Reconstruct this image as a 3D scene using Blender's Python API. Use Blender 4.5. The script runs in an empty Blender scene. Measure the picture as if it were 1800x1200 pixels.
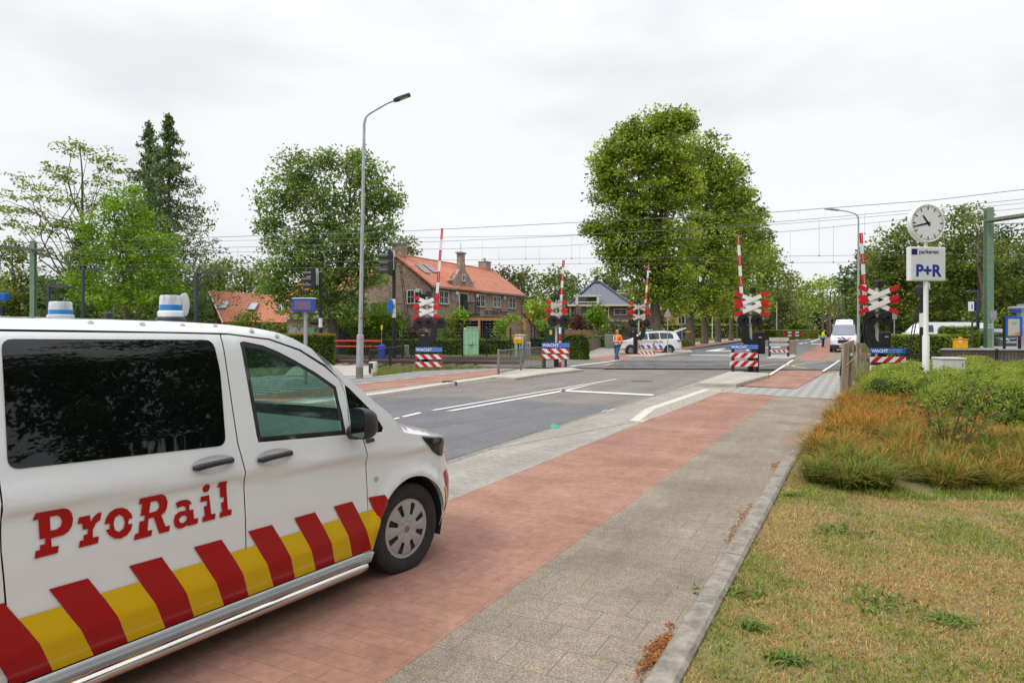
import bpy, math, random
import numpy as np
from mathutils import Vector, Matrix
from mathutils.geometry import delaunay_2d_cdt
R = math.radians
random.seed(7)
rng = np.random.default_rng(11)
S = bpy.context.scene
COL = S.collection
# ------------------------------------------------------------------ camera, sky, sun, exposure
FPX, CH, HY = 1200.0, 1.85, 577.0       # focal length in photo pixels, eye height, horizon row
cd = bpy.data.cameras.new("camera"); cam = bpy.data.objects.new("camera", cd); COL.objects.link(cam)
cam.location = (0, 0, CH); cam.rotation_euler = (R(90), 0, 0)
cd.sensor_width = 36; cd.lens = 24; cd.shift_y = -23 / 1800; cd.clip_start = .05; cd.clip_end = 4000
S.camera = cam
W = bpy.data.worlds.new("World"); S.world = W; W.use_nodes = True
nt = W.node_tree; nt.nodes.clear()
def nd(nt, t, **k):
    n = nt.nodes.new(t)
    for a, b in k.items():
        if a.startswith('i_'): n.inputs[a[2:].replace('_', ' ')].default_value = b
        else: setattr(n, a, b)
    return n
lk = nt.links.new
out = nd(nt, 'ShaderNodeOutputWorld'); bg = nd(nt, 'ShaderNodeBackground')
sky = nd(nt, 'ShaderNodeTexSky', sky_type='NISHITA', sun_disc=False, sun_elevation=R(55), sun_rotation=R(232))
sc_ = nd(nt, 'ShaderNodeVectorMath', operation='SCALE'); sc_.inputs['Scale'].default_value = 0.1
lk(sky.outputs[0], sc_.inputs[0])
geo = nd(nt, 'ShaderNodeTexCoord')
mp = nd(nt, 'ShaderNodeMapping'); mp.inputs['Scale'].default_value = (1.0, 1.0, 2.6)
lk(geo.outputs['Generated'], mp.inputs[0])
nz = nd(nt, 'ShaderNodeTexNoise'); nz.inputs['Scale'].default_value = 1.7; nz.inputs['Detail'].default_value = 5; nz.inputs['Roughness'].default_value = .5
lk(mp.outputs[0], nz.inputs['Vector'])
rp = nd(nt, 'ShaderNodeValToRGB')
rp.color_ramp.elements[0].position = .38; rp.color_ramp.elements[0].color = (.70, .715, .745, 1)
rp.color_ramp.elements[1].position = .60; rp.color_ramp.elements[1].color = (.93, .935, .95, 1)
lk(nz.outputs[0], rp.inputs[0])
sep = nd(nt, 'ShaderNodeSeparateXYZ'); lk(geo.outputs['Generated'], sep.inputs[0])
mr = nd(nt, 'ShaderNodeMapRange'); mr.inputs['From Min'].default_value = .35; mr.inputs['From Max'].default_value = 1; mr.inputs['To Min'].default_value = 1.0; mr.inputs['To Max'].default_value = 2.1
lk(sep.outputs[2], mr.inputs[0])
cl = nd(nt, 'ShaderNodeVectorMath', operation='SCALE'); lk(rp.outputs[0], cl.inputs[0]); lk(mr.outputs[0], cl.inputs['Scale'])
mx = nd(nt, 'ShaderNodeMix', data_type='RGBA'); mx.inputs[0].default_value = .93
lk(sc_.outputs[0], mx.inputs[6]); lk(cl.outputs[0], mx.inputs[7])
lk(mx.outputs[2], bg.inputs[0]); bg.inputs[1].default_value = 1.0; lk(bg.outputs[0], out.inputs[0])
sd = bpy.data.lights.new("sun", 'SUN'); sd.energy = 1.3; sd.angle = R(14); sd.color = (1, .965, .91)
sun = bpy.data.objects.new("sun", sd); COL.objects.link(sun)
sun.rotation_euler = (R(35), 0, R(-52)); sun['kind'] = 'structure'
S.view_settings.view_transform = 'Standard'; S.view_settings.look = 'None'; S.view_settings.exposure = 0.12
S.cycles.max_bounces = 6; S.cycles.transparent_max_bounces = 12
# ------------------------------------------------------------------ placing
def gx(px, py, z=0.0):
    Y = FPX * (CH - z) / (py - HY); return ((px - 900) / FPX * Y, Y)
def PP(px, py, Y): return ((px - 900) / FPX * Y, Y, CH - (py - HY) * Y / FPX)
def XX(px, Y): return (px - 900) / FPX * Y
def ZZ(py, Y): return CH - (py - HY) * Y / FPX
EX, EY = math.sin(R(27.3)), math.cos(R(27.3))
def RL(L, s): return (L * EY + s * EX, -L * EX + s * EY)      # road frame: L to the right, s along the road
# ------------------------------------------------------------------ materials
MC = {}
def mat(name, col, rough=.6, metal=0., var=.12, vs=6., spec=.5, bump=0., bs=40., attr=False, transl=0., stretch=None, col2=None, coat=0.):
    if name in MC: return MC[name]
    m = bpy.data.materials.new(name); m.use_nodes = True; t = m.node_tree; p = t.nodes['Principled BSDF']; L = t.links.new
    p.inputs['Roughness'].default_value = rough; p.inputs['Metallic'].default_value = metal
    p.inputs['Specular IOR Level'].default_value = spec
    if coat: p.inputs['Coat Weight'].default_value = coat; p.inputs['Coat Roughness'].default_value = .04
    tc = nd(t, 'ShaderNodeTexCoord'); mpn = nd(t, 'ShaderNodeMapping'); L(tc.outputs['Object'], mpn.inputs[0])
    if stretch: mpn.inputs['Scale'].default_value = stretch
    if attr:
        a = nd(t, 'ShaderNodeAttribute', attribute_name='Col'); base = a.outputs['Color']
    else:
        n = nd(t, 'ShaderNodeTexNoise'); n.inputs['Scale'].default_value = vs; n.inputs['Detail'].default_value = 4; n.inputs['Roughness'].default_value = .65
        L(mpn.outputs[0], n.inputs['Vector'])
        r = nd(t, 'ShaderNodeValToRGB'); r.color_ramp.elements[0].position = .3; r.color_ramp.elements[1].position = .7
        c2 = col2 or tuple(min(1, c * (1 + var)) for c in col)
        r.color_ramp.elements[0].color = tuple(c * (1 - var) for c in col) + (1,); r.color_ramp.elements[1].color = tuple(c2) + (1,)
        L(n.outputs[0], r.inputs[0]); base = r.outputs[0]
    L(base, p.inputs['Base Color'])
    if bump:
        bn = nd(t, 'ShaderNodeTexNoise'); bn.inputs['Scale'].default_value = bs; bn.inputs['Detail'].default_value = 3
        L(mpn.outputs[0], bn.inputs['Vector']); b = nd(t, 'ShaderNodeBump'); b.inputs['Strength'].default_value = bump; b.inputs['Distance'].default_value = .02
        L(bn.outputs[0], b.inputs['Height']); L(b.outputs[0], p.inputs['Normal'])
    if transl:
        tr = nd(t, 'ShaderNodeBsdfTranslucent'); mxs = nd(t, 'ShaderNodeMixShader'); mxs.inputs[0].default_value = transl
        L(base, tr.inputs[0]); L(p.outputs[0], mxs.inputs[1]); L(tr.outputs[0], mxs.inputs[2]); L(mxs.outputs[0], t.nodes['Material Output'].inputs[0])
    MC[name] = m; return m
def glassmat(name, tint, transp, rough=.02):
    if name in MC: return MC[name]
    m = bpy.data.materials.new(name); m.use_nodes = True; t = m.node_tree; L = t.links.new; t.nodes.remove(t.nodes['Principled BSDF'])
    g = nd(t, 'ShaderNodeBsdfGlossy'); g.inputs['Roughness'].default_value = rough; g.inputs[0].default_value = (1, 1, 1, 1)
    tr = nd(t, 'ShaderNodeBsdfTransparent'); tr.inputs[0].default_value = tint + (1,)
    d = nd(t, 'ShaderNodeBsdfDiffuse'); d.inputs[0].default_value = (.012, .014, .015, 1)
    m1 = nd(t, 'ShaderNodeMixShader'); m1.inputs[0].default_value = transp; L(d.outputs[0], m1.inputs[1]); L(tr.outputs[0], m1.inputs[2])
    f = nd(t, 'ShaderNodeFresnel'); f.inputs[0].default_value = 1.5
    m2 = nd(t, 'ShaderNodeMixShader'); L(f.outputs[0], m2.inputs[0]); L(m1.outputs[0], m2.inputs[1]); L(g.outputs[0], m2.inputs[2])
    L(m2.outputs[0], t.nodes['Material Output'].inputs[0]); MC[name] = m; return m
def groundmat(name, kind, c1, c2, cj=None, bw=.3, bh=.3, mortar=.004, off=.5, spk=.18, spks=260, rough=.85, rot=27.3, moss=False):
    """stone, tile or asphalt laid in the road's direction; speckle, large stains and joints"""
    m = bpy.data.materials.new(name); m.use_nodes = True; t = m.node_tree; L = t.links.new; p = t.nodes['Principled BSDF']
    p.inputs['Roughness'].default_value = rough; p.inputs['Specular IOR Level'].default_value = .3
    g = nd(t, 'ShaderNodeNewGeometry'); mpn = nd(t, 'ShaderNodeMapping'); mpn.inputs['Rotation'].default_value = (0, 0, R(rot))
    L(g.outputs['Position'], mpn.inputs[0])
    n1 = nd(t, 'ShaderNodeTexNoise'); n1.inputs['Scale'].default_value = .9; n1.inputs['Detail'].default_value = 6; n1.inputs['Roughness'].default_value = .6
    n2 = nd(t, 'ShaderNodeTexNoise'); n2.inputs['Scale'].default_value = spks; n2.inputs['Detail'].default_value = 2; n2.inputs['Roughness'].default_value = .8
    L(mpn.outputs[0], n1.inputs['Vector']); L(mpn.outputs[0], n2.inputs['Vector'])
    def mixc(f, a, b, bt='MIX'):
        x = nd(t, 'ShaderNodeMix', data_type='RGBA', blend_type=bt)
        for i, v in ((0, f), (6, a), (7, b)):
            if hasattr(v, 'links'): L(v, x.inputs[i])
            else: x.inputs[i].default_value = v if i == 0 else tuple(v) + (1,)
        return x.outputs[2]
    def ramp(o, a, b, ca, cb):
        r = nd(t, 'ShaderNodeValToRGB'); r.color_ramp.elements[0].position = a; r.color_ramp.elements[1].position = b
        r.color_ramp.elements[0].color = (ca,) * 3 + (1,); r.color_ramp.elements[1].color = (cb,) * 3 + (1,); L(o, r.inputs[0]); return r.outputs[0]
    base = mixc(ramp(n1.outputs[0], .35, .65, 0, 1), c1, c2)
    jf = None
    if kind == 'tile':
        b = nd(t, 'ShaderNodeTexBrick'); b.offset = off; b.inputs['Scale'].default_value = 1; b.inputs['Brick Width'].default_value = bw; b.inputs['Row Height'].default_value = bh
        b.inputs['Mortar Size'].default_value = mortar; b.inputs['Mortar Smooth'].default_value = .3
        b.inputs[1].default_value = (.93, .93, .93, 1); b.inputs[2].default_value = (1.07, 1.07, 1.07, 1); b.inputs[3].default_value = (1, 1, 1, 1)
        L(mpn.outputs[0], b.inputs['Vector'])
        base = mixc(1.0, base, b.outputs[0], 'MULTIPLY'); jf = b.outputs[1]
    sp = ramp(n2.outputs[0], .36, .66, 1 - spk, 1 + spk)
    base = mixc(1.0, base, sp, 'MULTIPLY')
    n3 = nd(t, 'ShaderNodeTexNoise'); n3.inputs['Scale'].default_value = 14; n3.inputs['Detail'].default_value = 5; L(mpn.outputs[0], n3.inputs['Vector'])
    base = mixc(1.0, base, ramp(n3.outputs[0], .35, .7, .9, 1.12), 'MULTIPLY')
    mp5 = nd(t, 'ShaderNodeMapping'); mp5.inputs['Scale'].default_value = (1.6, .09, 1); L(mpn.outputs[0], mp5.inputs[0])
    n5 = nd(t, 'ShaderNodeTexNoise'); n5.inputs['Scale'].default_value = 1; n5.inputs['Detail'].default_value = 5; n5.inputs['Roughness'].default_value = .6; L(mp5.outputs[0], n5.inputs['Vector'])
    base = mixc(1.0, base, ramp(n5.outputs[0], .33, .67, .88, 1.10), 'MULTIPLY')
    if jf is not None:
        cjj = cj
        if moss:
            n4 = nd(t, 'ShaderNodeTexNoise'); n4.inputs['Scale'].default_value = 5; L(mpn.outputs[0], n4.inputs['Vector'])
            cjj = mixc(ramp(n4.outputs[0], .55, .6, 0, 1), cj, (.2, .22, .03))
        base = mixc(jf, base, cjj)
    L(base, p.inputs['Base Color'])
    bp = nd(t, 'ShaderNodeBump'); bp.inputs['Strength'].default_value = .35; bp.inputs['Distance'].default_value = .004
    L(n2.outputs[0], bp.inputs['Height']); L(bp.outputs[0], p.inputs['Normal'])
    MC[name] = m; return m
# ------------------------------------------------------------------ mesh building
class MB:
    def __init__(s): s.v = []; s.f = []; s.mi = []; s.m = 0
    def add(s, vs, fs, M=None):
        b = len(s.v)
        s.v += [tuple(M @ Vector(v)) for v in vs] if M else [tuple(v) for v in vs]
        for f in fs: s.f.append(tuple(b + i for i in f)); s.mi.append(s.m)
        return s
    def box(s, c, d, rz=0., M=None, bev=0.):
        x, y, z = (k / 2 for k in d)
        if bev:
            b = min(bev, x * .9, y * .9, z * .9); vs = []
            prof = [(-z, b), (-z + b, 0), (z - b, 0), (z, b)]; n = 8
            for zz, ins in prof:
                xx, yy = x - ins, y - ins; q = b * .7
                for a_, b_ in ((xx, -yy + q), (xx, yy - q), (xx - q, yy), (-xx + q, yy), (-xx, yy - q), (-xx, -yy + q), (-xx + q, -yy), (xx - q, -yy)): vs.append((a_, b_, zz))
            fs = [tuple(reversed(range(8))), tuple(range(24, 32))] + [(i + j * 8, (i + 1) % 8 + j * 8, (i + 1) % 8 + j * 8 + 8, i + j * 8 + 8) for j in range(3) for i in range(8)]
        else:
            vs = [(sx * x, sy * y, sz * z) for sz in (-1, 1) for sx, sy in ((-1, -1), (1, -1), (1, 1), (-1, 1))]
            fs = [(3, 2, 1, 0), (4, 5, 6, 7), (0, 1, 5, 4), (1, 2, 6, 5), (2, 3, 7, 6), (3, 0, 4, 7)]
        T = Matrix.Translation(c) @ Matrix.Rotation(rz, 4, 'Z')
        return s.add(vs, fs, M @ T if M else T)
    def tube(s, pts, rad, n=10, cap=True, M=None):
        pts = [Vector(p) for p in pts]; rad = [rad] * len(pts) if not hasattr(rad, '__len__') else rad
        vs = []; fs = []; up = None
        for i, p in enumerate(pts):
            d = (pts[min(i + 1, len(pts) - 1)] - pts[max(i - 1, 0)]).normalized()
            if up is None: up = d.orthogonal().normalized()
            up = (up - d * up.dot(d)); up = up.normalized() if up.length > 1e-6 else d.orthogonal().normalized()
            w = d.cross(up)
            for k in range(n):
                a = 2 * math.pi * k / n; vs.append(p + (up * math.cos(a) + w * math.sin(a)) * rad[i])
        for i in range(len(pts) - 1):
            for k in range(n):
                k2 = (k + 1) % n; fs.append((i * n + k, i * n + k2, (i + 1) * n + k2, (i + 1) * n + k))
        if cap: fs += [tuple(reversed(range(n))), tuple((len(pts) - 1) * n + k for k in range(n))]
        return s.add(vs, fs, M)
    def lathe(s, prof, n=24, c=(0, 0, 0), axis=None, M=None):
        vs = []; fs = []
        for r, z in prof:
            for k in range(n): a = 2 * math.pi * k / n; vs.append((r * math.cos(a), r * math.sin(a), z))
        for i in range(len(prof) - 1):
            for k in range(n): k2 = (k + 1) % n; fs.append((i * n + k, i * n + k2, (i + 1) * n + k2, (i + 1) * n + k))
        fs += [tuple(reversed(range(n))), tuple((len(prof) - 1) * n + k for k in range(n))]
        T = Matrix.Translation(c)
        if axis is not None: T = T @ Vector((0, 0, 1)).rotation_difference(Vector(axis)).to_matrix().to_4x4()
        return s.add(vs, fs, M @ T if M else T)
    def prism(s, poly, z0, z1, M=None):
        n = len(poly); z0 = [z0] * n if not hasattr(z0, '__len__') else z0; z1 = [z1] * n if not hasattr(z1, '__len__') else z1
        vs = [(p[0], p[1], z0[i]) for i, p in enumerate(poly)] + [(p[0], p[1], z1[i]) for i, p in enumerate(poly)]
        fs = [tuple(reversed(range(n))), tuple(range(n, 2 * n))] + [(i, (i + 1) % n, (i + 1) % n + n, i + n) for i in range(n)]
        return s.add(vs, fs, M)
    def plate(s, poly, y0, y1, M=None):          # polygon in x,z extruded along y
        n = len(poly); vs = [(p[0], y0, p[1]) for p in poly] + [(p[0], y1, p[1]) for p in poly]
        fs = [tuple(range(n)), tuple(reversed(range(n, 2 * n)))] + [((i + 1) % n, i, i + n, (i + 1) % n + n) for i in range(n)]
        return s.add(vs, fs, M)
    def build(s, name, ms, parent=None, smooth=False, loc=None):
        me = bpy.data.meshes.new(name); me.from_pydata(s.v, [], s.f)
        ms = ms if isinstance(ms, (list, tuple)) else [ms]
        for m in ms: me.materials.append(m)
        if len(ms) > 1: me.polygons.foreach_set('material_index', s.mi)
        if smooth: me.polygons.foreach_set('use_smooth', [True] * len(me.polygons)); 
        me.validate(); me.update()
        if smooth: me.set_sharp_from_angle(angle=R(38))
        o = bpy.data.objects.new(name, me); COL.objects.link(o)
        if parent: o.parent = parent
        if loc: o.location = loc
        return o
def tag(o, label=None, cat=None, group=None, kind=None):
    if label: o['label'] = label
    if cat: o['category'] = cat
    if group: o['group'] = group
    if kind: o['kind'] = kind
    return o
def thing(name, label, cat, loc=(0, 0, 0), rz=0., group=None):
    o = bpy.data.objects.new(name, None); COL.objects.link(o); o.location = (loc[0], loc[1], loc[2] if len(loc) > 2 else 0); o.rotation_euler = (0, 0, rz)
    o.empty_display_size = .2
    return tag(o, label, cat, group)
KIDS = {}
def copy_tree(o, label=None, loc=None, rz=None, parent=None, scale=None):
    c = o.copy(); COL.objects.link(c)
    if parent: c.parent = parent
    for ch in [x for x in COL.objects if x.parent == o]: copy_tree(ch, parent=c)
    if label: c['label'] = label
    if loc: c.location = (loc[0], loc[1], loc[2] if len(loc) > 2 else 0)
    if rz is not None: c.rotation_euler = (0, 0, rz)
    if scale: c.scale = (scale,) * 3 if not hasattr(scale, '__len__') else scale
    return c
def text(name, body, size, mtl, parent, loc, rot=(R(90), 0, 0), align='LEFT', ext=.002, shear=0., bold=0.0):
    c = bpy.data.curves.new(name, 'FONT'); c.body = body; c.size = size; c.align_x = align; c.extrude = ext; c.shear = shear; c.offset = bold; c.resolution_u = 3
    o = bpy.data.objects.new(name, c); COL.objects.link(o)
    dg_ = bpy.context.evaluated_depsgraph_get(); dg_.update()
    me = bpy.data.meshes.new_from_object(o.evaluated_get(dg_)); bpy.data.objects.remove(o); bpy.data.curves.remove(c)
    me.name = name; me.materials.clear(); me.materials.append(mtl)
    o = bpy.data.objects.new(name, me); COL.objects.link(o); o.location = loc; o.rotation_euler = rot
    if parent: o.parent = parent
    return o
# ------------------------------------------------------------------ common materials
M_steel = mat('galvanised steel', (.42, .44, .46), .45, .5, .15, 3)
M_grey = mat('grey paint', (.33, .34, .36), .5)
M_black = mat('black paint', (.012, .013, .015), .45, var=.3)
M_dark = mat('dark grey paint', (.035, .04, .045), .5, var=.25)
M_white = mat('white paint', (.78, .78, .77), .4, var=.05)
M_red = mat('signal red', (.56, .012, .018), .4, var=.08)
M_blue = mat('sign blue', (.005, .11, .52), .4, var=.06)
M_yellow = mat('yellow paint', (.75, .5, .01), .45, var=.1)
M_green = mat('catenary green paint', (.17, .27, .19), .55, var=.2)
M_navy = mat('navy paint', (.01, .02, .14), .4)
M_beige = mat('weathered white back', (.5, .47, .42), .7, var=.2)
M_lens = mat('dark red lens', (.06, .006, .006), .1)
M_conc = mat('concrete', (.42, .39, .34), .85, var=.22, vs=5, bump=.3)
M_wood = mat('weathered wood', (.31, .24, .18), .85, var=.4, vs=9, stretch=(1, 1, .12), bump=.5)
M_bark = mat('bark', (.12, .095, .07), .9, var=.4, vs=5, bump=.6, bs=12, stretch=(1, 1, .35))
M_leaf = mat('leaves', (0, 0, 0), .5, attr=True, transl=.42, spec=.3)
M_blade = mat('grass blades', (0, 0, 0), .6, attr=True, transl=.3, spec=.2)
# ------------------------------------------------------------------ foliage engine
def quads(name, c, n, up, w, h, cols, mtl, parent=None, shape='leaf'):
    """c centres, n,up unit vectors (N,3), w,h sizes (N,), cols (N,3): one leaf-shaped face each"""
    N = len(c); t = np.cross(n, up); t /= np.linalg.norm(t, axis=1)[:, None] + 1e-9
    w = w[:, None]; h = h[:, None]
    if shape == 'leaf': k = [(0, -.5), (.5, -.05), (0, .5), (-.5, -.05)]
    else: k = [(-.5, 0), (.5, 0), (.12, 1), (-.12, 1)]
    V = np.stack([c + t * w * a + up * h * b for a, b in k], 1).reshape(-1, 3)
    me = bpy.data.meshes.new(name); me.vertices.add(4 * N); me.vertices.foreach_set('co', V.astype(np.float32).ravel())
    me.loops.add(4 * N); me.loops.foreach_set('vertex_index', np.arange(4 * N, dtype=np.int32))
    me.polygons.add(N); me.polygons.foreach_set('loop_start', np.arange(0, 4 * N, 4, dtype=np.int32))
    me.update(calc_edges=True)
    at = me.color_attributes.new('Col', 'FLOAT_COLOR', 'POINT')
    cc = np.repeat(np.concatenate([np.clip(cols, 0, 1), np.ones((N, 1))], 1), 4, 0); at.data.foreach_set('color', cc.astype(np.float32).ravel())
    me.materials.append(mtl); o = bpy.data.objects.new(name, me); COL.objects.link(o)
    if parent: o.parent = parent
    return o
DM = 4.4
def rdir(N):
    v = rng.normal(size=(N, 3)); return v / np.linalg.norm(v, axis=1)[:, None]
def crown_pts(blobs, dens, leaves, cr, origin, fill=.5, flat=.6):
    """leaf centres in clumps spread through ellipsoid blobs [(centre),(radii)]"""
    P = []; K = []; k = 0
    for c, r in blobs:
        c = np.array(c); r = np.array(r); n = max(8, int(dens * DM * (r[0] * r[2]) / (cr * cr)))
        d = rdir(n); rad = rng.random(n) ** fill; cc = c + d * (rad * rng.uniform(.88, 1.12, n))[:, None] * r * .95
        tint = rng.random(n)
        for i in range(n):
            s = cr * rng.uniform(.6, 1.25); q = np.clip(rng.normal(size=(leaves, 3)), -1.5, 1.5) * (s * .5, s * .5, s * .5 * flat); q[:, 2] -= .25 * (q[:, 0] ** 2 + q[:, 1] ** 2) / s
            P.append(cc[i] + q); K.append(np.full(leaves, tint[i]))
    return np.concatenate(P) - np.array(origin), np.concatenate(K)
def foliage(name, P, K, size, pal, parent, up=.4, droop=0.):
    N = len(P); n = rdir(N); n[:, 2] = np.abs(n[:, 2]) + up; n /= np.linalg.norm(n, axis=1)[:, None]
    u = rdir(N); u[:, 2] -= droop; u -= n * (u * n).sum(1)[:, None]; u /= np.linalg.norm(u, axis=1)[:, None] + 1e-9
    pal = np.array(pal); t = np.clip(K * .75 + rng.random(N) * .35, 0, .999) * (len(pal) - 1); i = t.astype(int); f = (t - i)[:, None]
    cols = (pal[i] * (1 - f) + pal[np.minimum(i + 1, len(pal) - 1)] * f) * rng.uniform(.8, 1.2, (N, 1))
    s = size * rng.uniform(.65, 1.3, N)
    return quads(name, P, n, u, s * .72, s * 1.2, cols, M_leaf, parent)
def bend(a, b, sag=.12, n=5, j=.06):
    a = np.array(a, float); b = np.array(b, float); L = np.linalg.norm(b - a); p = []
    for i in range(n + 1):
        t = i / n; q = a * (1 - t) + b * t; q[2] += sag * L * math.sin(math.pi * t) * (1 if t < 1 else 0)
        if 0 < i < n: q += rng.normal(size=3) * j * L * .5
        p.append(tuple(q))
    return p
PAL = dict(lime=[(.06, .105, .012), (.13, .2, .02), (.2, .275, .028)], linden=[(.034, .066, .012), (.09, .15, .018), (.21, .275, .035)],
           dark=[(.02, .04, .014), (.04, .07, .018), (.07, .11, .022)], mid=[(.028, .055, .012), (.07, .115, .02), (.15, .2, .035)],
           fir=[(.025, .045, .02), (.05, .08, .028), (.09, .12, .035)], pine=[(.04, .05, .02), (.07, .08, .03), (.11, .11, .045)],
           chest=[(.035, .06, .016), (.07, .105, .024), (.12, .165, .035), (.3, .27, .12)], bright=[(.07, .13, .01), (.14, .22, .015), (.23, .31, .02)],
           locust=[(.05, .08, .015), (.1, .15, .02), (.17, .21, .03)], olive=[(.07, .085, .025), (.12, .13, .035), (.18, .18, .06)],
           hedge=[(.03, .06, .01), (.07, .12, .012), (.14, .19, .015)], purple=[(.04, .015, .015), (.08, .03, .025), (.12, .05, .03)])
PK = dict(lime=1.5, linden=2.05, dark=1.9, mid=1.75, fir=2.5, pine=1.8, chest=2.4, bright=1.45, locust=2.1, olive=1.6, hedge=1.7, purple=1.5)
PAL = {k: [tuple(c * PK[k] * (1.3 if j == 0 and k in ('linden', 'mid', 'lime') else 1.12 if j == 1 and k in ('linden', 'mid', 'chest', 'bright') else 1) for j, c in enumerate(q)) if q[0] < .25 else q for q in v] for k, v in PAL.items()}
def tree(name, label, Y, base_px, blobs, pal, trunk_r, group=None, dens=2.2, leaves=26, cr=None, size=None, dz=1.0, fork=None, bz=None, lean_px=None, fill=.5, flat=.6, limbs=True, cat='tree', depth=None, up=.4):
    """blobs as (px,py,rx,ry) in the photo at distance Y (+ optional dy): real ellipsoids of that size"""
    k = Y / FPX; X0 = XX(base_px, Y); t = thing(name, label, cat, (X0, Y), 0, group)
    B = []
    for b in blobs:
        px, py, rx, ry = b[:4]; dy = b[4] if len(b) > 4 else 0.
        B.append(((XX(px, Y), Y + dy, ZZ(py, Y)), (rx * k, (depth or (rx + ry) / 2 * dz * k), ry * k)))
    top = max(c[2] + r[2] * .5 for c, r in B); low = min(c[2] - r[2] for c, r in B)
    size = size or max(.12, Y * .0042); cr = cr or size * 3.6
    P, K = crown_pts(B, dens, leaves, cr, (X0, Y, 0), fill, flat)
    crown = foliage('crown', P, K, size, PAL[pal] if isinstance(pal, str) else pal, t, up=up)
    tb = MB(); fk = fork or max(1.2, low + (top - low) * .25)
    tx = (XX(lean_px, Y) - X0) if lean_px else 0
    tp = [(0, 0, -.1), (tx * .2 + trunk_r * .2, 0, fk * .4), (tx * .7, 0, fk)]
    main = max(B, key=lambda q: q[0][2] + q[1][2]); mc = (main[0][0] - X0, main[0][1] - Y, main[0][2] + main[1][2] * .5)
    tp2 = bend(tp[-1], mc, .0, 5, .03)
    tb.tube(tp + tp2[1:], [trunk_r * 1.25, trunk_r, trunk_r * .85] + [trunk_r * .62 * (1 - .17 * i) for i in range(1, 6)], 9)
    if limbs:
        for c, r in B:
            for _ in range(2):
                d = rdir(1)[0]; e = (c[0] - X0 + d[0] * r[0] * .7, c[1] - Y + d[1] * r[1] * .7, c[2] + abs(d[2]) * r[2] * .4)
                s0 = Vector(tp[-1]).lerp(Vector(mc), rng.uniform(0, .55)); rr = trunk_r * rng.uniform(.14, .28)
                tb.tube(bend(s0, e, .05, 5, .1), [rr * (1 - .16 * i) for i in range(6)], 6)
    tb.build('trunk', M_bark, t, smooth=True)
    return t
def shrub(name, label, Y, base_px, blobs, pal, group=None, cat='shrub', size=None, dens=3, leaves=26, depth=None, fill=.4, cr=None, up=.4):
    k = Y / FPX; X0 = XX(base_px, Y); t = thing(name, label, cat, (X0, Y), 0, group); B = []
    for b in blobs:
        px, py, rx, ry = b[:4]; dy = b[4] if len(b) > 4 else 0.
        B.append(((XX(px, Y), Y + dy, ZZ(py, Y)), (rx * k, depth or rx * k, ry * k)))
    size = size or max(.06, Y * .0035)
    P, K = crown_pts(B, dens, leaves, cr or size * 3.2, (X0, Y, 0), fill); P[:, 2] = np.abs(P[:, 2])
    foliage('leaf_mass', P, K, size, PAL[pal] if isinstance(pal, str) else pal, t, up=up)
    sb = MB()
    for c, r in B:
        for _ in range(3): e = (c[0] - X0 + rng.uniform(-.5, .5) * r[0], c[1] - Y, c[2] + r[2] * .2); sb.tube(bend((rng.uniform(-.1, .1), 0, 0), e, .03, 3, .08), [.03, .025, .02, .012], 5)
    sb.build('stems', M_bark, t, smooth=True)
    return t
# ================================================================== ground
def sheet(name, pts, z, mtl, kind='structure', th=None):
    mb = MB(); n = len(pts)
    if th: mb.prism(pts, z - th, z)
    else: mb.add([(p[0], p[1], z) for p in pts], [tuple(range(n))])
    o = mb.build(name, mtl)
    # keep faces up
    if o.data.polygons[0].normal.z < 0 and not th: o.data.flip_normals()
    return tag(o, kind=kind)
def ppx(l, z=0.): return [gx(a, b, z) for a, b in l]
G_dirt = mat('dry lawn soil', (.30, .22, .095), .95, var=.3, vs=2.3, col2=(.22, .21, .065), bump=.5)
G_meadow = mat('distant meadow', (.12, .13, .04), .95, var=.3, vs=.2, col2=(.2, .17, .08))
A_dark = groundmat('dark asphalt', 'asph', (.145, .147, .152), (.175, .175, .177), spk=.3, spks=120)
A_brown = groundmat('old brown asphalt', 'asph', (.19, .17, .155), (.24, .215, .19), spk=.4, spks=90)
T_red = groundmat('red path tiles', 'tile', (.295, .15, .108), (.39, .22, .162), (.19, .10, .075), .3, .15, .0022, spk=.22, spks=190)
T_grey = groundmat('grey path tiles', 'tile', (.215, .176, .138), (.31, .257, .2), (.15, .13, .1), .3, .3, .0036, spk=.42, spks=75, moss=True)
T_light = groundmat('light grey pavers', 'tile', (.31, .29, .255), (.38, .36, .32), (.2, .185, .16), .2, .1, .003, spk=.22)
T_beige = groundmat('light concrete paving', 'tile', (.42, .38, .32), (.5, .46, .4), (.3, .27, .22), .5, .5, .004, spk=.2)
T_band = groundmat('crossing slabs', 'tile', (.10, .105, .115), (.16, .155, .15), (.05, .05, .05), 3.0, 1.4, .02, spk=.2, rot=9.2)
M_line = mat('road marking white', (.74, .74, .72), .7, var=.15, vs=12)
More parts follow.
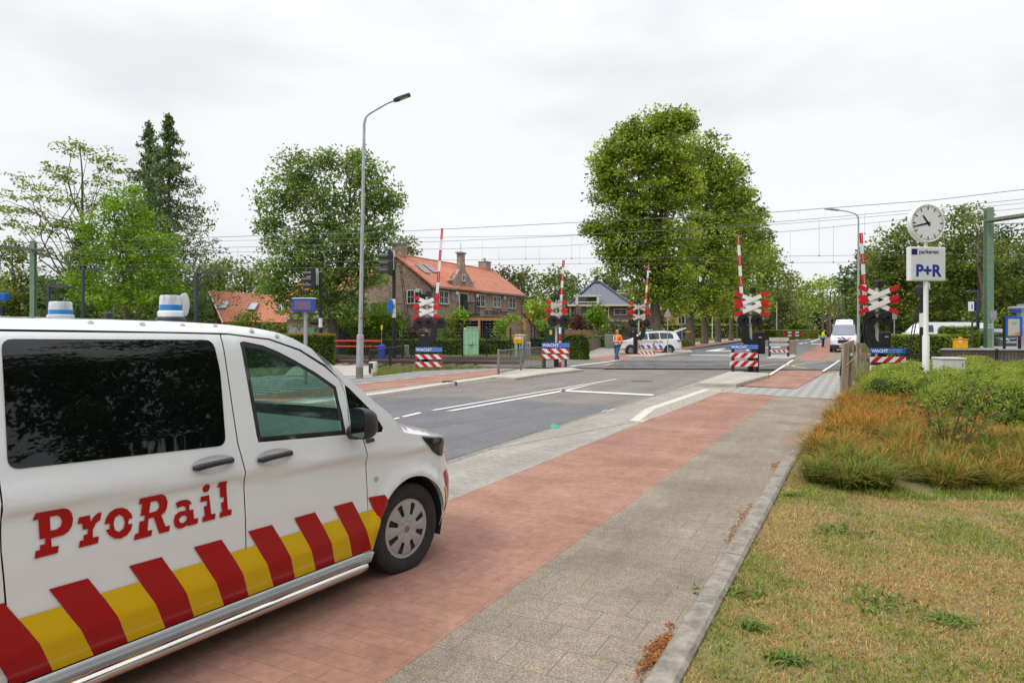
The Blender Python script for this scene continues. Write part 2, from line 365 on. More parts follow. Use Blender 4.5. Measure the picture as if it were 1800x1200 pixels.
def tactile(name, c1, c2, sc):
    m = bpy.data.materials.new(name); m.use_nodes = True; t = m.node_tree; L = t.links.new; p = t.nodes['Principled BSDF']; p.inputs['Roughness'].default_value = .85
    g = nd(t, 'ShaderNodeNewGeometry'); mpn = nd(t, 'ShaderNodeMapping'); mpn.inputs['Rotation'].default_value = (0, 0, R(27.3)); L(g.outputs['Position'], mpn.inputs[0])
    b = nd(t, 'ShaderNodeTexBrick'); b.offset = .5; b.inputs['Scale'].default_value = 1; b.inputs['Brick Width'].default_value = sc[0]; b.inputs['Row Height'].default_value = sc[1]
    b.inputs['Mortar Size'].default_value = sc[2]; b.inputs['Mortar Smooth'].default_value = .1
    b.inputs[1].default_value = c1 + (1,); b.inputs[2].default_value = tuple(x * 1.15 for x in c1) + (1,); b.inputs[3].default_value = c2 + (1,)
    L(mpn.outputs[0], b.inputs['Vector'])
    n = nd(t, 'ShaderNodeTexNoise'); n.inputs['Scale'].default_value = 40; n.inputs['Detail'].default_value = 4; L(mpn.outputs[0], n.inputs['Vector'])
    r = nd(t, 'ShaderNodeValToRGB'); r.color_ramp.elements[0].color = (.75,) * 3 + (1,); r.color_ramp.elements[1].color = (1.2,) * 3 + (1,); L(n.outputs[0], r.inputs[0])
    x = nd(t, 'ShaderNodeMix', data_type='RGBA', blend_type='MULTIPLY'); x.inputs[0].default_value = 1; L(b.outputs[0], x.inputs[6]); L(r.outputs[0], x.inputs[7]); L(x.outputs[2], p.inputs['Base Color'])
    return m
T_tact = tactile('ribbed warning tiles', (.12, .125, .135), (.42, .4, .36), (.6, .3, .085))
T_bars = tactile('dark banded paving', (.125, .13, .14), (.34, .33, .31), (30., .6, .18))
B_ = 600
sheet('ground', [(-B_, -B_), (B_, -B_), (B_, B_), (-B_, B_)], 0, G_meadow)
def cy(c, x): return c - .162 * x          # line parallel to the tracks
def band(c0, c1, x0, x1): return [(x0, cy(c0, x0)), (x1, cy(c0, x1)), (x1, cy(c1, x1)), (x0, cy(c1, x0))]
def strip(L0, L1, c=31.9, s0=-18):         # strip along the road from behind the camera to the track line
    def end(L):
        a, b = L * EY, -L * EX; s = (c - .162 * a - b) / (EY + .162 * EX); return RL(L, s)
    return [RL(L0, s0), RL(L1, s0), end(L1), end(L0)]
sheet('near_verge', strip(-1.0, 30), .004, G_dirt)
sheet('road', strip(-11.6, -5.05), .008, A_brown)
# newer dark asphalt patch
def sline(L, k): return RL(L, k)
sheet('road_patch', [RL(-11.55, -18), RL(-5.1, -18)] + ppx([(1084, 714.5), (800, 698)]) + [gx(655, 700)], .012, A_dark)
sheet('kerb_paving', strip(-5.05, -3.6, 27.5), .012, T_light)
sheet('cycle_path', [RL(-4.16, -18), RL(-2.37, -18), gx(1358, 703), gx(1372, 697), gx(1280, 689.5), gx(1262, 688)], .016, T_red)
sheet('footpath', [RL(-2.372, -18), RL(-.96, -18), RL(-.96, 10), gx(1424, 765), gx(1447, 735), gx(1485, 698), gx(1500, 668), gx(1495, 640), gx(1452, 654), gx(1395, 684), gx(1372, 697), gx(1358, 703)], .0145, T_grey)
sheet('wedge_paving', [RL(-5.05, 9.0), gx(1105, 745), gx(1262, 688), gx(1290, 678), gx(1224, 678.5), gx(1150, 697), gx(1062, 726)], .0165, T_light)
sheet('warning_tiles', ppx([(1265, 690), (1285, 679.5), (1400, 685), (1452, 657), (1490, 655), (1486, 690), (1470, 703), (1372, 697)]), .020, T_tact)
sheet('cycle_path_bend', ppx([(1300, 679), (1398, 684.5), (1452, 653.5), (1480, 651.5), (1478, 651), (1362, 651.5), (1345, 662)]), .024, T_red)
# ---- left side pavement
sheet('left_pavement', strip(-20.5, -11.65, 32.0), .006, T_light)
sheet('banded_paving', [RL(-14.9, 2), RL(-14.9, 25), gx(868, 647), gx(800, 649), gx(740, 653.5), gx(655, 662.5), RL(-19.8, 16), RL(-19.8, 2)], .010, T_bars)
sheet('left_cycle_path', [RL(-15.0, -18), RL(-12.75, -18), gx(842, 662.5), gx(878, 657), gx(874, 648.5)], .014, T_red)
sheet('platform_approach', ppx([(560, 662), (655, 660), (650, 655), (662, 652), (662, 638), (600, 636), (520, 640), (500, 660)]), .018, T_beige)
# ---- crossing
sheet('ballast_bed', band(31.6, 39.3, -90, 90), .007, mat('ballast', (.11, .095, .08), .95, var=.5, vs=14, bump=1, bs=30))
lc = gx(806, 646.5)[0]
xing = [gx(805, 646.3), (gx(1500, 652)[0] + .8, cy(31.9, 15.3)), (17.5, cy(39.0, 17.5)), gx(843, 633.5)]
sheet('level_crossing_deck', xing, .05, A_brown)
sheet('crossing_slab_near', [gx(1060, 649.5), gx(1500, 651.2), gx(1500, 643.5), gx(1075, 640)], .056, T_band)
sheet('crossing_slab_far', [gx(1075, 638), gx(1500, 640.5), gx(1500, 636.5), gx(1090, 634.8)], .056, T_band)
sheet('crossing_footway', ppx([(960, 640.5), (1052, 643), (1090, 634.5), (1010, 634)]), .056, A_brown)
sheet('crossing_cycle_path', ppx([(1364, 651), (1452, 651), (1456, 636), (1390, 635.5)]), .060, A_dark)
# ---- beyond the tracks
far = [gx(990, 637), gx(1500, 636.5)] + ppx([(1479, 605), (1484, 590), (1490, 582.5), (1470, 582.5), (1432, 586), (1300, 599), (1215, 612), (1150, 626)])
sheet('far_road', ppx([(1060, 636.5), (1392, 636.5), (1431, 612), (1470, 590), (1487, 580), (1484, 580), (1440, 584), (1345, 592.5), (1215, 613), (1130, 628)]), .010, A_dark)
sheet('far_road_worn', ppx([(1060, 636.5), (1392, 636.5), (1412, 622), (1120, 628)]), .014, A_brown)
sheet('far_pavement', ppx([(960, 641), (1060, 637), (1150, 626), (1215, 612), (1345, 592), (1420, 585), (1440, 582.5), (1330, 587), (1240, 597), (1180, 604), (1060, 609), (1010, 622), (985, 637)]), .006, T_light)
sheet('far_left_cycle_path', ppx([(988, 638.5), (1055, 636.5), (1115, 629), (1215, 614), (1305, 601), (1350, 593), (1330, 593), (1280, 598), (1200, 609), (1120, 619), (1060, 626), (1004, 633)]), .010, T_red)
sheet('far_cycle_path', ppx([(1388, 636.5), (1453, 636.5), (1463, 612), (1476, 592), (1482, 584), (1476, 584), (1455, 596), (1430, 612)]), .016, T_red)
sheet('far_footpath', ppx([(1453, 636.5), (1498, 636.5), (1494, 612), (1492, 592), (1486, 584), (1482, 584), (1476, 592), (1463, 612)]), .012, T_grey)
sheet('side_cycle_path', ppx([(1505, 606), (1560, 600), (1556, 592), (1500, 590)]), .016, T_red)
# ---- painted marks
mk = MB()
def mark(p, z=.020): mk.add([(a, b, z) for a, b in (gx(*q) for q in p)], [tuple(range(len(p)))])
mark([(640, 748.5), (700, 735), (704, 736), (640, 751)]); mark([(705, 733.2), (736, 725.8), (742, 727), (711, 734.2)])
mark([(757, 722), (1083, 666.6), (1084, 667.4), (765, 722.3)])
mark([(782, 723.8), (985, 687.4), (1060, 672.4), (990, 688.8), (797, 723.2)])
mark([(984, 686), (1151, 694.2), (1146, 696.4), (984, 688.3)])
mark([(1058, 723.6), (1078, 719), (1081, 720.6), (1062, 725.6)])
mark([(1000, 645.5), (1090, 634.7), (1093, 635.2), (1005, 646.2)], .066)
mark([(1350, 661.5), (1392, 634.5), (1396, 634.5), (1356, 661.8)], .068)
mark([(1444, 655), (1475, 634.8), (1477.5, 635), (1449, 655.3)], .066)
mark([(1397, 596.8), (1436, 584.8), (1437.5, 585.2), (1401, 597.6)]); mark([(1405, 603), (1412, 603), (1412, 604.4), (1404, 604.4)])
mark([(1414, 602), (1420, 602), (1419, 603), (1413, 603)]); mark([(1423, 601.2), (1440, 595), (1441.5, 595.4), (1427, 601.4)])
mark([(1426, 603.8), (1445, 604.2), (1445, 605.2), (1426, 604.8)]); mark([(1411, 595), (1426, 594), (1425, 596.4), (1413, 596.2)])
mark([(1215, 623.7), (1300, 624.6), (1300, 625.6), (1214, 624.5)], .022)
mark([(1242, 616.5), (1272, 612), (1276, 613), (1262, 616.4), (1290, 616.6), (1290, 617.6), (1240, 617.6)])
mark([(1310, 616), (1320, 611), (1322, 611), (1315, 616.4)]); mark([(1345, 610.5), (1374, 609.2), (1370, 611.2), (1346, 611.4)])
tag(mk.build('road_markings', M_line), kind='structure')
# yellow worn lines and small things on the crossing
yl = MB()
for p in ([(1335, 646), (1368, 641), (1369, 641.6), (1336, 646.8)], [(1378, 642), (1398, 648), (1398, 648.8), (1377, 642.6)], [(1380, 645.5), (1450, 636.5), (1451, 637), (1382, 646.3)], [(1380, 642), (1420, 650.6), (1418, 651), (1378, 642.8)], [(1060, 645), (1078, 641), (1079, 641.6), (1062, 645.8)]):
    yl.add([(a, b, .072) for a, b in (gx(*q) for q in p)], [(0, 1, 2, 3)])
tag(yl.build('worn_yellow_lines', mat('worn yellow line', (.55, .42, .22), .8, var=.3, vs=20)), kind='structure')
# ---- kerbs and islands
def kerb(name, pts, wdt, h, mtl, label=None):
    mb = MB()
    for i in range(len(pts) - 1):
        a, b = Vector(pts[i] + (0,)), Vector(pts[i + 1] + (0,)); d = (b - a); n = d.normalized().cross(Vector((0, 0, 1)))
        L = d.length; k = max(1, int(L / 1.0)); 
        for j in range(k):
            p = a + d * ((j + .5) / k); l = L / k - .008; c = .022
            prof = [(-wdt / 2, 0), (wdt / 2, 0), (wdt / 2, h - c), (wdt / 2 - c, h), (-wdt / 2 + c, h), (-wdt / 2, h - c)]
            M = Matrix.Translation(p) @ Matrix.Rotation(math.atan2(d.y, d.x), 4, 'Z')
            dh = rng.uniform(-.003, .003)
            vs = [(-l / 2, y, z + dh) for y, z in prof] + [(l / 2, y, z + dh) for y, z in prof]
            mb.add(vs, [tuple(reversed(range(6))), tuple(range(6, 12))] + [(i_, (i_ + 1) % 6, (i_ + 1) % 6 + 6, i_ + 6) for i_ in range(6)], M)
    return tag(mb.build(name, mtl), kind='structure')
M_kerb = mat('kerb concrete', (.27, .24, .2), .9, var=.4, vs=9, bump=.5)
M_kerbw = mat('pale kerb concrete', (.6, .56, .49), .85, var=.12, vs=6, bump=.3)
kerb('lawn_kerb', [RL(-.93, -3), RL(-.93, 10), gx(1425, 765), gx(1448, 735), gx(1486, 698)], .165, .05, M_kerb)
kerb('left_road_kerb', [RL(-11.6, -18), RL(-11.6, 14.5), gx(838, 671), gx(880, 664)], .22, .12, M_kerbw)
kerb('right_road_kerb', [RL(-5.06, -18), RL(-5.06, 7), RL(-5.1, 14), gx(1150, 697), gx(1222, 679)], .1, .022, M_kerb)
mb = MB(); a, b = Vector(gx(1118, 742) + (0,)), Vector(gx(1260, 688.5) + (0,)); d = b - a; Ln = d.length; wd = .17; h = .16
M = Matrix.Translation((a + b) / 2) @ Matrix.Rotation(math.atan2(d.y, d.x), 4, 'Z')
nseg = 7
for j in range(nseg):
    x0 = -Ln / 2 + Ln * j / nseg; x1 = -Ln / 2 + Ln * (j + 1) / nseg - .012; h0 = .03 if j == 0 else h; h1 = .06 if j == nseg - 1 else h
    P4 = lambda x, hh: [(x, -wd, 0), (x, wd, 0), (x, wd * .75, hh), (x, -wd * .35, hh)]
    mb.add(P4(x0, h0) + P4(x1, h1), [(3, 2, 1, 0), (4, 5, 6, 7), (0, 1, 5, 4), (1, 2, 6, 5), (2, 3, 7, 6), (3, 0, 4, 7)], M)
tag(mb.build('cycle_path_kerb', M_kerbw), kind='structure')
def island(name, top, h, pave=None):
    pts = ppx(top, h); mb = MB(); mb.prism(pts, 0, h - .004); tag(mb.build(name + '_kerb', M_conc), kind='structure')
    c = Vector((sum(p[0] for p in pts) / len(pts), sum(p[1] for p in pts) / len(pts))); q = [tuple(c + (Vector(p) - c) * .9) for p in pts]
    sheet(name + '_paving', q, h, pave or T_beige)
island('signal_island', [(1222, 673), (1283, 652.5), (1350, 655), (1350, 659), (1294, 674.5)], .13)
island('far_signal_island', [(1098, 625.5), (1130, 620), (1213, 614.5), (1218, 618), (1150, 625.8)], .1)
island('far_right_island', [(1348, 629), (1352, 624), (1396, 623), (1400, 626), (1388, 629.5)], .1)
island('left_signal_island', [(868, 662), (905, 651), (1000, 645), (1026, 649), (960, 656), (905, 664.5)], .1)
# verge by the left signal and beyond the tracks
gv = [gx(655, 661.5), gx(742, 652), gx(866, 647.5), gx(862, 645.6), gx(800, 646.5), gx(662, 646), gx(655, 652)]
sheet('left_verge', gv, .022, mat('verge soil', (.2, .19, .05), .95, var=.3, vs=2, col2=(.17, .2, .04)))
sheet('far_verge', band(40.2, 50, -60, gx(985, 628)[0]), .012, mat('dry verge', (.27, .22, .075), .95, var=.3, vs=1.2, col2=(.17, .19, .05)))
sm = MB()
for pl_ in ([(690, 770), (760, 752), (830, 741), (905, 733)], [(1000, 700), (1030, 690), (1075, 684), (1120, 676)], [(830, 690), (900, 684), (960, 672), (1000, 668)], [(1180, 668), (1150, 662), (1130, 655)]):
    P_ = [gx(*q) for q in pl_]
    for a_, b_ in zip(P_, P_[1:]):
        for k_ in range(8):
            u0, u1 = k_ / 8, (k_ + 1) / 8; w_ = .006 + .006 * rng.random(); j0 = .03 * math.sin(k_ * 2.1 + a_[0] * 9); j1 = .03 * math.sin((k_ + 1) * 2.1 + a_[0] * 9)
            x0, y0 = a_[0] + (b_[0] - a_[0]) * u0, a_[1] + (b_[1] - a_[1]) * u0 + j0; x1, y1 = a_[0] + (b_[0] - a_[0]) * u1, a_[1] + (b_[1] - a_[1]) * u1 + j1
            sm.add([(x0, y0 - w_, .0165), (x1, y1 - w_, .0165), (x1, y1 + w_, .0165), (x0, y0 + w_, .0165)], [(0, 1, 2, 3)])
tag(sm.build('road_cracks', mat('tar in road cracks', (.06, .058, .055), .6)), kind='structure')
# ---- drain grate, litter
dg = thing('drain_grate', 'small iron drain grate set in the left road kerb', 'drain', gx(790, 677) + (.0,), R(-62.7 + 0))
g = MB(); g.box((0, 0, .06), (.55, .3, .13)); g.build('frame', M_dark, dg)
g = MB()
for i in range(4): g.box((-.18 + i * .12, -.04, .128), (.05, .24, .02))
g.build('grate_bar', mat('rusty iron', (.1, .05, .03), .8, var=.4), dg)
def blob_mesh(pts, h, mtl, name, lab, cat):
    mb = MB(); n = len(pts); c = (sum(p[0] for p in pts) / n, sum(p[1] for p in pts) / n)
    vs = [(p[0], p[1], .02) for p in pts] + [((p[0] + c[0]) / 2, (p[1] + c[1]) / 2, h * (1 + .5 * math.sin(i * 2.3))) for i, p in enumerate(pts)] + [(c[0], c[1], h * 1.2)]
    fs = [(i, (i + 1) % n, n + (i + 1) % n, n + i) for i in range(n)] + [(n + i, n + (i + 1) % n, 2 * n) for i in range(n)]
    mb.add(vs, fs); return tag(mb.build(name, mtl, smooth=True), lab, cat)
blob_mesh(ppx([(966, 751), (972, 748), (984, 749), (984, 753), (975, 755), (968, 753.5)]), .05, mat('green plastic', (.02, .33, .2), .5), 'litter', 'crumpled green and white wrapper on the road edge', 'litter')
mh = MB(); c = gx(1128, 670.5); mh.box((c[0], c[1], .016), (.7, .3, .012)); tag(mh.build('manhole_cover', mat('iron cover', (.08, .075, .07), .7), ), 'dark rectangular manhole cover in the brown asphalt', 'manhole cover')
# ---- rails and sleepers
M_rail = mat('rusty rail', (.1, .055, .035), .6, .4, var=.3, vs=4); M_railtop = mat('polished rail head', (.3, .3, .31), .3, .8)
M_slp = mat('concrete sleeper', (.23, .21, .19), .9, var=.2)
TA = math.atan(-.162)
for c0, lab in ((33.6, 'near railway track crossing the road'), (37.4, 'far railway track crossing the road')):
    tr = thing('railway_track', lab + ', rusty rails on concrete sleepers', 'railway track', (0, c0, 0), TA, 'railway tracks')
    for s in (-.72, .72):
        m = MB(); m.m = 0; m.box((-32, s, .19), (65, .06, .14)); m.box((-32, s, .125), (65, .14, .02)); m.m = 1; m.box((-32, s, .27), (65, .07, .03))
        m.m = 0; m.box((49, s, .19), (62, .06, .14)); m.m = 1; m.box((49, s, .27), (62, .07, .03)); m.box((9, s, .045), (19, .06, .04))
        m.build('rail', [M_rail, M_railtop], tr)
    m = MB()
    for i in range(-45, 60):
        x = i * .65 * 1.4
        if -1.5 < x < 18: continue
        m.box((x, 0, .06), (.26, 2.5, .11))
    tag(m.build('sleepers', M_slp, tr), kind='stuff')
# ---- wires
wires = [('feeder wire, topmost of the overhead wires', 33.4, [(-90, 0), (0, 408 + 20), (680, 408), (1340, 374.5), (1640, 352), (1800, 333)], .018),
         ('messenger wire of the near track overhead line', 33.7, [(0, 446), (760, 425), (980, 415.5), (1230, 401), (1400, 387.5), (1640, 366), (1800, 350)], .014),
         ('second feeder wire close above the near messenger wire', 33.7, [(0, 440), (400, 423), (980, 414), (1230, 403), (1400, 392), (1640, 372), (1800, 357)], .012),
         ('messenger wire of the far track overhead line', 37.4, [(0, 449), (760, 438), (980, 432.5), (1282, 414), (1400, 405.5), (1600, 385), (1800, 366)], .014),
         ('contact wire of the near track overhead line', 33.7, [(0, 468), (760, 457.5), (980, 454.5), (1400, 450), (1800, 446)], .012),
         ('contact wire of the far track overhead line', 37.4, [(0, 478), (760, 468), (980, 463.7), (1400, 461.5), (1800, 459)], .012)]
M_wire = mat('wire', (.13, .13, .135), .5)
def wpt(px, py, c):
    u = (px - 900) / FPX; Y = c / (1 + .162 * u); return (u * Y, Y, ZZ(py, Y))
def wire_at(pts, px):
    return float(np.interp(px, [p[0] for p in pts], [p[1] for p in pts]))
for i, (lab, c, pts, r) in enumerate(wires):
    pts = [p for p in pts if p[0] >= 0]; pts = [(-400, pts[0][1] + 8)] + pts + [(2300, pts[-1][1] - 50)]
    xs = list(range(-400, 2301, 60))
    m = MB(); m.tube([wpt(x, wire_at(pts, x), c) for x in xs], r * .75, 5)
    w = tag(m.build('overhead_wire', M_wire), 'thin black ' + lab, 'overhead wire', 'overhead wires above the railway')
    wires[i] = (lab, c, pts, r, w)
for mi, ci, xs in ((1, 4, (418, 620, 848, 924, 1005, 1128, 1339, 1440, 1520, 1700)), (3, 5, (488, 805, 877, 948, 1019, 1240, 1389, 1465, 1546, 1720))):
    for x in xs:
        m = MB(); c = wires[mi][1]; a = wpt(x, wire_at(wires[mi][2], x), c); b = wpt(x, wire_at(wires[ci][2], x), c)
        m.tube([a, b], .005, 4); m.box(b, (.04, .04, .07)); m.build('dropper', M_wire, wires[mi][4])
# ================================================================== vehicles
def inpoly(x, y, P):
    c = False; n = len(P); j = n - 1
    for i in range(n):
        a, b = P[i], P[j]
        if (a[1] > y) != (b[1] > y) and x < (b[0] - a[0]) * (y - a[1]) / (b[1] - a[1]) + a[0]: c = not c
        j = i
    return c
def resamp(P, st, closed=True):
    o = []
    for i in range(len(P) if closed else len(P) - 1):
        a, b = P[i], P[(i + 1) % len(P)]; k = max(1, int(math.hypot(b[0] - a[0], b[1] - a[1]) / st))
        o += [(a[0] + (b[0] - a[0]) * j / k, a[1] + (b[1] - a[1]) * j / k) for j in range(k)]
    return o
def rnd(P, r):                                # round the corners of a polygon
    o = []; n = len(P)
    for i in range(n):
        p = Vector(P[i]); a = Vector(P[i - 1]); b = Vector(P[(i + 1) % n]); da = (a - p); db = (b - p)
        ra = min(r, da.length * .45); rb = min(r, db.length * .45); A = p + da.normalized() * ra; Bq = p + db.normalized() * rb
        for k in range(5): t = k / 4; q = A * (1 - t) ** 2 + p * 2 * t * (1 - t) + Bq * t * t; o.append(tuple(q))
    return o
def panel(mb, outline, inset, off=0., holes=(), st=.07, side=None, clip=None):
    """skin over the outline (x,z) lying on the vehicle's side surface; side=W mirrors it to the far side"""
    rings = [resamp(outline, st)] + [resamp(h, st) for h in holes]
    V = []; E = []
    for r in rings:
        b = len(V); V += r; E += [(b + i, b + (i + 1) % len(r)) for i in range(len(r))]
    xs = [p[0] for p in outline]; zs = [p[1] for p in outline]; nb = len(V)
    def near(x, z):
        for q in V[:nb]:
            if abs(q[0] - x) < st * .45 and abs(q[1] - z) < st * .45: return True
        return False
    for i in range(int((max(xs) - min(xs)) / st) + 2):
        for j in range(int((max(zs) - min(zs)) / st) + 2):
            x = min(xs) + (i + .5 * (j % 2)) * st; z = min(zs) + j * st
            if inpoly(x, z, outline) and not any(inpoly(x, z, h) for h in holes) and not near(x, z): V.append((x, z))
    v2, e2, f2, *_ = delaunay_2d_cdt([Vector(p) for p in V], E, [], 0, 1e-6)
    base = len(mb.v); 
    for p in v2:
        y = inset(p.x, p.y) - off; mb.v.append((p.x, y if side is None else side - y, p.y))
    for f in f2:
        cx_ = sum(v2[i].x for i in f) / 3; cz = sum(v2[i].y for i in f) / 3
        if inpoly(cx_, cz, outline) and not any(inpoly(cx_, cz, h) for h in holes) and (clip is None or inpoly(cx_, cz, clip)):
            t = tuple(base + i for i in f)
            # wind so that the normal faces outwards (-y near side)
            a, b, c = (v2[i] for i in f); ccw = (b - a).cross(c - a) > 0
            if ccw != (side is None): t = t[::-1]
            mb.f.append(t); mb.mi.append(mb.m)
    return mb
def pbuild(mb, name, mtl, parent, inset=None, side=None):
    o = mb.build(name, mtl, parent, smooth=False); me = o.data; me.polygons.foreach_set('use_smooth', [True] * len(me.polygons))
    if inset:
        ns = []
        for v in me.vertices:
            x, z = v.co.x, v.co.z; e = .012; dx = (inset(x + e, z) - inset(x - e, z)) / (2 * e); dz = (inset(x, z + e) - inset(x, z - e)) / (2 * e)
            n = Vector((dx, -1, dz)).normalized()
            if side is not None: n.y = -n.y
            ns.append(n)
        me.normals_split_custom_set_from_vertices(ns)
    return o
def loft(mb, A, B_):                           # strip between two equally long rows
    b = len(mb.v); n = len(A); mb.v += [tuple(p) for p in A] + [tuple(p) for p in B_]
    for i in range(n - 1): mb.f.append((b + i, b + i + 1, b + n + i + 1, b + n + i)); mb.mi.append(mb.m)
def arc(cx_, cz, r, a0, a1, n=20): return [(cx_ + r * math.cos(R(a0 + (a1 - a0) * i / n)), cz + r * math.sin(R(a0 + (a1 - a0) * i / n))) for i in range(n + 1)]
P_white = mat('white car paint', (.75, .765, .79), .25, var=.015, vs=2.2, coat=1.0)
P_redc = mat('livery red', (.36, .001, .004), .3, var=.03, coat=.25, spec=.3); P_yel = mat('livery yellow', (.70, .46, .0), .3, var=.03, coat=.25, spec=.3)
P_rubber = mat('black rubber trim', (.016, .017, .018), .5, var=.2)
P_plast = mat('charcoal plastic', (.022, .024, .028), .42, var=.15, bump=.1, bs=200)
P_tyre = mat('tyre rubber', (.02, .02, .021), .75, var=.3, bump=.5, bs=60)
P_cap = mat('silver hubcap', (.40, .40, .41), .35, .35, var=.04)
P_chrome = mat('polished steel tube', (.62, .6, .57), .14, 1.0, var=.05)
P_tint = mat('tinted black glass', (.003, .0035, .004), .015, var=.1, spec=.55)
P_glass = glassmat('green tinted glass', (.55, .76, .68), .86)
P_clear = glassmat('lamp glass', (.8, .85, .9), .75)
P_carglass = mat('car window glass', (.03, .045, .05), .04, var=.3, spec=.8)
P_int = mat('dashboard plastic', (.17, .18, .185), .6); P_seat = mat('black seat fabric', (.02, .02, .022), .9)
P_gap = mat('gap shade and black trim', (.02, .02, .02), .8)  # near-black for trim parts and for shade painted into the panel gaps
vK = None
def vin0(x, z):
    zc = .945 - .0475 * x
    K = [(.2, .09), (.28, .055), (.45, .004), (.60, 0), (zc - .25, .004), (zc - .045, .022), (zc, .002), (zc + .06, .012), (1.2, .042), (1.28, .06), (1.72, .17), (1.8, .2), (1.84, .225), (1.95, .42)]
    y = float(np.interp(z, [a for a, b in K], [b for a, b in K]))
    if x > .36:
        k = 1 if z < .6 else max(.7, 1 - .5 * (z - .6)); t = min((x - .36) / k, .49); y += .5 - math.sqrt(.25 - t * t)
    # wheel-arch flare
    d = math.hypot(x - .09, z - .335)
    if d < .52: y -= .022 * max(0, 1 - abs(d - .42) / .07)
    return y
def vin(x, z): return (vin0(x, z - .012) + 2 * vin0(x, z) + vin0(x, z + .012)) / 4
VW = 1.93
van = thing('rescue_van', 'large white van with red and yellow stripes parked on the red cycle path', 'van', (-.80, 5.07), R(57.5))
SIL = [(-4.3, 1.86), (-4.0, 1.895), (-3.2, 1.903), (-2.44, 1.903), (-1.93, 1.895), (-1.49, 1.883), (-1.282, 1.871), (-1.117, 1.852), (-.964, 1.822), (-.86, 1.783), (-.733, 1.717), (-.514, 1.554), (-.375, 1.437), (-.221, 1.309), (-.123, 1.24), (-.10, 1.222)]
SEAM = [(-4.3, 1.80), (-3.5, 1.84), (-2.477, 1.847), (-2.169, 1.842), (-1.678, 1.831), (-1.376, 1.823), (-1.328, 1.821), (-1.044, 1.786), (-.821, 1.713), (-.62, 1.595), (-.525, 1.515), (-.49, 1.45)]
WIN = [(-1.265, 1.765), (-1.235, 1.772), (-1.107, 1.745), (-1.0, 1.703), (-.884, 1.645), (-.73, 1.56), (-.575, 1.455), (-.552, 1.131), (-1.246, 1.176), (-1.252, 1.219)]
GLS = [(-1.235, 1.738), (-1.11, 1.716), (-1.0, 1.674), (-.884, 1.616), (-.73, 1.528), (-.603, 1.44), (-.585, 1.165), (-1.222, 1.205)]
ARCH = arc(.09, .335, .40, 192, -8, 26)
door = [(-1.352, .285), (-.39, .285), (-.373, .45), (-.384, .65), (-.38, .967), (-.41, 1.098), (-.52, 1.125), (-.505, 1.37), (-.515, 1.43), (-.545, 1.505), (-.64, 1.585), (-.835, 1.703), (-1.05, 1.776), (-1.33, 1.812), (-1.377, 1.812), (-1.381, 1.38), (-1.38, 1.19), (-1.354, 1.02), (-1.355, .7)]
sdoor = [(-2.512, .285), (-1.36, .285), (-1.362, .7), (-1.361, 1.02), (-1.387, 1.19), (-1.388, 1.38), (-1.384, 1.813), (-1.678, 1.822), (-2.54, 1.837), (-2.552, 1.2), (-2.556, .9), (-2.54, .65)]
SWIN = rnd([(-2.49, 1.803), (-1.442, 1.784), (-1.428, 1.6), (-1.462, 1.19), (-2.52, 1.235)], .05)
fender = [(-.385, .285), (-.30, .27)] + ARCH + [(.50, .25), (.62, .235), (.80, .24), (.84, .45), (.845, .62), (.80, .75), (.74, .88), (.70, .93), (.5, .985), (.33, 1.011), (.215, 1.03), (.099, 1.054), (.025, 1.076), (-.032, 1.12), (-.082, 1.193), (-.10, 1.222)] + SIL[::-1][1:6] + [(-.60, 1.62), (-.545, 1.51), (-.508, 1.43), (-.498, 1.37), (-.513, 1.13), (-.404, 1.105), (-.373, .967), (-.378, .65), (-.367, .45)]
QWIN = [(-.495, 1.462), (-.46, 1.438), (-.27, 1.253), (-.192, 1.134), (-.21, 1.106), (-.50, 1.128)]
rear = [(-4.3, .3), (-2.52, .29), (-2.548, .65), (-2.562, .9), (-2.558, 1.2), (-2.546, 1.837), (-3.5, 1.832), (-4.25, 1.79), (-4.32, 1.1)]
RARCH = arc(-3.11, .335, .40, 0, 180, 20)
rear = [(-4.3, .3), (-3.515, .29)] + RARCH[::-1] + [(-2.705, .29)] + rear[1:]
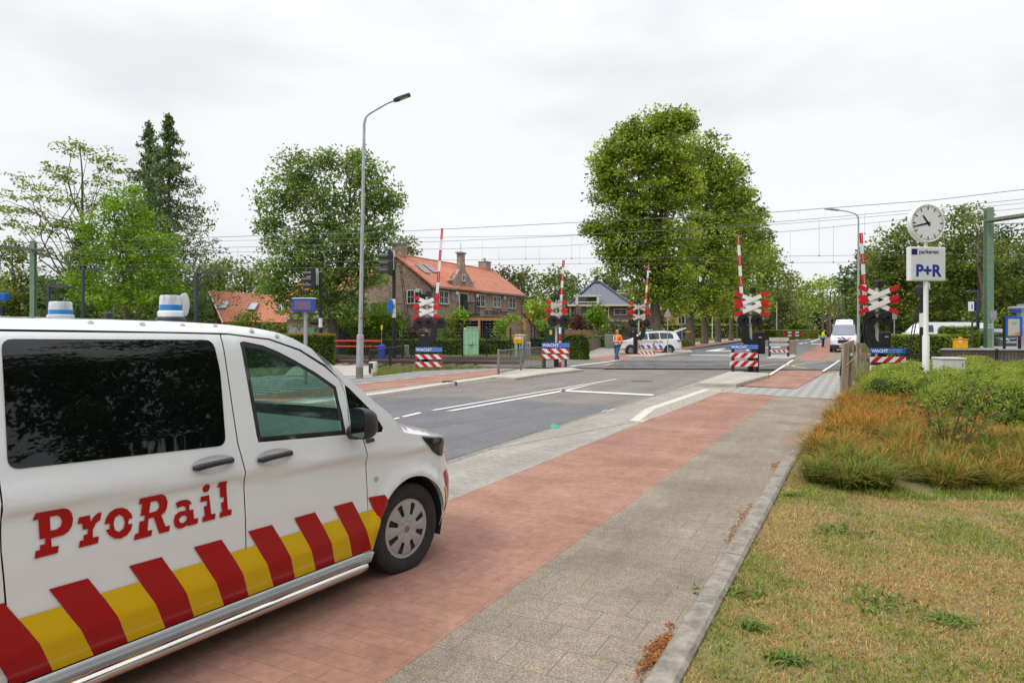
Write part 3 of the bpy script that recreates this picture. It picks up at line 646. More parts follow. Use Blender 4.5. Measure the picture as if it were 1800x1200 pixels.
for side in (None, VW):
    tagp = '' if side is None else 'far'
    m = MB(); panel(m, door, vin, 0, [WIN], .042, side); d = pbuild(m, 'front_door', P_white, van, vin, side)
    m = MB(); panel(m, sdoor, vin, 0, [], .042, side); sd_ = pbuild(m, 'sliding_door', P_white, van, vin, side)
    m = MB(); panel(m, fender, vin, 0, [QWIN], .045, side); pbuild(m, 'front_fender', P_white, van, vin, side)
    m = MB(); panel(m, rear, vin, 0, [], .1, side); pbuild(m, 'rear_quarter_panel', P_white, van, vin, side)
    m = MB(); panel(m, [p for p in SEAM] + [p for p in SIL[::-1] if p[0] < -.6], lambda x, z: vin(x, z), .0, [], .05, side); pbuild(m, 'roof_rail', P_white, van, vin, side)
    m = MB(); panel(m, [(-2.9, .185), (-.42, .185), (-.30, .20), (-.275, .262), (-.32, .28), (-2.9, .28)], lambda x, z: .03 + abs(z - .235) * .35, 0, [], .05, side); pbuild(m, 'sill', mat('silver sill', (.45, .46, .47), .22, .3, var=.04, coat=.6), van, lambda x, z: .03 + abs(z - .235) * .9, side)
    # dark backing just behind the panel gaps, standing in for the shade in them
    m = MB(); panel(m, [(-1.40, .29), (-1.33, .29), (-1.34, 1.0), (-1.35, 1.2), (-1.35, 1.81), (-1.42, 1.81), (-1.42, 1.0)], vin, -.02, [], .09, side); panel(m, [(-.42, .29), (-.345, .29), (-.345, 1.1), (-.41, 1.12), (-.42, .9)], vin, -.02, [], .09, side)
    panel(m, [(-2.60, .29), (-2.49, .29), (-2.5, 1.83), (-2.60, 1.83)], vin, -.02, [], .09, side)
    panel(m, [p for p in SEAM] + [(p[0] - .02, p[1] - .035) for p in SEAM[::-1]], vin, -.015, [], .08, side); m.build('gap_shade', P_gap, van)
    # rubber and glass
    m = MB(); panel(m, WIN, vin, -.004, [GLS], .06, side); fr = pbuild(m, 'window_frame', P_rubber, d)
    m = MB(); panel(m, GLS, vin, -.014, [], .08, side); pbuild(m, 'window_glass', P_glass, d, vin, side)
    m = MB(); panel(m, QWIN, vin, -.004, [], .06, side); pbuild(m, 'quarter_window', P_tint, van, vin, side)
    m = MB(); panel(m, SWIN, vin, .0035, [], .08, side); pbuild(m, 'side_window', P_tint, sd_, vin, side)
    m = MB(); panel(m, rnd([(-3.95, 1.76), (-2.62, 1.8), (-2.65, 1.235), (-4.02, 1.25)], .05), vin, .0035, [], .1, side); pbuild(m, 'rear_side_window', P_tint, van, vin, side)
# cabin wheel-well lining and dark underside
m = MB(); m.box((-1.9, VW / 2, .24), (4.6, 1.5, .12)); m.box((.2, VW / 2, .42), (.75, 1.0, .34)); m.build('underbody', P_gap, van)
def lining(name, cx_):
    m = MB(); A = arc(cx_, .335, .415, 200, -20, 20)
    for y, y0, y1 in ((.36, .045, .36), (VW - .36, VW - .36, VW - .045)):
        m = MB(); loft(m, [(a, y0, b) for a, b in A], [(a, y1, b) for a, b in A]); b = len(m.v); m.v += [(a, y, z) for a, z in A] + [(cx_, y, .2)]; n = len(A)
        for i in range(n - 1): m.f.append((b + i, b + i + 1, b + n)); m.mi.append(0)
        m.build(name, P_gap, van)
lining('wheel_arch_lining', .09); lining('wheel_arch_lining', -3.11)
# roof and windscreen over the silhouette
m = MB(); gl = MB(); wf = MB(); wg = MB()
prev = None
S2 = [p for p in SIL if p[0] <= -1.1]; NV = 14
def row(x, z, z1, bow, crown):
    y0 = vin(x, min(z, 1.9)) ; o = []
    for i in range(NV + 1):
        v = i / NV; k = 4 * v * (1 - v); o.append((x + bow * k, y0 + (VW - 2 * y0) * v, z + crown * (1 - (1 - k) ** 2) + z1 * k))
    return o
rows = [row(x, z, 0, .10 * max(0, min(1, (x + 2.2) / 1.1)), .012) for x, z in S2]
for a, b in zip(rows, rows[1:]): loft(m, a, b)
m.build('roof', P_white, van, smooth=True)
S3 = [p for p in SIL if p[0] >= -1.12]; rows = [row(x, z, 0, .10 + .22 * (i / (len(S3) - 1)), .015) for i, (x, z) in enumerate(S3)]
for a, b in zip(rows, rows[1:]): loft(gl, a[1:-1], b[1:-1]); loft(wf, a[:2], b[:2]); loft(wg, a[-2:], b[-2:])
gl.build('windscreen', P_glass, van, smooth=True); wf.build('windscreen_pillar', P_white, van, smooth=True); wg.build('windscreen_pillar', P_white, van, smooth=True)
# bonnet
HL = [(-.10, 1.222), (-.082, 1.193), (-.032, 1.12), (.025, 1.076), (.099, 1.054), (.215, 1.03), (.33, 1.011), (.5, .985), (.7, .93)]
m = MB(); rows = []
for i, (x, z) in enumerate(HL):
    y0 = vin(x, z) + .004; t = i / 8; o = []
    for j in range(NV + 1):
        v = j / NV; k = 4 * v * (1 - v); k2 = 1 - (1 - k) ** 2
        o.append((x + k2 * (.30 * (1 - t) + .14 * t), y0 + (VW - 2 * y0) * v, z + k2 * (.0 + .055 * math.sin(math.pi * min(1, .25 + t * .7))) - (0.06 * k2 if i < 2 else 0)))
    rows.append(o)
for a, b in zip(rows, rows[1:]): loft(m, a, b)
m.build('bonnet', P_white, van, smooth=True)
# front fascia
m = MB(); rows = []
prof = [(.24, .80), (.45, .84), (.62, .845), (.75, .80), (.88, .74), (.93, .70)]
for z, x in prof:
    y0 = vin(x, z); rows.append([(x + .11 * (1 - (1 - 4 * v * (1 - v)) ** 2), y0 + (VW - 2 * y0) * v, z + (0.03 * 4 * v * (1 - v) if z > .9 else 0)) for v in [j / NV for j in range(NV + 1)]])
m.m = 0
for a, b in zip(rows, rows[1:]): loft(m, a, b)
m.build('front_bumper', P_white, van, smooth=True)
m = MB(); m.box((.93, VW / 2, .80), (.08, 1.05, .16), bev=.02); m.build('grille', P_plast, van)
for side in (None, VW):
    m = MB(); panel(m, [(.208, 1.02), (.329, .999), (.5, .975), (.62, .945), (.60, .86), (.5, .82), (.437, .835), (.351, .879), (.257, .963)], vin, .004, [], .04, side); h = pbuild(m, 'headlight', mat('headlight housing', (.16, .17, .18), .12, .5, var=.5, vs=18, spec=.9), van, vin, side)
    m = MB(); panel(m, [(.218, 1.012), (.329, .992), (.5, .967), (.60, .94), (.585, .87), (.5, .83), (.437, .845), (.355, .885), (.265, .963)], vin, .012, [], .04, side); pbuild(m, 'headlight_glass', P_clear, h, vin, side)
# livery
def decal(name, polys, mtl, st=.05, holes=(), off=.006):
    st = min(st, .035)
    m = MB()
    for q in polys: panel(m, q, vin, off, holes, st)
    return pbuild(m, name, mtl, van, vin)
def cutarch(poly):                          # keep a decal out of the wheel opening
    return poly
Rs = []
for x0 in (-2.720, -2.381, -2.026, -1.683, -1.346, -1.017, -.695):
    Rs.append([(x0, .682), (x0 + .166, .680), (x0 + .306, .448), (x0 + .378, .287), (x0 + .216, .287), (x0 + .137, .448)])
Rs7 = [(-.376, .674), (-.222, .664), (-.19, .60), (-.262, .49), (-.31, .54)]
Ys = []
xs0 = [-2.720, -2.381, -2.026, -1.683, -1.346, -1.017, -.695]
for a, b in zip(xs0, xs0[1:]):
    Ys.append([(a + .222, .5915), (b + .05, .5895), (b + .137, .448), (b + .216, .287), (a + .378, .287), (a + .306, .448)])
Ys.append([(-.695 + .222, .588), (-.338, .583), (-.262, .49), (-.285, .27), (-.695 + .378, .287), (-.695 + .306, .448)])
decal('livery_stripe', Rs, P_redc, .055); decal('livery_stripe', [Rs7], P_redc, .04); decal('livery_band', Ys, P_yel, .055)
FR = [(.50, .69), (.60, .70), (.72, .45), (.73, .33), (.66, .33), (.60, .45)]
decal('bumper_stripe', [FR], P_redc, .03); decal('bumper_band', [[(.50, .57), (.55, .57), (.60, .44), (.66, .33), (.62, .29), (.53, .38)], [(.645, .63), (.70, .64), (.76, .45), (.76, .33), (.735, .33), (.725, .45)]], P_yel, .03)
def shiftsm(P): return P
LET = {
 'P': ([(-2.428,1.031),(-2.314,1.028),(-2.292,1.018),(-2.277,.997),(-2.272,.967),(-2.278,.94),(-2.293,.918),(-2.314,.907),(-2.367,.905),(-2.366,.866),(-2.336,.865),(-2.342,.834),(-2.436,.833),(-2.43,.866),(-2.413,.865),(-2.413,.886),(-2.392,.886),(-2.39,.911),(-2.413,.912),(-2.414,1.0),(-2.438,.999)], [[(-2.368,1.001),(-2.338,1.0),(-2.324,.989),(-2.319,.968),(-2.325,.949),(-2.342,.939),(-2.368,.939)]]),
 'r': ([(-2.247,.97),(-2.198,.97),(-2.196,.937),(-2.182,.958),(-2.165,.970),(-2.145,.973),(-2.152,.938),(-2.174,.925),(-2.188,.901),(-2.19,.863),(-2.162,.862),(-2.168,.832),(-2.253,.832),(-2.248,.862),(-2.231,.862),(-2.231,.885),(-2.212,.885),(-2.209,.909),(-2.232,.910),(-2.233,.940),(-2.254,.941)], []),
 'o': ([(-2.134,.911),(-2.128,.937),(-2.111,.96),(-2.085,.973),(-2.052,.973),(-2.025,.959),(-2.006,.933),(-2.001,.911),(-2.019,.91),(-2.024,.885),(-2.002,.884),(-2.011,.854),(-2.032,.835),(-2.059,.826),(-2.089,.833),(-2.114,.854),(-2.13,.884),(-2.112,.884),(-2.109,.91)], [[(-2.093,.905),(-2.085,.931),(-2.064,.942),(-2.045,.928),(-2.038,.898),(-2.047,.87),(-2.069,.859),(-2.088,.873)]]),
 'R': ([(-1.961,.997),(-1.848,.996),(-1.827,.982),(-1.817,.952),(-1.823,.921),(-1.836,.9),(-1.855,.892),(-1.835,.829),(-1.81,.829),(-1.816,.801),(-1.869,.801),(-1.894,.89),(-1.922,.889),(-1.929,.83),(-1.904,.829),(-1.911,.801),(-1.999,.801),(-1.993,.829),(-1.974,.83),(-1.967,.885),(-1.942,.884),(-1.938,.91),(-1.961,.911),(-1.95,.969),(-1.968,.969)], [[(-1.906,.969),(-1.877,.969),(-1.863,.953),(-1.863,.932),(-1.877,.918),(-1.917,.915)]]),
 'a': ([(-1.774,.936),(-1.745,.943),(-1.713,.941),(-1.694,.93),(-1.684,.911),(-1.699,.911),(-1.701,.883),(-1.678,.882),(-1.676,.831),(-1.651,.83),(-1.657,.802),(-1.713,.802),(-1.715,.809),(-1.739,.799),(-1.766,.801),(-1.784,.818),(-1.79,.847),(-1.78,.875),(-1.755,.887),(-1.718,.885),(-1.719,.902),(-1.735,.913),(-1.767,.907)], [[(-1.761,.848),(-1.747,.861),(-1.727,.862),(-1.715,.85),(-1.719,.834),(-1.739,.824),(-1.755,.829)]]),
 'i': ([(-1.631,.938),(-1.581,.938),(-1.574,.832),(-1.547,.831),(-1.553,.802),(-1.629,.802),(-1.625,.83),(-1.612,.831),(-1.615,.883),(-1.597,.884),(-1.594,.909),(-1.635,.911)], []),
 'dot': ([(-1.598 + .022 * math.cos(R(a)), .978 + .022 * math.sin(R(a))) for a in range(0, 360, 24)], []),
 'l': ([(-1.525,.995),(-1.474,.995),(-1.471,.833),(-1.448,.832),(-1.45,.802),(-1.526,.802),(-1.521,.83),(-1.507,.831),(-1.512,.882),(-1.494,.882),(-1.491,.909),(-1.515,.91),(-1.514,.968),(-1.533,.968)], [])}
for k, (o_, h_) in LET.items(): decal('lettering', [o_], P_redc, .02, h_, .0055)
# door handles with recessed cups
for hx in (-1.557, -1.150):
    zc = 1.108 if hx < -1.3 else 1.085
    m = MB(); panel(m, [(hx + .002 + .137 * math.cos(R(a)), zc - .005 + .045 * math.sin(R(a))) for a in range(0, 360, 15)], vin, .002, [], .04); pbuild(m, 'handle_cup', mat('shaded handle cup', (.62, .63, .65), .35, var=.03), van, lambda x, z, h=hx, c=zc: vin(x, z) + .16 * max(0, .14 - math.hypot(x - h, (z - c) * 2.5)))
    m = MB(); y = vin(hx, zc); m.tube([(hx - .115, y - .005, zc - .008), (hx - .10, y - .028, zc - .006), (hx - .05, y - .036, zc), (hx + .05, y - .036, zc + .004), (hx + .10, y - .028, zc + .003), (hx + .118, y - .005, zc)], [.012, .018, .017, .016, .018, .012], 10); m.build('door_handle', P_plast, van, smooth=True)
m = MB(); m.lathe([(.0, -.001), (.022, -.001), (.022, .004), (.017, .009), (0, .011)], 20, (-.284, vin(-.284, .79), .79), (0, -1, 0)); m.build('side_indicator', mat('indicator lens', (.5, .47, .45), .2), van, smooth=True)
m = MB(); panel(m, rnd([(-.385, 1.075), (-.30, 1.078), (-.295, 1.052), (-.38, 1.049)], .006), vin, .005, [], .03); pbuild(m, 'trim_badge', M_dark, van, vin)
for x in (-2.06, -1.80, -1.575, -1.375, -1.15, -.98):
    m = MB(); z = float(np.interp(x, [p[0] for p in SEAM], [p[1] for p in SEAM])) + .038; m.lathe([(0, -.002), (.017, -.002), (.014, .005), (0, .006)], 14, (x, vin(x, z), z), (.1, -.8, .6)); m.build('roof_fixing_cap', mat('cap plastic', (.5, .51, .52), .5), van, smooth=True)
# mirror
m = MB(); c = Vector((-.53, -.13, 1.222)); Mm = Matrix.Translation(c) @ Matrix.Rotation(R(-14), 4, 'Z')
vs = []; n1, n2 = 16, 9
for i in range(n2):
    t = i / (n2 - 1); x = -.06 + .15 * t; s = math.sqrt(max(0, 1 - (max(0, t - .1) / .9) ** 2.4)) * (.97 if t < .05 else 1)
    for k in range(n1):
        a = 2 * math.pi * k / n1; ca, sa = math.cos(a), math.sin(a); e_ = .55
        vs.append((x, .098 * s * math.copysign(abs(ca) ** e_, ca) + (.02 * t), .105 * s * math.copysign(abs(sa) ** e_, sa) - .012 * t))
m.add(vs, [(i * n1 + k, i * n1 + (k + 1) % n1, (i + 1) * n1 + (k + 1) % n1, (i + 1) * n1 + k) for i in range(n2 - 1) for k in range(n1)] + [tuple(range((n2 - 1) * n1, n2 * n1)), tuple(reversed(range(n1)))], Mm)
mm = m.build('wing_mirror', P_plast, van, smooth=True)
m = MB(); m.tube([(-.52, -.05, 1.14), (-.50, .06, 1.14)], [.04, .05], 10); m.build('mirror_arm', P_plast, mm, smooth=True)
m = MB(); Mg = Mm @ Matrix.Translation((-.0615, 0, 0)); m.plate(rnd([(-.083, -.09), (.083, -.09), (.083, .09), (-.083, .09)], .03), -.001, .001, Mg @ Matrix.Rotation(R(90), 4, 'Z')); m.build('mirror_glass', mat('mirror glass', (.22, .27, .27), .03, 1.0, var=.02), mm)
m = MB(); c2 = Vector((-.53, VW + .13, 1.222)); m.box(tuple(c2), (.13, .19, .2), bev=.04); m.build('wing_mirror', P_plast, van)
# side tube
m = MB(); m.tube([(-2.75, .03, .17), (-2.72, -.015, .195), (-2.6, -.03, .215), (-.50, -.03, .215), (-.43, -.02, .213), (-.41, .0, .205)], [.03, .031, .032, .032, .03, .022], 16); sb = m.build('side_bar', P_chrome, van, smooth=True)
m = MB()
for x in (-2.2, -1.4, -.6): m.tube([(x, -.01, .212), (x, .15, .19)], .012, 8)
m.build('side_bar_bracket', P_gap, sb)
# wheels
def wheel(parent, cx_, cy_, cz, r, rim, w, flip=1, turn=0., n=9, name='wheel'):
    M = Matrix.Translation((cx_, cy_, cz)) @ Matrix.Rotation(turn, 4, 'Z') @ Matrix.Rotation(R(90) * flip, 4, 'X')
    t = MB(); b = rim
    t.lathe([(b * .9, -w * .5), (b + .01, -w * .5), (r * .92, -w * .5), (r * .985, -w * .42), (r, -w * .25), (r, w * .25), (r * .985, w * .42), (r * .93, w * .5), (r * .84, w * .52), (b + .02, w * .49), (b + .004, w * .46), (b * .9, w * .4)], 40, M=M)
    tw = t.build(name, P_tyre, parent, smooth=True)
    c = MB(); K = 96; rr = [.0, .13, .17, .24, .5, .80, .88, .97, 1.0]; hh = [.022, .022, .016, .022, .024, .018, .012, .016, .0]
    def open_(a, q): 
        ph = (a * n / (2 * math.pi)) % 1; lo = .10 + .0 * q; return .47 < q < .84 and abs(ph - .5 - .10 * (q - .65)) < (.19 if q > .6 else .15)
    vs = []; fs = []; RR = sorted(set(rr + [.3, .4, .46, .55, .62, .7, .76, .84]))
    for q in RR:
        h = float(np.interp(q, rr, hh))
        for k in range(K):
            a = 2 * math.pi * k / K; ph = (a * n / (2 * math.pi)) % 1; rib = .004 * math.cos(2 * math.pi * ph) * (1 if .25 < q < .86 else 0)
            vs.append((q * rim * math.cos(a), q * rim * math.sin(a), w * .36 + h + rib * .6))
    for i in range(len(RR) - 1):
        for k in range(K):
            if not open_(2 * math.pi * (k + .5) / K, (RR[i] + RR[i + 1]) / 2): fs.append((i * K + k, i * K + (k + 1) % K, (i + 1) * K + (k + 1) % K, (i + 1) * K + k))
    c.add(vs, fs, M); hc = c.build('hubcap', P_cap, tw, smooth=True)
    d = MB(); d.lathe([(0, w * .3), (rim * .95, w * .3), (rim * .98, w * .34)], 32, M=M); d.build('brake_disc', P_gap, tw)
    d = MB(); d.lathe([(0, w * .36 + .025), (rim * .1, w * .36 + .025), (rim * .125, w * .36 + .021), (rim * .14, w * .36 + .010)], 24, M=M); d.build('hub_badge', mat('hub badge', (.25, .2, .17), .3, .5), tw, smooth=True)
    return tw
wheel(van, .10, .155, .335, .343, .228, .215, 1, R(-3), 8); wheel(van, -3.11, .155, .335, .343, .228, .215, 1, 0, 8)
wheel(van, .10, VW - .155, .335, .343, .228, .215, -1, 0, 8); wheel(van, -3.11, VW - .155, .335, .343, .228, .215, -1, 0, 8)
# interior
m = MB(); m.prism([(-.78, .14), (-.10, .20), (-.10, VW - .2), (-.78, VW - .14)], [.55, .75, .75, .55], [.97, 1.135, 1.135, .97]); m.tube([(-.72, .12, .98), (-.72, VW - .12, .98)], .075, 12); m.tube([(-.70, 1.25, 1.03), (-.45, 1.25, 1.14), (-.45, 1.68, 1.14), (-.70, 1.68, 1.03)], .06, 8); dsh = m.build('dashboard', P_int, van, smooth=True)
m = MB(); m.lathe([(.0, .0), (.055, 0), (.06, .02), (.04, .03), (0, .03)], 16, (-.81, .36, 1.0), (-1, 0, .15)); m.build('air_vent', M_dark, dsh, smooth=True)
m = MB(); ring = [(-.86 + .17 * math.sin(a) * .38, 1.46 + .19 * math.cos(a), 1.06 + .18 * math.sin(a)) for a in [2 * math.pi * i / 20 for i in range(21)]]; m.tube(ring, .014, 8, False); m.tube([(-.86, 1.46, 1.06), (-.6, 1.46, .95)], .03, 8); m.build('steering_wheel', P_seat, van, smooth=True)
m = MB(); 
for y in (.42, 1.46): m.box((-1.42, y, .93), (.16, .5, .75), bev=.06); m.box((-1.15, y, .55), (.55, .5, .14), bev=.05); m.box((-1.44, y, 1.43), (.1, .27, .2), bev=.04)
m.build('seat', P_seat, van, smooth=True)
m = MB(); m.box((-1.62, VW / 2, 1.0), (.04, 1.5, 1.5)); m.build('cab_partition', P_gap, van)
m = MB(); m.box((-.95, VW / 2 + .1, 1.66), (.04, .22, .07), bev=.02); m.build('inner_mirror', P_gap, van)
# rotating beacons on the roof
P_bcn = mat('beacon dirty clear dome', (.5, .53, .55), .25, var=.3, vs=30, stretch=(1, 1, .2)); P_bcnb = mat('beacon blue ring', (.02, .2, .52), .2, var=.2)
def beacon(px0, px1, ptop, pbot, Y, base):
    c = PP((px0 + px1) / 2, pbot, Y); r = (px1 - px0) / 2 * Y / FPX; h = (pbot - ptop) * Y / FPX
    w = Matrix.Rotation(R(-57.5), 4, 'Z') @ Vector((c[0] + .80, c[1] - 5.07, 0)); b = thing('x', None, None)
    COL.objects.unlink(b); bpy.data.objects.remove(b)
    m = MB(); zb = c[2]; o = (w.x, w.y, zb)
    m.lathe([(r * 1.12, -.035 if base else -.02), (r * 1.15, 0), (r * 1.02, .008)], 28, o); mb_ = m.build('beacon', mat('beacon base', (.5, .51, .52), .4) if not base else P_white, van, smooth=True)
    m = MB(); m.lathe([(r * .99, .006), (r * .985, h * .42)], 28, o); m.build('beacon_ring', P_bcnb, mb_, smooth=True)
    m = MB(); m.lathe([(r * .985, h * .42), (r * .96, h * .72), (r * .94, h * .93), (r * .86, h), (0, h * 1.01)], 28, o); m.build('beacon_dome', P_bcn, mb_, smooth=True)
    m = MB()
    if base: m.lathe([(r * 1.35, -.09), (r * 1.32, -.05), (r * 1.2, -.035)], 24, o); m.build('beacon_foot', P_plast, mb_, smooth=True)
    return o, r, h
beacon(88, 125, 530, 555, 3.75, False)
o, r, h = beacon(281.5, 319, 519, 548, 4.75, True)
m = MB(); m.lathe([(.0, -.004), (.05, -.006), (.078, -.016), (.084, -.004), (.05, .01), (0, .012)], 24, (o[0] + .11, o[1] + .0, o[2] + .055), (math.cos(R(-51.7)), math.sin(R(-51.7)), 0)); 
ant = m.build('satellite_puck', mat('white blue disc', (.6, .62, .64), .35), van, smooth=True)
m = MB(); c = PP(190, 552, 4.9); w = Matrix.Rotation(R(-57.5), 4, 'Z') @ Vector((c[0] + .80, c[1] - 5.07, 0)); m.box((w.x, w.y, 1.93), (.05, .05, .075), bev=.01); m.build('roof_box', P_plast, van)
# ------------------------------------------------------------------ generic small vehicles
def car(name, label, cat, loc, rz, L, Wd, side, wins, wheels, paint, rwheel=.32, roofz=None, extras=None, group=None, lamps=(), bow=.25, glass=None, rim=None):
    """side outline (x forward from the rear, z) closed along the bottom; x=0 rear, x=L front"""
    t = thing(name, label, cat, loc, rz, group)
    zmax = max(p[1] for p in side); zb = .95
    def ins(x, z):
        y = .03 + (.05 if z < .35 else 0) + max(0, z - zb) * .26 + (.0 if .4 < z < zb else .0)
        e = min(x, L - x); R0 = .45
        if e < R0: q = max(0, min(1, 1 - e / R0)); y += R0 * .55 * (1 - math.sqrt(max(0, 1 - q * q * .98)))
        return y
    hol = []
    out_ = list(side)
    for s_ in (None, Wd):
        m = MB(); panel(m, out_, ins, 0, [], .12, s_); pbuild(m, 'body_side', paint, t, ins, s_)
        for nm, w in wins:
            m = MB(); panel(m, w, ins, .006, [], .12, s_); pbuild(m, nm, glass or P_carglass, t, ins, s_)
    # top skin: from rear bottom over the roof to the front bottom
    top = [p for p in side if p[2:] or True]
    T = resamp([p for p in side], .18, False); T = [p for p in T]
    m = MB(); g = MB(); rows = []
    for x, z in T:
        y0 = ins(x, z); ex = 1 if x > L * .5 else -1; k_ = bow * min(1, abs(x / L - .5) * 2) ** 2 * .5
        rows.append([(x + ex * k_ * (1 - (1 - 4 * v * (1 - v)) ** 2), y0 + (Wd - 2 * y0) * v, z + (.03 * 4 * v * (1 - v) if z > .6 else 0)) for v in [j / 10 for j in range(11)]])
    for a, b in zip(rows, rows[1:]): loft(m, a, b)
    m.build('body', paint, t, smooth=True)
    for wx in wheels:
        for f, yy in ((1, .12), (-1, Wd - .12)):
            wheel(t, wx, yy, rwheel, rwheel, rim or rwheel * .68, .2, f)
            m = MB(); cx_ = wx; A = arc(0, 0, rwheel + .06, -15, 195, 20); y_ = .02 if f == 1 else Wd - .02
            m.plate([(wx + a, rwheel + b) for a, b in A], min(y_, yy + .02 * f), max(y_, yy + .02 * f)); 
            if f == 1: m2 = MB(); m2.add([(wx + a, ins(wx, .5) - .004, rwheel + b) for a, b in A], [tuple(range(len(A)))]); m2.build('wheel_arch', P_gap, t)
            else: m2 = MB(); m2.add([(wx + a, Wd - ins(wx, .5) + .004, rwheel + b) for a, b in A], [tuple(range(len(A)))]); m2.build('wheel_arch', P_gap, t)
    return t, ins
def decalv(t, ins, name, polys, mtl, off=.008, st=.12):
    m = MB()
    for q in polys: panel(m, q, ins, off, [], st)
    return pbuild(m, name, mtl, t, ins)
M_dblue = mat('police blue', (.0, .07, .42), .35, var=.05); M_orange = mat('orange stripe', (.85, .25, .03), .35, var=.05)
# police estate car: side view, nose to the left
Yp = 50.6; pc = (XX(1190, Yp), Yp, 0)
side = [(0.05, .3), (.0, .55), (.03, .75), (.10, .95), (.28, 1.35), (.42, 1.56), (.7, 1.63), (1.6, 1.66), (2.5, 1.6), (2.8, 1.52), (3.45, 1.08), (3.7, 1.0), (4.2, .9), (4.42, .75), (4.47, .5), (4.4, .25), (3.9, .22), (.6, .22)]
wins = [('side_window', rnd([(.55, 1.12), (.62, 1.42), (.8, 1.52), (1.55, 1.54), (1.5, 1.08)], .05)), ('side_window', rnd([(1.56, 1.08), (1.61, 1.54), (2.35, 1.5), (2.3, 1.05)], .03)), ('side_window', rnd([(2.4, 1.05), (2.42, 1.48), (2.72, 1.4), (3.15, 1.07)], .04))]
pcar, pins = car('police_car', 'white police estate car with striped sides and raised tailgate on the far pavement', 'police car', pc, R(180 - 3), 4.5, 1.83, side, wins, (.88, 3.62), P_white)
# the camera sees its left side: local far side, so decals go there
def far_decal(name, polys, mtl):
    m = MB()
    for q in polys: panel(m, q, pins, .010, [], .12, 1.83)
    return pbuild(m, name, mtl, pcar, pins, 1.83)
far_decal('orange_stripes', [[(3.4 - i * .3, .98), (3.28 - i * .3, .98), (3.18 - i * .3, .88), (3.30 - i * .3, .88)] for i in range(7)], M_orange)
far_decal('blue_stripes', [[(2.95 - i * .42, .66), (2.76 - i * .42, .66), (2.58 - i * .42, .45), (2.77 - i * .42, .45)] for i in range(4)], M_dblue)
far_decal('red_stripes', [[(2.85 - i * .42, .43), (2.66 - i * .42, .43), (2.52 - i * .42, .26), (2.71 - i * .42, .26)] for i in range(4)], mat('stripe orange red', (.75, .05, .02), .35))
far_decal('tail_light', [[(.04, .93), (.12, 1.03), (.34, 1.02), (.32, .9), (.12, .86)]], mat('tail lamp red', (.5, .01, .02), .2))
text('number', 'POLITIE', .17, M_dblue, pcar, (1.9, 1.83 - .02, .8), (R(90), 0, R(180)))
text('call_sign', '87 01', .17, M_dblue, pcar, (4.25, 1.83 - .03, .78), (R(90), 0, R(180)))
m = MB(); m.box((2.2, .92, 1.72), (.34, 1.1, .1), bev=.03); m.build('light_bar', mat('clear blue lightbar', (.35, .45, .6), .15), pcar)
m = MB(); m.box((2.2, 1.5, 1.69), (.03, .03, .16)); m.build('antenna', P_gap, pcar)
m = MB(); Mt = Matrix.Translation((.42, .92, 1.57)) @ Matrix.Rotation(R(22), 4, 'Y'); m.box((-.42, 0, 0), (.84, 1.45, .07), M=Mt, bev=.02); tg = m.build('tailgate', P_white, pcar)
m = MB(); m.box((-.42, 0, -.045), (.72, 1.25, .03), M=Mt); m.build('tailgate_window', P_gap, tg)
m = MB(); m.box((-.95, 0, -.03), (.32, 1.35, .06), M=Mt @ Matrix.Rotation(R(-18), 4, 'Y')); m.build('tailgate_stripes', M_orange, tg)
m = MB(); m.box((3.05, 1.93, 1.12), (.18, .16, .13), bev=.03); m.build('wing_mirror', P_gap, pcar)
# grey hatchback by the second house, mostly its roof in view
hs = [(0.05, .3), (0, .6), (.1, .9), (.45, 1.38), (.9, 1.48), (2.1, 1.45), (2.9, 1.0), (3.8, .85), (4.0, .6), (3.98, .3), (3.3, .22), (.6, .22)]
hw = [('side_window', [(.5, 1.0), (.7, 1.36), (1.45, 1.38), (1.45, .98)]), ('side_window', [(1.5, .98), (1.5, 1.38), (2.05, 1.36), (2.6, .98)])]
P_silver = mat('silver car paint', (.42, .46, .5), .25, .4, var=.03, coat=.6)
hat, hins = car('parked_hatchback', 'silver hatchback half hidden behind the low wall by the dark roofed house', 'car', (XX(1032, 78), 78, .35), R(178), 4.0, 1.7, hs, hw, (.75, 3.2), P_silver, .3)
m = MB()
panel(m, [(.02, .9), (.12, 1.02), (.3, 1.2), (.36, 1.15), (.2, .85)], hins, .008, [], .1, 1.7); pbuild(m, 'tail_light', mat('tail lamp red', (.5, .01, .02), .2), hat, hins, 1.7)
# black car behind the platform at the right
blk, bins = car('parked_car', 'dark silver car seen from the front behind the platform map board', 'car', (XX(1772, 42) , 46., .35), R(-96), 4.0, 1.72, hs, hw, (.75, 3.2), mat('dark silver paint', (.16, .18, .2), .25, .5, var=.05, coat=.6), .3)
m = MB(); m.box((4.07, .86, .62), (.03, .5, .11)); m.build('number_plate', M_yellow, blk)
m = MB(); m.box((4.02, .86, .36), (.1, 1.5, .2), bev=.03); m.box((4.0, .86, .78), (.06, .7, .1)); m.build('lower_grille', P_gap, blk)
for y in (.28, 1.44):
    m = MB(); m.box((3.96, y, .8), (.12, .3, .14), bev=.04); m.build('headlight', P_clear if False else mat('lamp reflector', (.6, .62, .65), .1, .7), blk)
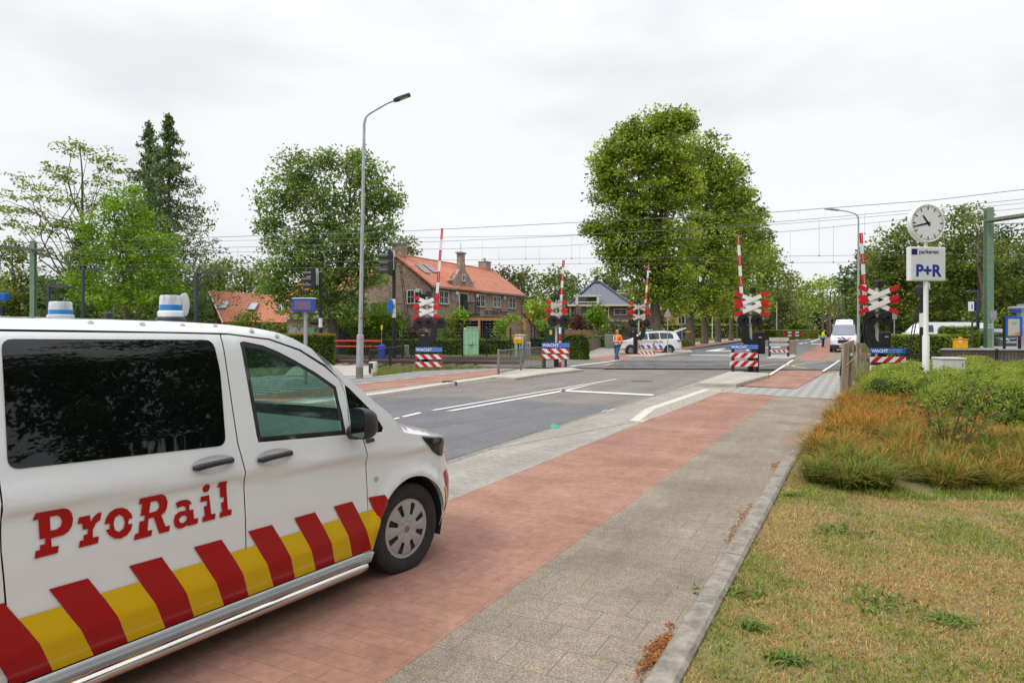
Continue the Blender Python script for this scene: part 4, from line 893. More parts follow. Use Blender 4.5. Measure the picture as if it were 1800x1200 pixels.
# white vans behind the hedge at the far right: noses to the left
vs_ = [(0.05, .35), (0, .8), (.05, 1.9), (.3, 2.05), (3.9, 2.05), (4.3, 1.9), (4.9, 1.3), (5.2, 1.2), (5.45, .9), (5.5, .5), (5.4, .3), (.6, .25)]
vw_ = [('side_window', rnd([(3.6, 1.3), (3.6, 1.85), (4.1, 1.83), (4.6, 1.3)], .05))]
Yv = 36.
v1, i1 = car('recovery_van', 'white van with red lettering partly hidden behind the clipped green hedge', 'van', (XX(1692, 47), 47., .45), R(176), 4.3, 1.9, [(x * .79, z * .88) for x, z in vs_], [(a, [(x * .79, z * .88) for x, z in w]) for a, w in vw_], (.85, 3.5), P_white)
text('lettering', 'ProRail', .28, P_redc, v1, (1.9, 1.9 + .01, 1.32), (R(90), 0, R(180)), shear=.25)
m = MB(); panel(m, [(.3, 1.0), (1.2, 1.2), (1.25, 1.35), (.8, 1.33), (.2, 1.15)], i1, .01, [], .12, 1.9); pbuild(m, 'blue_stripe', M_dblue, v1, i1, 1.9)
m = MB()
for x in (.4, 1.1, 2.3): m.box((x, .95, 1.84), (.25, .5, .08), bev=.02)
m.build('roof_rack', P_gap, v1)
v2, i2 = car('parked_van', 'white van standing far right behind the hedge next to the green mast', 'van', (XX(1722, 56), 56.0, .45), R(178), 4.3, 1.9, [(x * .79, z * .90) for x, z in vs_], [(a, [(x * .79, z * .90) for x, z in w]) for a, w in vw_], (.85, 3.5), P_white)
# panel van on the far carriageway, front view
ps = [(0.05, .35), (0, .8), (.03, 2.3), (.25, 2.5), (4.2, 2.52), (4.55, 2.3), (5.1, 1.35), (5.5, 1.15), (5.75, .95), (5.8, .55), (5.7, .3), (.6, .25)]
pw = [('side_window', rnd([(4.1, 1.3), (4.1, 1.95), (4.5, 1.9), (4.85, 1.3)], .05))]
Yf = 52.; fv, fi = car('panel_van', 'tall white panel van with orange and blue stripes on its bonnet facing us', 'van', (XX(1482, Yf) + .0, Yf, 0), R(0), 5.8, 1.99, ps, pw, (1.0, 4.9), P_white, .34)
# front faces the camera: turn it so local +x points to the camera and put its nose at the photo's place
_a = R(-119); _F = (XX(1482, Yf), Yf); fv.rotation_euler = (0, 0, _a); fv.location = (_F[0] - 5.9 * math.cos(_a) + .995 * math.sin(_a), _F[1] - 5.9 * math.sin(_a) - .995 * math.cos(_a), 0)
m = MB()
def fq(rows_, mtl, name, par=fv): 
    mm_ = MB(); mm_.add(rows_, [tuple(range(len(rows_)))]); return mm_.build(name, mtl, par)
ws = MB(); A_ = [(4.66, .24, 2.12), (4.78, .5, 2.13), (4.80, 1.0, 2.14), (4.78, 1.49, 2.13), (4.66, 1.75, 2.12)]; B2 = [(5.20, .17, 1.34), (5.34, .5, 1.36), (5.37, 1.0, 1.37), (5.34, 1.49, 1.36), (5.20, 1.82, 1.34)]; loft(ws, A_, B2)
ws.build('windscreen', mat('silvery windscreen', (.22, .25, .29), .08, var=.1, spec=.9), fv, smooth=True)
m = MB(); m.prism([(5.78, .55), (5.92, .65), (5.92, 1.34), (5.78, 1.44)], .72, .98); m.build('grille', P_gap, fv)
m = MB(); m.box((5.88, .995, .44), (.16, 1.86, .34), bev=.06); m.build('front_bumper', P_plast, fv)
m = MB(); m.box((5.975, .995, .46), (.02, .52, .11)); m.build('number_plate', M_yellow, fv)
for y, s in ((.06, 1), (1.93, -1)):
    m = MB(); m.box((5.62, y + s * .22, .88), (.3, .3, .22), bev=.08); m.build('headlight', mat('lamp reflector', (.6, .62, .65), .1, .7), fv, smooth=True)
    m = MB(); m.box((4.95, y - s * .19, 1.33), (.12, .2, .33), bev=.04); m.build('wing_mirror', P_gap, fv)
m = MB(); m.add([(5.60, .45, 1.11), (5.62, .62, 1.12), (5.83, .95, 1.0), (5.80, .75, 1.0)], [(0, 1, 2, 3)]); m.add([(5.55, .8, 1.17), (5.56, .98, 1.18), (5.84, 1.25, 1.0), (5.84, 1.05, 1.0)], [(0, 1, 2, 3)]); m.build('blue_stripes', M_dblue, fv, loc=(.03, 0, .03))
m = MB(); m.add([(5.62, .62, 1.12), (5.64, .8, 1.12), (5.83, 1.05, 1.0), (5.80, .95, 1.0)], [(0, 1, 2, 3)]); m.add([(5.60, 1.3, 1.12), (5.60, 1.6, 1.11), (5.82, 1.45, 1.0), (5.82, 1.25, 1.0)], [(0, 1, 2, 3)]); m.build('orange_stripes', M_orange, fv, loc=(.03, 0, .035))
for y in (.6, 1.4):
    m = MB(); m.box((4.44, y, 2.42), (.03, .14, .04)); m.build('marker_lamp', P_gap, fv)
# ================================================================== crossing signals and barriers
def stripes(mb, x0, x1, z0, z1, y, n, slant, ired, iwhite, th=.03):
    """diagonally striped board facing -y"""
    mb.m = iwhite; mb.box(((x0 + x1) / 2, y + th / 2, (z0 + z1) / 2), (x1 - x0, th, z1 - z0))
    mb.m = ired; p = (x1 - x0) / n; h = (z1 - z0) * slant
    for i in range(-1, n + 1):
        a = x0 + p * i; q = [(a, z0), (a + p / 2, z0), (a + p / 2 + h, z1), (a + h, z1)]
        q = clipx(q, x0, x1)
        if len(q) > 2: mb.plate(q, y - .004, y)
def clipx(P, x0, x1):
    for lim, s in ((x0, 1), (x1, -1)):
        o = []
        for i in range(len(P)):
            a, b = P[i - 1], P[i]; ia, ib = (a[0] - lim) * s >= 0, (b[0] - lim) * s >= 0
            if ia != ib: t = (lim - a[0]) / (b[0] - a[0]); o.append((lim, a[1] + (b[1] - a[1]) * t))
            if ib: o.append(b)
        P = o
        if not P: return P
    return P
def wacht(label, px0, px1, Y, ys, slant, posts, ybase, back=False):
    """blue WACHT panel over striped boards on two posts. ys: rows of the panel and the boards in the photo"""
    cx_ = XX((px0 + px1) / 2, Y); w = (px1 - px0) * Y / FPX; t = thing('warning_barrier', label, 'warning barrier', (cx_, Y, 0), 0, 'blue warning panels with striped boards')
    z = [ZZ(v, Y) for v in ys]
    m = MB(); m.box((0, 0, (z[0] + z[1]) / 2), (w, .03, z[0] - z[1]), bev=.006); m.build('panel', M_blue, t)
    hh = z[0] - z[1]
    text('lettering', 'WACHT', hh * .86, M_white, t, (-w * .47, -.018, z[1] + hh * .2), bold=.006)
    text('lettering', 'tot het rode licht gedoofd is', hh * .26, M_white, t, (-w * .03, -.018, z[1] + hh * .60))
    text('lettering', 'er kan nog een trein komen', hh * .26, M_white, t, (-w * .03, -.018, z[1] + hh * .22))
    for i in range(2, len(z) - 1, 2):
        m = MB(); stripes(m, -w / 2, w / 2, z[i + 1], z[i], -.01, 3, slant, 1, 0); m.build('striped_board', [M_white, M_red], t)
    for px in posts:
        m = MB(); m.box((XX(px, Y) - cx_, .06, (z[0] - .04) / 2), (.11, .09, z[0] - .06), bev=.01); m.build('post', M_dark, t)
    return t
wacht('blue WACHT panel with two striped boards on the white signal island', 1283, 1332, 28.5, (605, 614, 620, 628.7, 634, 644), 1.0, (1289, 1327.5), 655)
wacht('blue WACHT panel with striped boards on the grass by the left track', 730, 777, 30.5, (610, 618.7, 622.7, 631, 636, 644.7), -1.0, (735, 772), 655)
wacht('blue WACHT panel with striped boards at the end of the grey railing', 952, 1001, 30.8, (602, 611, 612.5, 620.5, 622.5, 630.5), -1.0, (957.5, 994.5), 649)
wacht('largest blue WACHT panel, behind the green bushes by the clock pole', 1529.5, 1592, 22.6, (612, 621, 627, 636.5, 642, 651), 1.1, (1536, 1587), 655)
def signal(label, px, Y, mir, front, zc, half, lampx, lampz, boom, box, lamp_front=True, lr=.255, mast=None, mech=True, ground=0.):
    """St Andrew's double cross, lamp discs, bell, barrier drive and raised boom. mir = side of the boom"""
    X = XX(px, Y); t = thing('level_crossing_signal', label, 'crossing signal', (X, Y, ground), 0, 'level crossing signals')
    k = Y / FPX; lx = lambda p: XX(p, Y) - X
    m = MB(); m.tube([(0, .06, 0), (0, .06, zc[0] + .25)], .055, 10); m.build('mast', mast or M_beige, t, smooth=True)
    m = MB(); m.box((0, .06, .02), (.5, .4, .05)); m.box((0, .06, .35), (.22, .22, .7), bev=.03); m.build('base', M_black, t)
    for ci, z in enumerate(zc):
        for s in (-1, 1):
            L = half; dz = half * .42; ln = math.hypot(L, dz); a = math.atan2(dz, L) * s; w = .082; y = -.05 - .03 * (s > 0) + ci * .004
            Mx = Matrix.Translation((0, y, z)) @ Matrix.Rotation(-a, 4, 'Y')
            mb = MB(); e = 0.045
            def cap(x0, x1, round0, round1):
                q = []
                q += ([(x0, -w + e), (x0 + e, -w)] if round0 else [(x0, -w)]); q += ([(x1 - e, -w), (x1, -w + e), (x1, w - e), (x1 - e, w)] if round1 else [(x1, -w), (x1, w)]); q += ([(x0 + e, w), (x0, w - e)] if round0 else [(x0, w)])
                return q
            r_ = .52
            if front: mb.m = 0; mb.plate(cap(-ln * r_, ln * r_, 0, 0), -.012, .012, Mx); mb.m = 1
            else: mb.m = 0; mb.plate(cap(-ln * r_, ln * r_, 0, 0), -.012, .012, Mx); mb.m = 1
            mb.plate(cap(-ln, -ln * r_, 1, 0), -.012, .012, Mx); mb.plate(cap(ln * r_, ln, 0, 1), -.012, .012, Mx)
            mb.build('cross_board', [M_white if front else M_beige, M_red], t)
    m = MB(); m.box((.0 + (.08 if front else 0), .06, zc[0] + .40), (.24, .24, .26), bev=.03); m.lathe([(.05, -.13), (.05, -.2)], 10, (.0, .06, zc[0] + .38)); m.build('bell_box', M_black, t)
    m = MB(); m.box((sum(lx(p) for p in lampx) / len(lampx), .0, lampz + lr * .95), (abs(lx(lampx[-1]) - lx(lampx[0])) + .3, .06, .05)); m.build('lamp_bracket', M_dark, t)
    for p in lampx:
        x = lx(p); dy = -1 if lamp_front else 1
        m = MB(); m.lathe([(0, 0), (lr, 0), (lr + .006, .012), (lr, .026), (.12, .03), (.10, .03)], 28, (x, -.09 * 1, lampz), (0, dy, 0)); m.lathe([(.11, 0), (.13, -.14), (.0, -.16)], 16, (x, -.09, lampz), (0, dy, 0)); d_ = m.build('lamp_disc', M_black, t, smooth=True)
        if lamp_front:
            m = MB(); m.lathe([(.095, .028), (.08, .034), (0, .04)], 16, (x, -.09, lampz), (0, -1, 0)); m.build('lens', M_lens, d_, smooth=True)
            m = MB(); n = 12; vs = []
            for j in range(n + 1):
                a = R(20 + 140 * j / n); vs += [(x + .112 * math.cos(a), -.115, lampz + .112 * math.sin(a)), (x + .115 * math.cos(a), -.115 - .2, lampz + .115 * math.sin(a) - .015)]
            m.add(vs, [(2 * j, 2 * j + 1, 2 * j + 3, 2 * j + 2) for j in range(n)]); m.build('hood', M_black, d_, smooth=True)
    # boom
    (bx0, by0), (bx1, by1) = boom; p0 = Vector((lx(bx1), .1, ZZ(by1, Y))); p1 = Vector((lx(bx0), .1, ZZ(by0, Y))); n = 9
    mb = MB(); dirv = (p1 - p0).normalized(); ang = math.atan2(dirv.x, dirv.z); Ltot = (p1 - p0).length
    Mb = Matrix.Translation(p0) @ Matrix.Rotation(ang, 4, 'Y')
    for i in range(n):
        w0 = .16 - .05 * i / n if mech else .13; mb.m = (i + 1) % 2 if n % 2 == 0 else i % 2; mb.m = 1 if (n - 1 - i) % 2 == 0 else 0
        mb.box((0, 0, Ltot * (i + .5) / n), (w0 * .9, .05, Ltot / n), M=Mb)
        if mb.m == 1: mb.m = 0; mb.box((0, -.028, Ltot * (i + .5) / n), (.012, .004, Ltot / n * .8), M=Mb)
    mb.build('barrier_boom', [M_white, M_red], t)
    if mech:
        s = mir; bx = lx(bx1)
        q = [(bx - .09, p0.z + .12), (bx + .10, p0.z + .12), (bx + .10, p0.z - .12), (bx + .10 - s * .12, p0.z - .32), (-s * .10, 1.18), (-s * .34, 1.05), (-s * .42, .9), (-s * .30, .78), (bx * .2, .85), (bx - .07, 1.25), (bx - .10, p0.z - .15)]
        pts = [(bx, .02, p0.z + .1), (bx + s * .02, .02, p0.z - .14), (bx * .78, .02, 1.38), (bx * .3, .02, 1.2), (-s * .12, .02, 1.12), (-s * .3, .02, 1.08)]
        m = MB()
        for y0_ in (-.10, .08): 
            up = []; dn = []
            for i, p in enumerate(pts):
                a = Vector(pts[max(0, i - 1)]); b = Vector(pts[min(len(pts) - 1, i + 1)]); d = (b - a).normalized(); nn = Vector((-d.z, 0, d.x)) * (.11 + .02 * i)
                up.append((p[0] + nn.x, p[2] + nn.z)); dn.append((p[0] - nn.x, p[2] - nn.z))
            m.plate(up + dn[::-1], y0_ - .035, y0_ + .035)
        m.build('counterweight_arm', M_black, t)
        m = MB(); x0, x1, y0, y1 = box; m.box(((lx(x0) + lx(x1)) / 2, .18, (ZZ(y0, Y) + ZZ(y1, Y)) / 2), (lx(x1) - lx(x0), .42, ZZ(y0, Y) - ZZ(y1, Y)), bev=.03)
        dr = m.build('barrier_drive', M_black, t)
        m = MB(); m.box(((lx(x0) + lx(x1)) / 2, -.035, (ZZ(y0, Y) * .75 + ZZ(y1, Y) * .25)), (.14, .01, .04)); m.build('type_plate', mat('type plate', (.4, .4, .38), .5), dr)
        m = MB(); m.box(((lx(x0) + lx(x1)) / 2 * .5, .1, ZZ(y1, Y) / 2), (.28, .3, ZZ(y1, Y)), bev=.03); m.build('pedestal', M_black, t)
    return t
signal('crossing signal with double cross on the white signal island', 1320.5, 28.9, -1, True, (3.06, 2.71), .74, (1305, 1328.5), 2.18, ((1299, 412), (1308, 577)), (1326, 1345, 583, 622))
signal('rightmost crossing signal, beside the white clock pole', 1543, 24.5, -1, True, (3.05, 2.70), .72, (1526.5, 1552), 2.18, ((1516, 409), (1526, 573)), (1549, 1566, 583, 618))
signal('leftmost crossing signal, its red lamps before the brick house', 750, 31.4, 1, True, (3.05, 2.60), .63, (737.5, 753.5, 775), 2.08, ((777, 401), (763.5, 572)), (735.5, 752, 583, 607))
signal('crossing signal seen from behind at the end of the grey railing', 978, 31.8, 1, False, (2.90, 2.45), .49, (972.2, 992), 2.19, ((991, 457), (984, 566)), (0, 0, 0, 0), mech=False)
signal('farthest crossing signal, seen from behind before the police car', 1123, 46.2, 1, False, (3.28, 2.62), .76, (1110.5, 1136), 2.20, ((1141, 463), (1131, 577)), (1106, 1119, 579, 593), lamp_front=False)
# banded lower post of the second signal
t = thing('banded_post', 'thin red and white banded post under the signal lamps beside the WACHT panel', 'post', (XX(984.5, 31.3), 31.3))
m = MB(); 
for i in range(6): m.m = i % 2; z0 = ZZ(647, 31.3) + i * .3; m.lathe([(.055, 0), (.055, .3)], 12, (0, 0, .0 + i * .32))
m.build('pole', [M_red, M_white], t, smooth=True)
# board backs on the far islands
def back_board(label, px0, px1, Y, rows, ybase, bev=False, red=(), mir=1):
    cx_ = XX((px0 + px1) / 2, Y); w = (px1 - px0) * Y / FPX; t = thing('warning_barrier', label, 'warning barrier', (cx_, Y), 0)
    for i, (a, b) in enumerate(rows):
        z0, z1 = ZZ(b, Y), ZZ(a, Y); m = MB()
        if i in red: stripes(m, -w / 2, w / 2, z0, z1, 0, 4, -1.0, 1, 0)
        else: m.box((0, .015, (z0 + z1) / 2), (w, .03, z1 - z0))
        m.build('board', [M_white if i in red else M_beige, M_red], t)
    for x in (-w / 2 + .03, w / 2 - .03): m = MB(); m.box((x, .06, ZZ(rows[0][0], Y) / 2), (.13, .1, ZZ(rows[0][0], Y) + .03), bev=.01); m.build('post', M_dark if bev else M_wood, t)
    return t
back_board('far barrier with wooden posts and faded striped boards before the police car', 1122, 1150.5, 45.5, ((598, 603), (613.5, 616.5), (617.5, 622)), 624, red=(2,))
back_board('barrier with dark posts, rusty board and orange striped board on the far island', 1352.5, 1387, 42.5, ((593, 599.5), (603, 608), (615, 619)), 628, True, red=(2,))
# boards of the far right island: railing end
def railing(label, pts, h, mtl, nb, cat='railing', barw=.012, post=.045, top=True, name='railing', ppost=True, z=0):
    """upright-bar railing through ground points"""
    o = pts[0]; t = thing(name, label, cat, (o[0], o[1], z)); bars = MB(); rl = MB()
    for i in range(len(pts) - 1):
        a = Vector((pts[i][0] - o[0], pts[i][1] - o[1], 0)); b = Vector((pts[i + 1][0] - o[0], pts[i + 1][1] - o[1], 0)); d = b - a
        for zz in (h - .03, .16): rl.tube([a + Vector((0, 0, zz)), b + Vector((0, 0, zz))], .022, 8)
        k = nb[i]
        for j in range(1, k): p = a + d * j / k; bars.tube([p + Vector((0, 0, .16)), p + Vector((0, 0, h - .03))], barw, 5)
        m = MB(); m.box((a.x, a.y, h / 2 + .02), (post * 2, post * 2, h + .04), bev=.012); m.build('post', mtl, t)
        if i == len(pts) - 2: m = MB(); m.box((b.x, b.y, h / 2 + .02), (post * 2, post * 2, h + .04), bev=.012); m.build('post', mtl, t)
    rl.build('rails', mtl, t, smooth=True); tag(bars.build('bars', mtl, t, smooth=True), kind='stuff')
    return t
M_galv = mat('weathered grey steel', (.2, .19, .175), .6, .2, var=.2)
railing('grey steel railing with upright bars beside the left road edge', [gx(876, 662), gx(916, 653), gx(954, 648)], 1.02, M_galv, [17, 17])
railing('black steel railing sloping beside the platform path', [gx(650, 655), gx(686, 644.5), gx(707, 639)], .95, M_black, [12, 8])
railing('second black railing behind the blue litter bin', [gx(655, 636), gx(668, 637)], 1.1, M_black, [5])
m = MB(); a = gx(1387, 626); b = gx(1397, 622)
railing('short wooden slatted railing at the far island edge', [gx(1388, 626.5), gx(1398, 622.5)], 1.0, M_wood, [9], barw=.05)
# red handrail by the shed
t = thing('red_handrail', 'red double handrail on the platform ramp behind the hedge', 'handrail', gx(597, 633)); o = gx(597, 633)
for z in (1.12, .80): m = MB(); m.tube([(-1.5, -.1, z), (0, 0, z), (XX(652, 37.5) - o[0], .5, z - .02), (XX(655, 37.5) - o[0], .5, z - .05)], .05, 8); m.build('rail', mat('handrail red', (.75, .04, .02), .4), t, smooth=True)
for x in (-1.2, 1.5): m = MB(); m.tube([(x, .2, 0), (x, .2, 1.1)], .03, 8); m.build('post', M_dark, t)
# ---- street lamps
def lamp(name, label, base, h, arm, r0=.09, r1=.045, mtl=None, head=(.75, .3, .07), group=None, sleeve=True, tilt=0., yaw=0., headm=None):
    """arm: list of (x,z) after the straight pole, relative to the base"""
    t = thing(name, label, 'street lamp', base, yaw, group); mtl = mtl or M_steel
    m = MB(); P = [(0, 0, 0), (tilt * .5, 0, h * .5), (tilt, 0, h)] ; m.tube(P, [r0 * .8, (r0 * .8 + r1) / 2, r1], 12)
    if sleeve: m.tube([(0, 0, 0), (tilt * .16, 0, h * .17), (tilt * .165, 0, h * .172)], [r0 * 1.25, r0 * 1.25, r0 * .9], 14)
    m.build('pole', mtl, t, smooth=True)
    m = MB(); m.tube([(tilt, 0, h - .02)] + [(tilt + x, 0, h + z) for x, z in arm], [r1] * 2 + [r1 * .75] * (len(arm) - 1), 10); ar = m.build('arm', mtl, t, smooth=True)
    e = arm[-1]; q = arm[-2]; d = Vector((e[0] - q[0], 0, e[1] - q[1])).normalized(); sg = 1 if d.x > 0 else -1
    Mh = Matrix.Translation((tilt + e[0], 0, h + e[1])) @ Matrix.Rotation(-math.atan2(d.z, d.x), 4, 'Y')
    m = MB(); L_, W_, H_ = head; m.prism([(0, -W_ * .25), (L_ * .2, -W_ / 2), (L_, -W_ / 2 * .8), (L_ * 1.03, 0), (L_, W_ / 2 * .8), (L_ * .2, W_ / 2), (0, W_ * .25)], -H_ / 2, H_ / 2, Mh); hd = m.build('lamp_head', headm or M_dark, t)
    m = MB(); m.box((L_ * .6, 0, -H_ / 2 - .008), (L_ * .5, W_ * .6, .012), M=Mh); m.build('light_panel', mat('unlit lamp panel', (.4, .4, .38), .3), hd)
    return t
Yl = 25.2; lb = gx(632, 665)
hl_ = ZZ(216, Yl); tl = lamp('street_lamp', 'tall galvanised street lamp on the left pavement, rising above the chestnut tree', lb, hl_, [(.03, .12), (.08, .24), (.2, .35), (.85, .73), (1.09, .82)], .105, .05, tilt=XX(640, Yl) - lb[0], head=(.64, .3, .08))
m = MB(); m.lathe([(.14, 0), (.14, .42)], 14, (0, 0, 0)); m.build('base_sleeve', M_galv, tl, smooth=True)
m = MB(); m.lathe([(.078, 0), (.078, .05)], 12, (.05, 0, ZZ(560, Yl))); m.build('red_band', M_red, tl, smooth=True)
Ye = 30.; lamp('street_lamp', 'grey street lamp behind the right crossing signal, its arm pointing left', (XX(1509, Ye), Ye), ZZ(385, Ye), [(-.02, .1), (-.12, .22), (-.5, .34), (-.85, .38)], .09, .035, head=(.62, .2, .05), headm=M_grey)
for px, yb, yt, s, lab in ((1198, 607, 437, 1, 'grey street lamp standing before the tall linden trees'), (1395, 592, 514, 1, 'thin far street lamp left of the white panel van'), (1418, 590, 522, 1, 'second thin far street lamp nearest the white panel van'), (1548, 600, 463, -1, 'street lamp with curved arm behind the rightmost signal'), (1441, 583.5, 541, 1, 'smallest far street lamp against the dark wood')):
    Y = 2220 / (yb - 577); h = ZZ(yt + 6, Y); a = h / 8.5
    lamp('street_lamp', lab, (XX(px, Y), Y), h, [(.05 * s, .12 * a), (.3 * s, .35 * a), (1.0 * s, .55 * a), (1.2 * s, .56 * a)], .09, .05, head=(.6, .2, .07), headm=M_grey)
def platform_lamp(px, Y, ytop, lab, s=1, z0=0., q=.72):
    h = ZZ(ytop, Y) - z0; t = thing('platform_lamp', lab, 'platform lamp', (XX(px, Y), Y, z0), 0, 'navy platform lamps')
    m = MB(); m.lathe([(.085, 0), (.08, h), (.05, h + .05), (0, h + .1)], 14); m.build('pole', mat('navy grey paint', (.015, .02, .035), .5), t, smooth=True)
    k = Y / FPX; m = MB(); m.tube([(0, 0, h - .05), (s * .35, 0, h)], .03, 8); m.build('arm', M_dark, t, smooth=True)
    m = MB(); m.plate([(s * q * a_, h + b_) for a_, b_ in ((.3, -.04), (.6, -.08), (1.25, -.04), (1.28, 0), (1.2, .06), (.5, .08))], -.13, .13); m.build('lamp_head', mat('lamp head grey blue', (.06, .065, .085), .4), t)
    m = MB(); m.tube([(0, 0, h - .12), (-s * .25, 0, h - .2)], .025, 6); m.build('bracket', M_dark, t)
    return t
platform_lamp(86, 28.5, 503, 'navy platform lamp above the roof of the front van'); platform_lamp(345, 30, 479, 'navy platform lamp beside the orange roof')
platform_lamp(146, 33, 473, 'navy platform lamp half hidden in the bright maple'); platform_lamp(1719, 37.5, 512, 'platform lamp left of the green mast at right', -1, .78, .46)
# ---- platform clock and P+R board
Yc = 18.; ck = thing('station_clock', 'white round station clock with P+R parking board on a white pole', 'clock', (XX(1627.5, Yc), Yc), R(8)); k = Yc / FPX
zc_ = ZZ(393, Yc); rc = 33.5 * k
m = MB(); m.lathe([(.085, 0), (.085, ZZ(592, Yc)), (.06, ZZ(587, Yc)), (.06, ZZ(494, Yc))], 18); m.lathe([(.04, ZZ(434, Yc)), (.04, zc_ - rc * .9)], 12); m.build('pole', M_white, ck, smooth=True)
m = MB(); m.lathe([(rc * .9, -.09), (rc, -.07), (rc, .07), (rc * .97, .085), (rc * .94, .075), (0, .075)], 48, (0, 0, zc_), (0, -1, 0)); cc = m.build('clock_case', M_white, ck, smooth=True)
m = MB(); m.lathe([(rc * .93, .076), (0, .0765)], 48, (0, 0, zc_), (0, -1, 0)); m.build('clock_face', mat('clock face white', (.8, .81, .82), .3, var=.02), cc)
m = MB()
for i in range(60):
    a = R(i * 6); L_ = rc * (.2 if i % 5 == 0 else .07); w_ = rc * (.055 if i % 5 == 0 else .02); Mr = Matrix.Translation((0, -.079, zc_)) @ Matrix.Rotation(a, 4, 'Y')
    m.box((0, 0, rc * .89 - L_ / 2), (w_, .003, L_), M=Mr)
tag(m.build('minute_marks', M_black, cc), kind='stuff')
for nm, a, l0, l1, w0 in (('hour_hand', -37, -.16, .5, .065), ('minute_hand', -103, -.12, .88, .05)):
    Mr = Matrix.Translation((0, -.083, zc_)) @ Matrix.Rotation(R(a), 4, 'Y'); m = MB(); m.plate([(-w0 * rc, l0 * rc), (w0 * rc, l0 * rc), (w0 * rc * .6, l1 * rc), (-w0 * rc * .6, l1 * rc)], -.002, .002, Mr); m.build(nm, M_black, cc)
zb0, zb1 = ZZ(494, Yc), ZZ(434.5, Yc); wb = 68 * k
m = MB(); m.box((0, 0, (zb0 + zb1) / 2), (wb, .16, zb1 - zb0), bev=.015); pb = m.build('parking_board', M_white, ck)
m = MB(); m.box((0, -.082, (zb0 + zb1) / 2), (wb * .93, .004, (zb1 - zb0) * .92)); m.build('board_face', mat('board face', (.72, .74, .74), .35, var=.02), pb)
m = MB(); m.box((-wb * .39, -.086, zb1 - (zb1 - zb0) * .15), (wb * .16, .004, (zb1 - zb0) * .17)); m.build('blue_square', M_navy, pb)
text('lettering', 'parkeren', .155, M_navy, pb, (-wb * .26, -.087, zb1 - (zb1 - zb0) * .2), bold=.002); text('lettering', 'P+R', .43, mat('lettering blue', (.01, .03, .33), .4), pb, (0, -.087, zb0 + (zb1 - zb0) * .14), align='CENTER', bold=.014)
# ---- catenary masts
def hmast(label, px0, px1, yt, Y, z0=0, arm=None):
    X = XX((px0 + px1) / 2, Y); w = (px1 - px0) * Y / FPX; h = ZZ(yt, Y); t = thing('catenary_mast', label, 'catenary mast', (X, Y), R(0), 'green catenary masts')
    m = MB()
    m.box((0, -w * .42, h / 2), (w, .02, h)); m.box((0, w * .42, h / 2), (w, .02, h)); m.box((0, 0, h / 2), (.02, w * .8, h)); m.build('mast', M_green, t)
    return t, w, h
mt, w, h = hmast('green steel mast on the right platform carrying a beam', 1732, 1743.5, 365, 37.5)
zb = ZZ(390, 37.5) 
m = MB(); P0 = Vector((-.3, -.3, zb)); P1 = Vector((5.5, -11, zb + .25))
for dx in (-.16, .16): 
    m.tube([P0 + Vector((dx, 0, 0)), P1 + Vector((dx, 0, 0))], .07, 4)
m.tube([P0, P1], .15, 4); m.build('beam', mat('weathered green beam', (.16, .18, .13), .7, var=.4), mt)
m = MB(); q = P0.lerp(P1, .42)
for dx in (-.14, .14): m.tube([q + Vector((dx, 0, 0)), q + Vector((dx * .8, 0, -2.6))], .035, 4)
for i in range(7): m.tube([q + Vector((-.13, 0, -.35 * i)), q + Vector((.13, 0, -.35 * i - .02))], .02, 4)
m.build('hanger', M_steel, mt)
m = MB(); m.tube([(.1, -.1, zb - .15), q + Vector((.4, 0, -.75))], .03, 5); m.tube([q + Vector((0, 0, -2.3)), q + Vector((1.2, -1, -2.35))], .025, 5); m.build('bracket_arm', M_steel, mt)
m = MB()
for a_ in (-.08, .08):
    for b_ in (0, .15): m.box((.0 + a_, -w * .42 - .012, 1.9 + b_), (.1, .006, .1))
m.build('number_plate', mat('plate white', (.6, .6, .58), .5), mt)
mt2, w, h = hmast('green steel mast at the far left behind the front van', 54.5, 62.5, 424, 40.0)
m = MB(); m.tube([(-7, -8, ZZ(430, 40) + .1), (.5, .3, ZZ(440, 40))], .11, 4); m.build('beam', mat('weathered green beam', (.16, .18, .13)), mt2)
m = MB(); m.tube([(-6, -6, ZZ(470, 40) - .4), (-3, -2, ZZ(455, 40))], .03, 4); m.build('bracket_arm', M_steel, mt2)
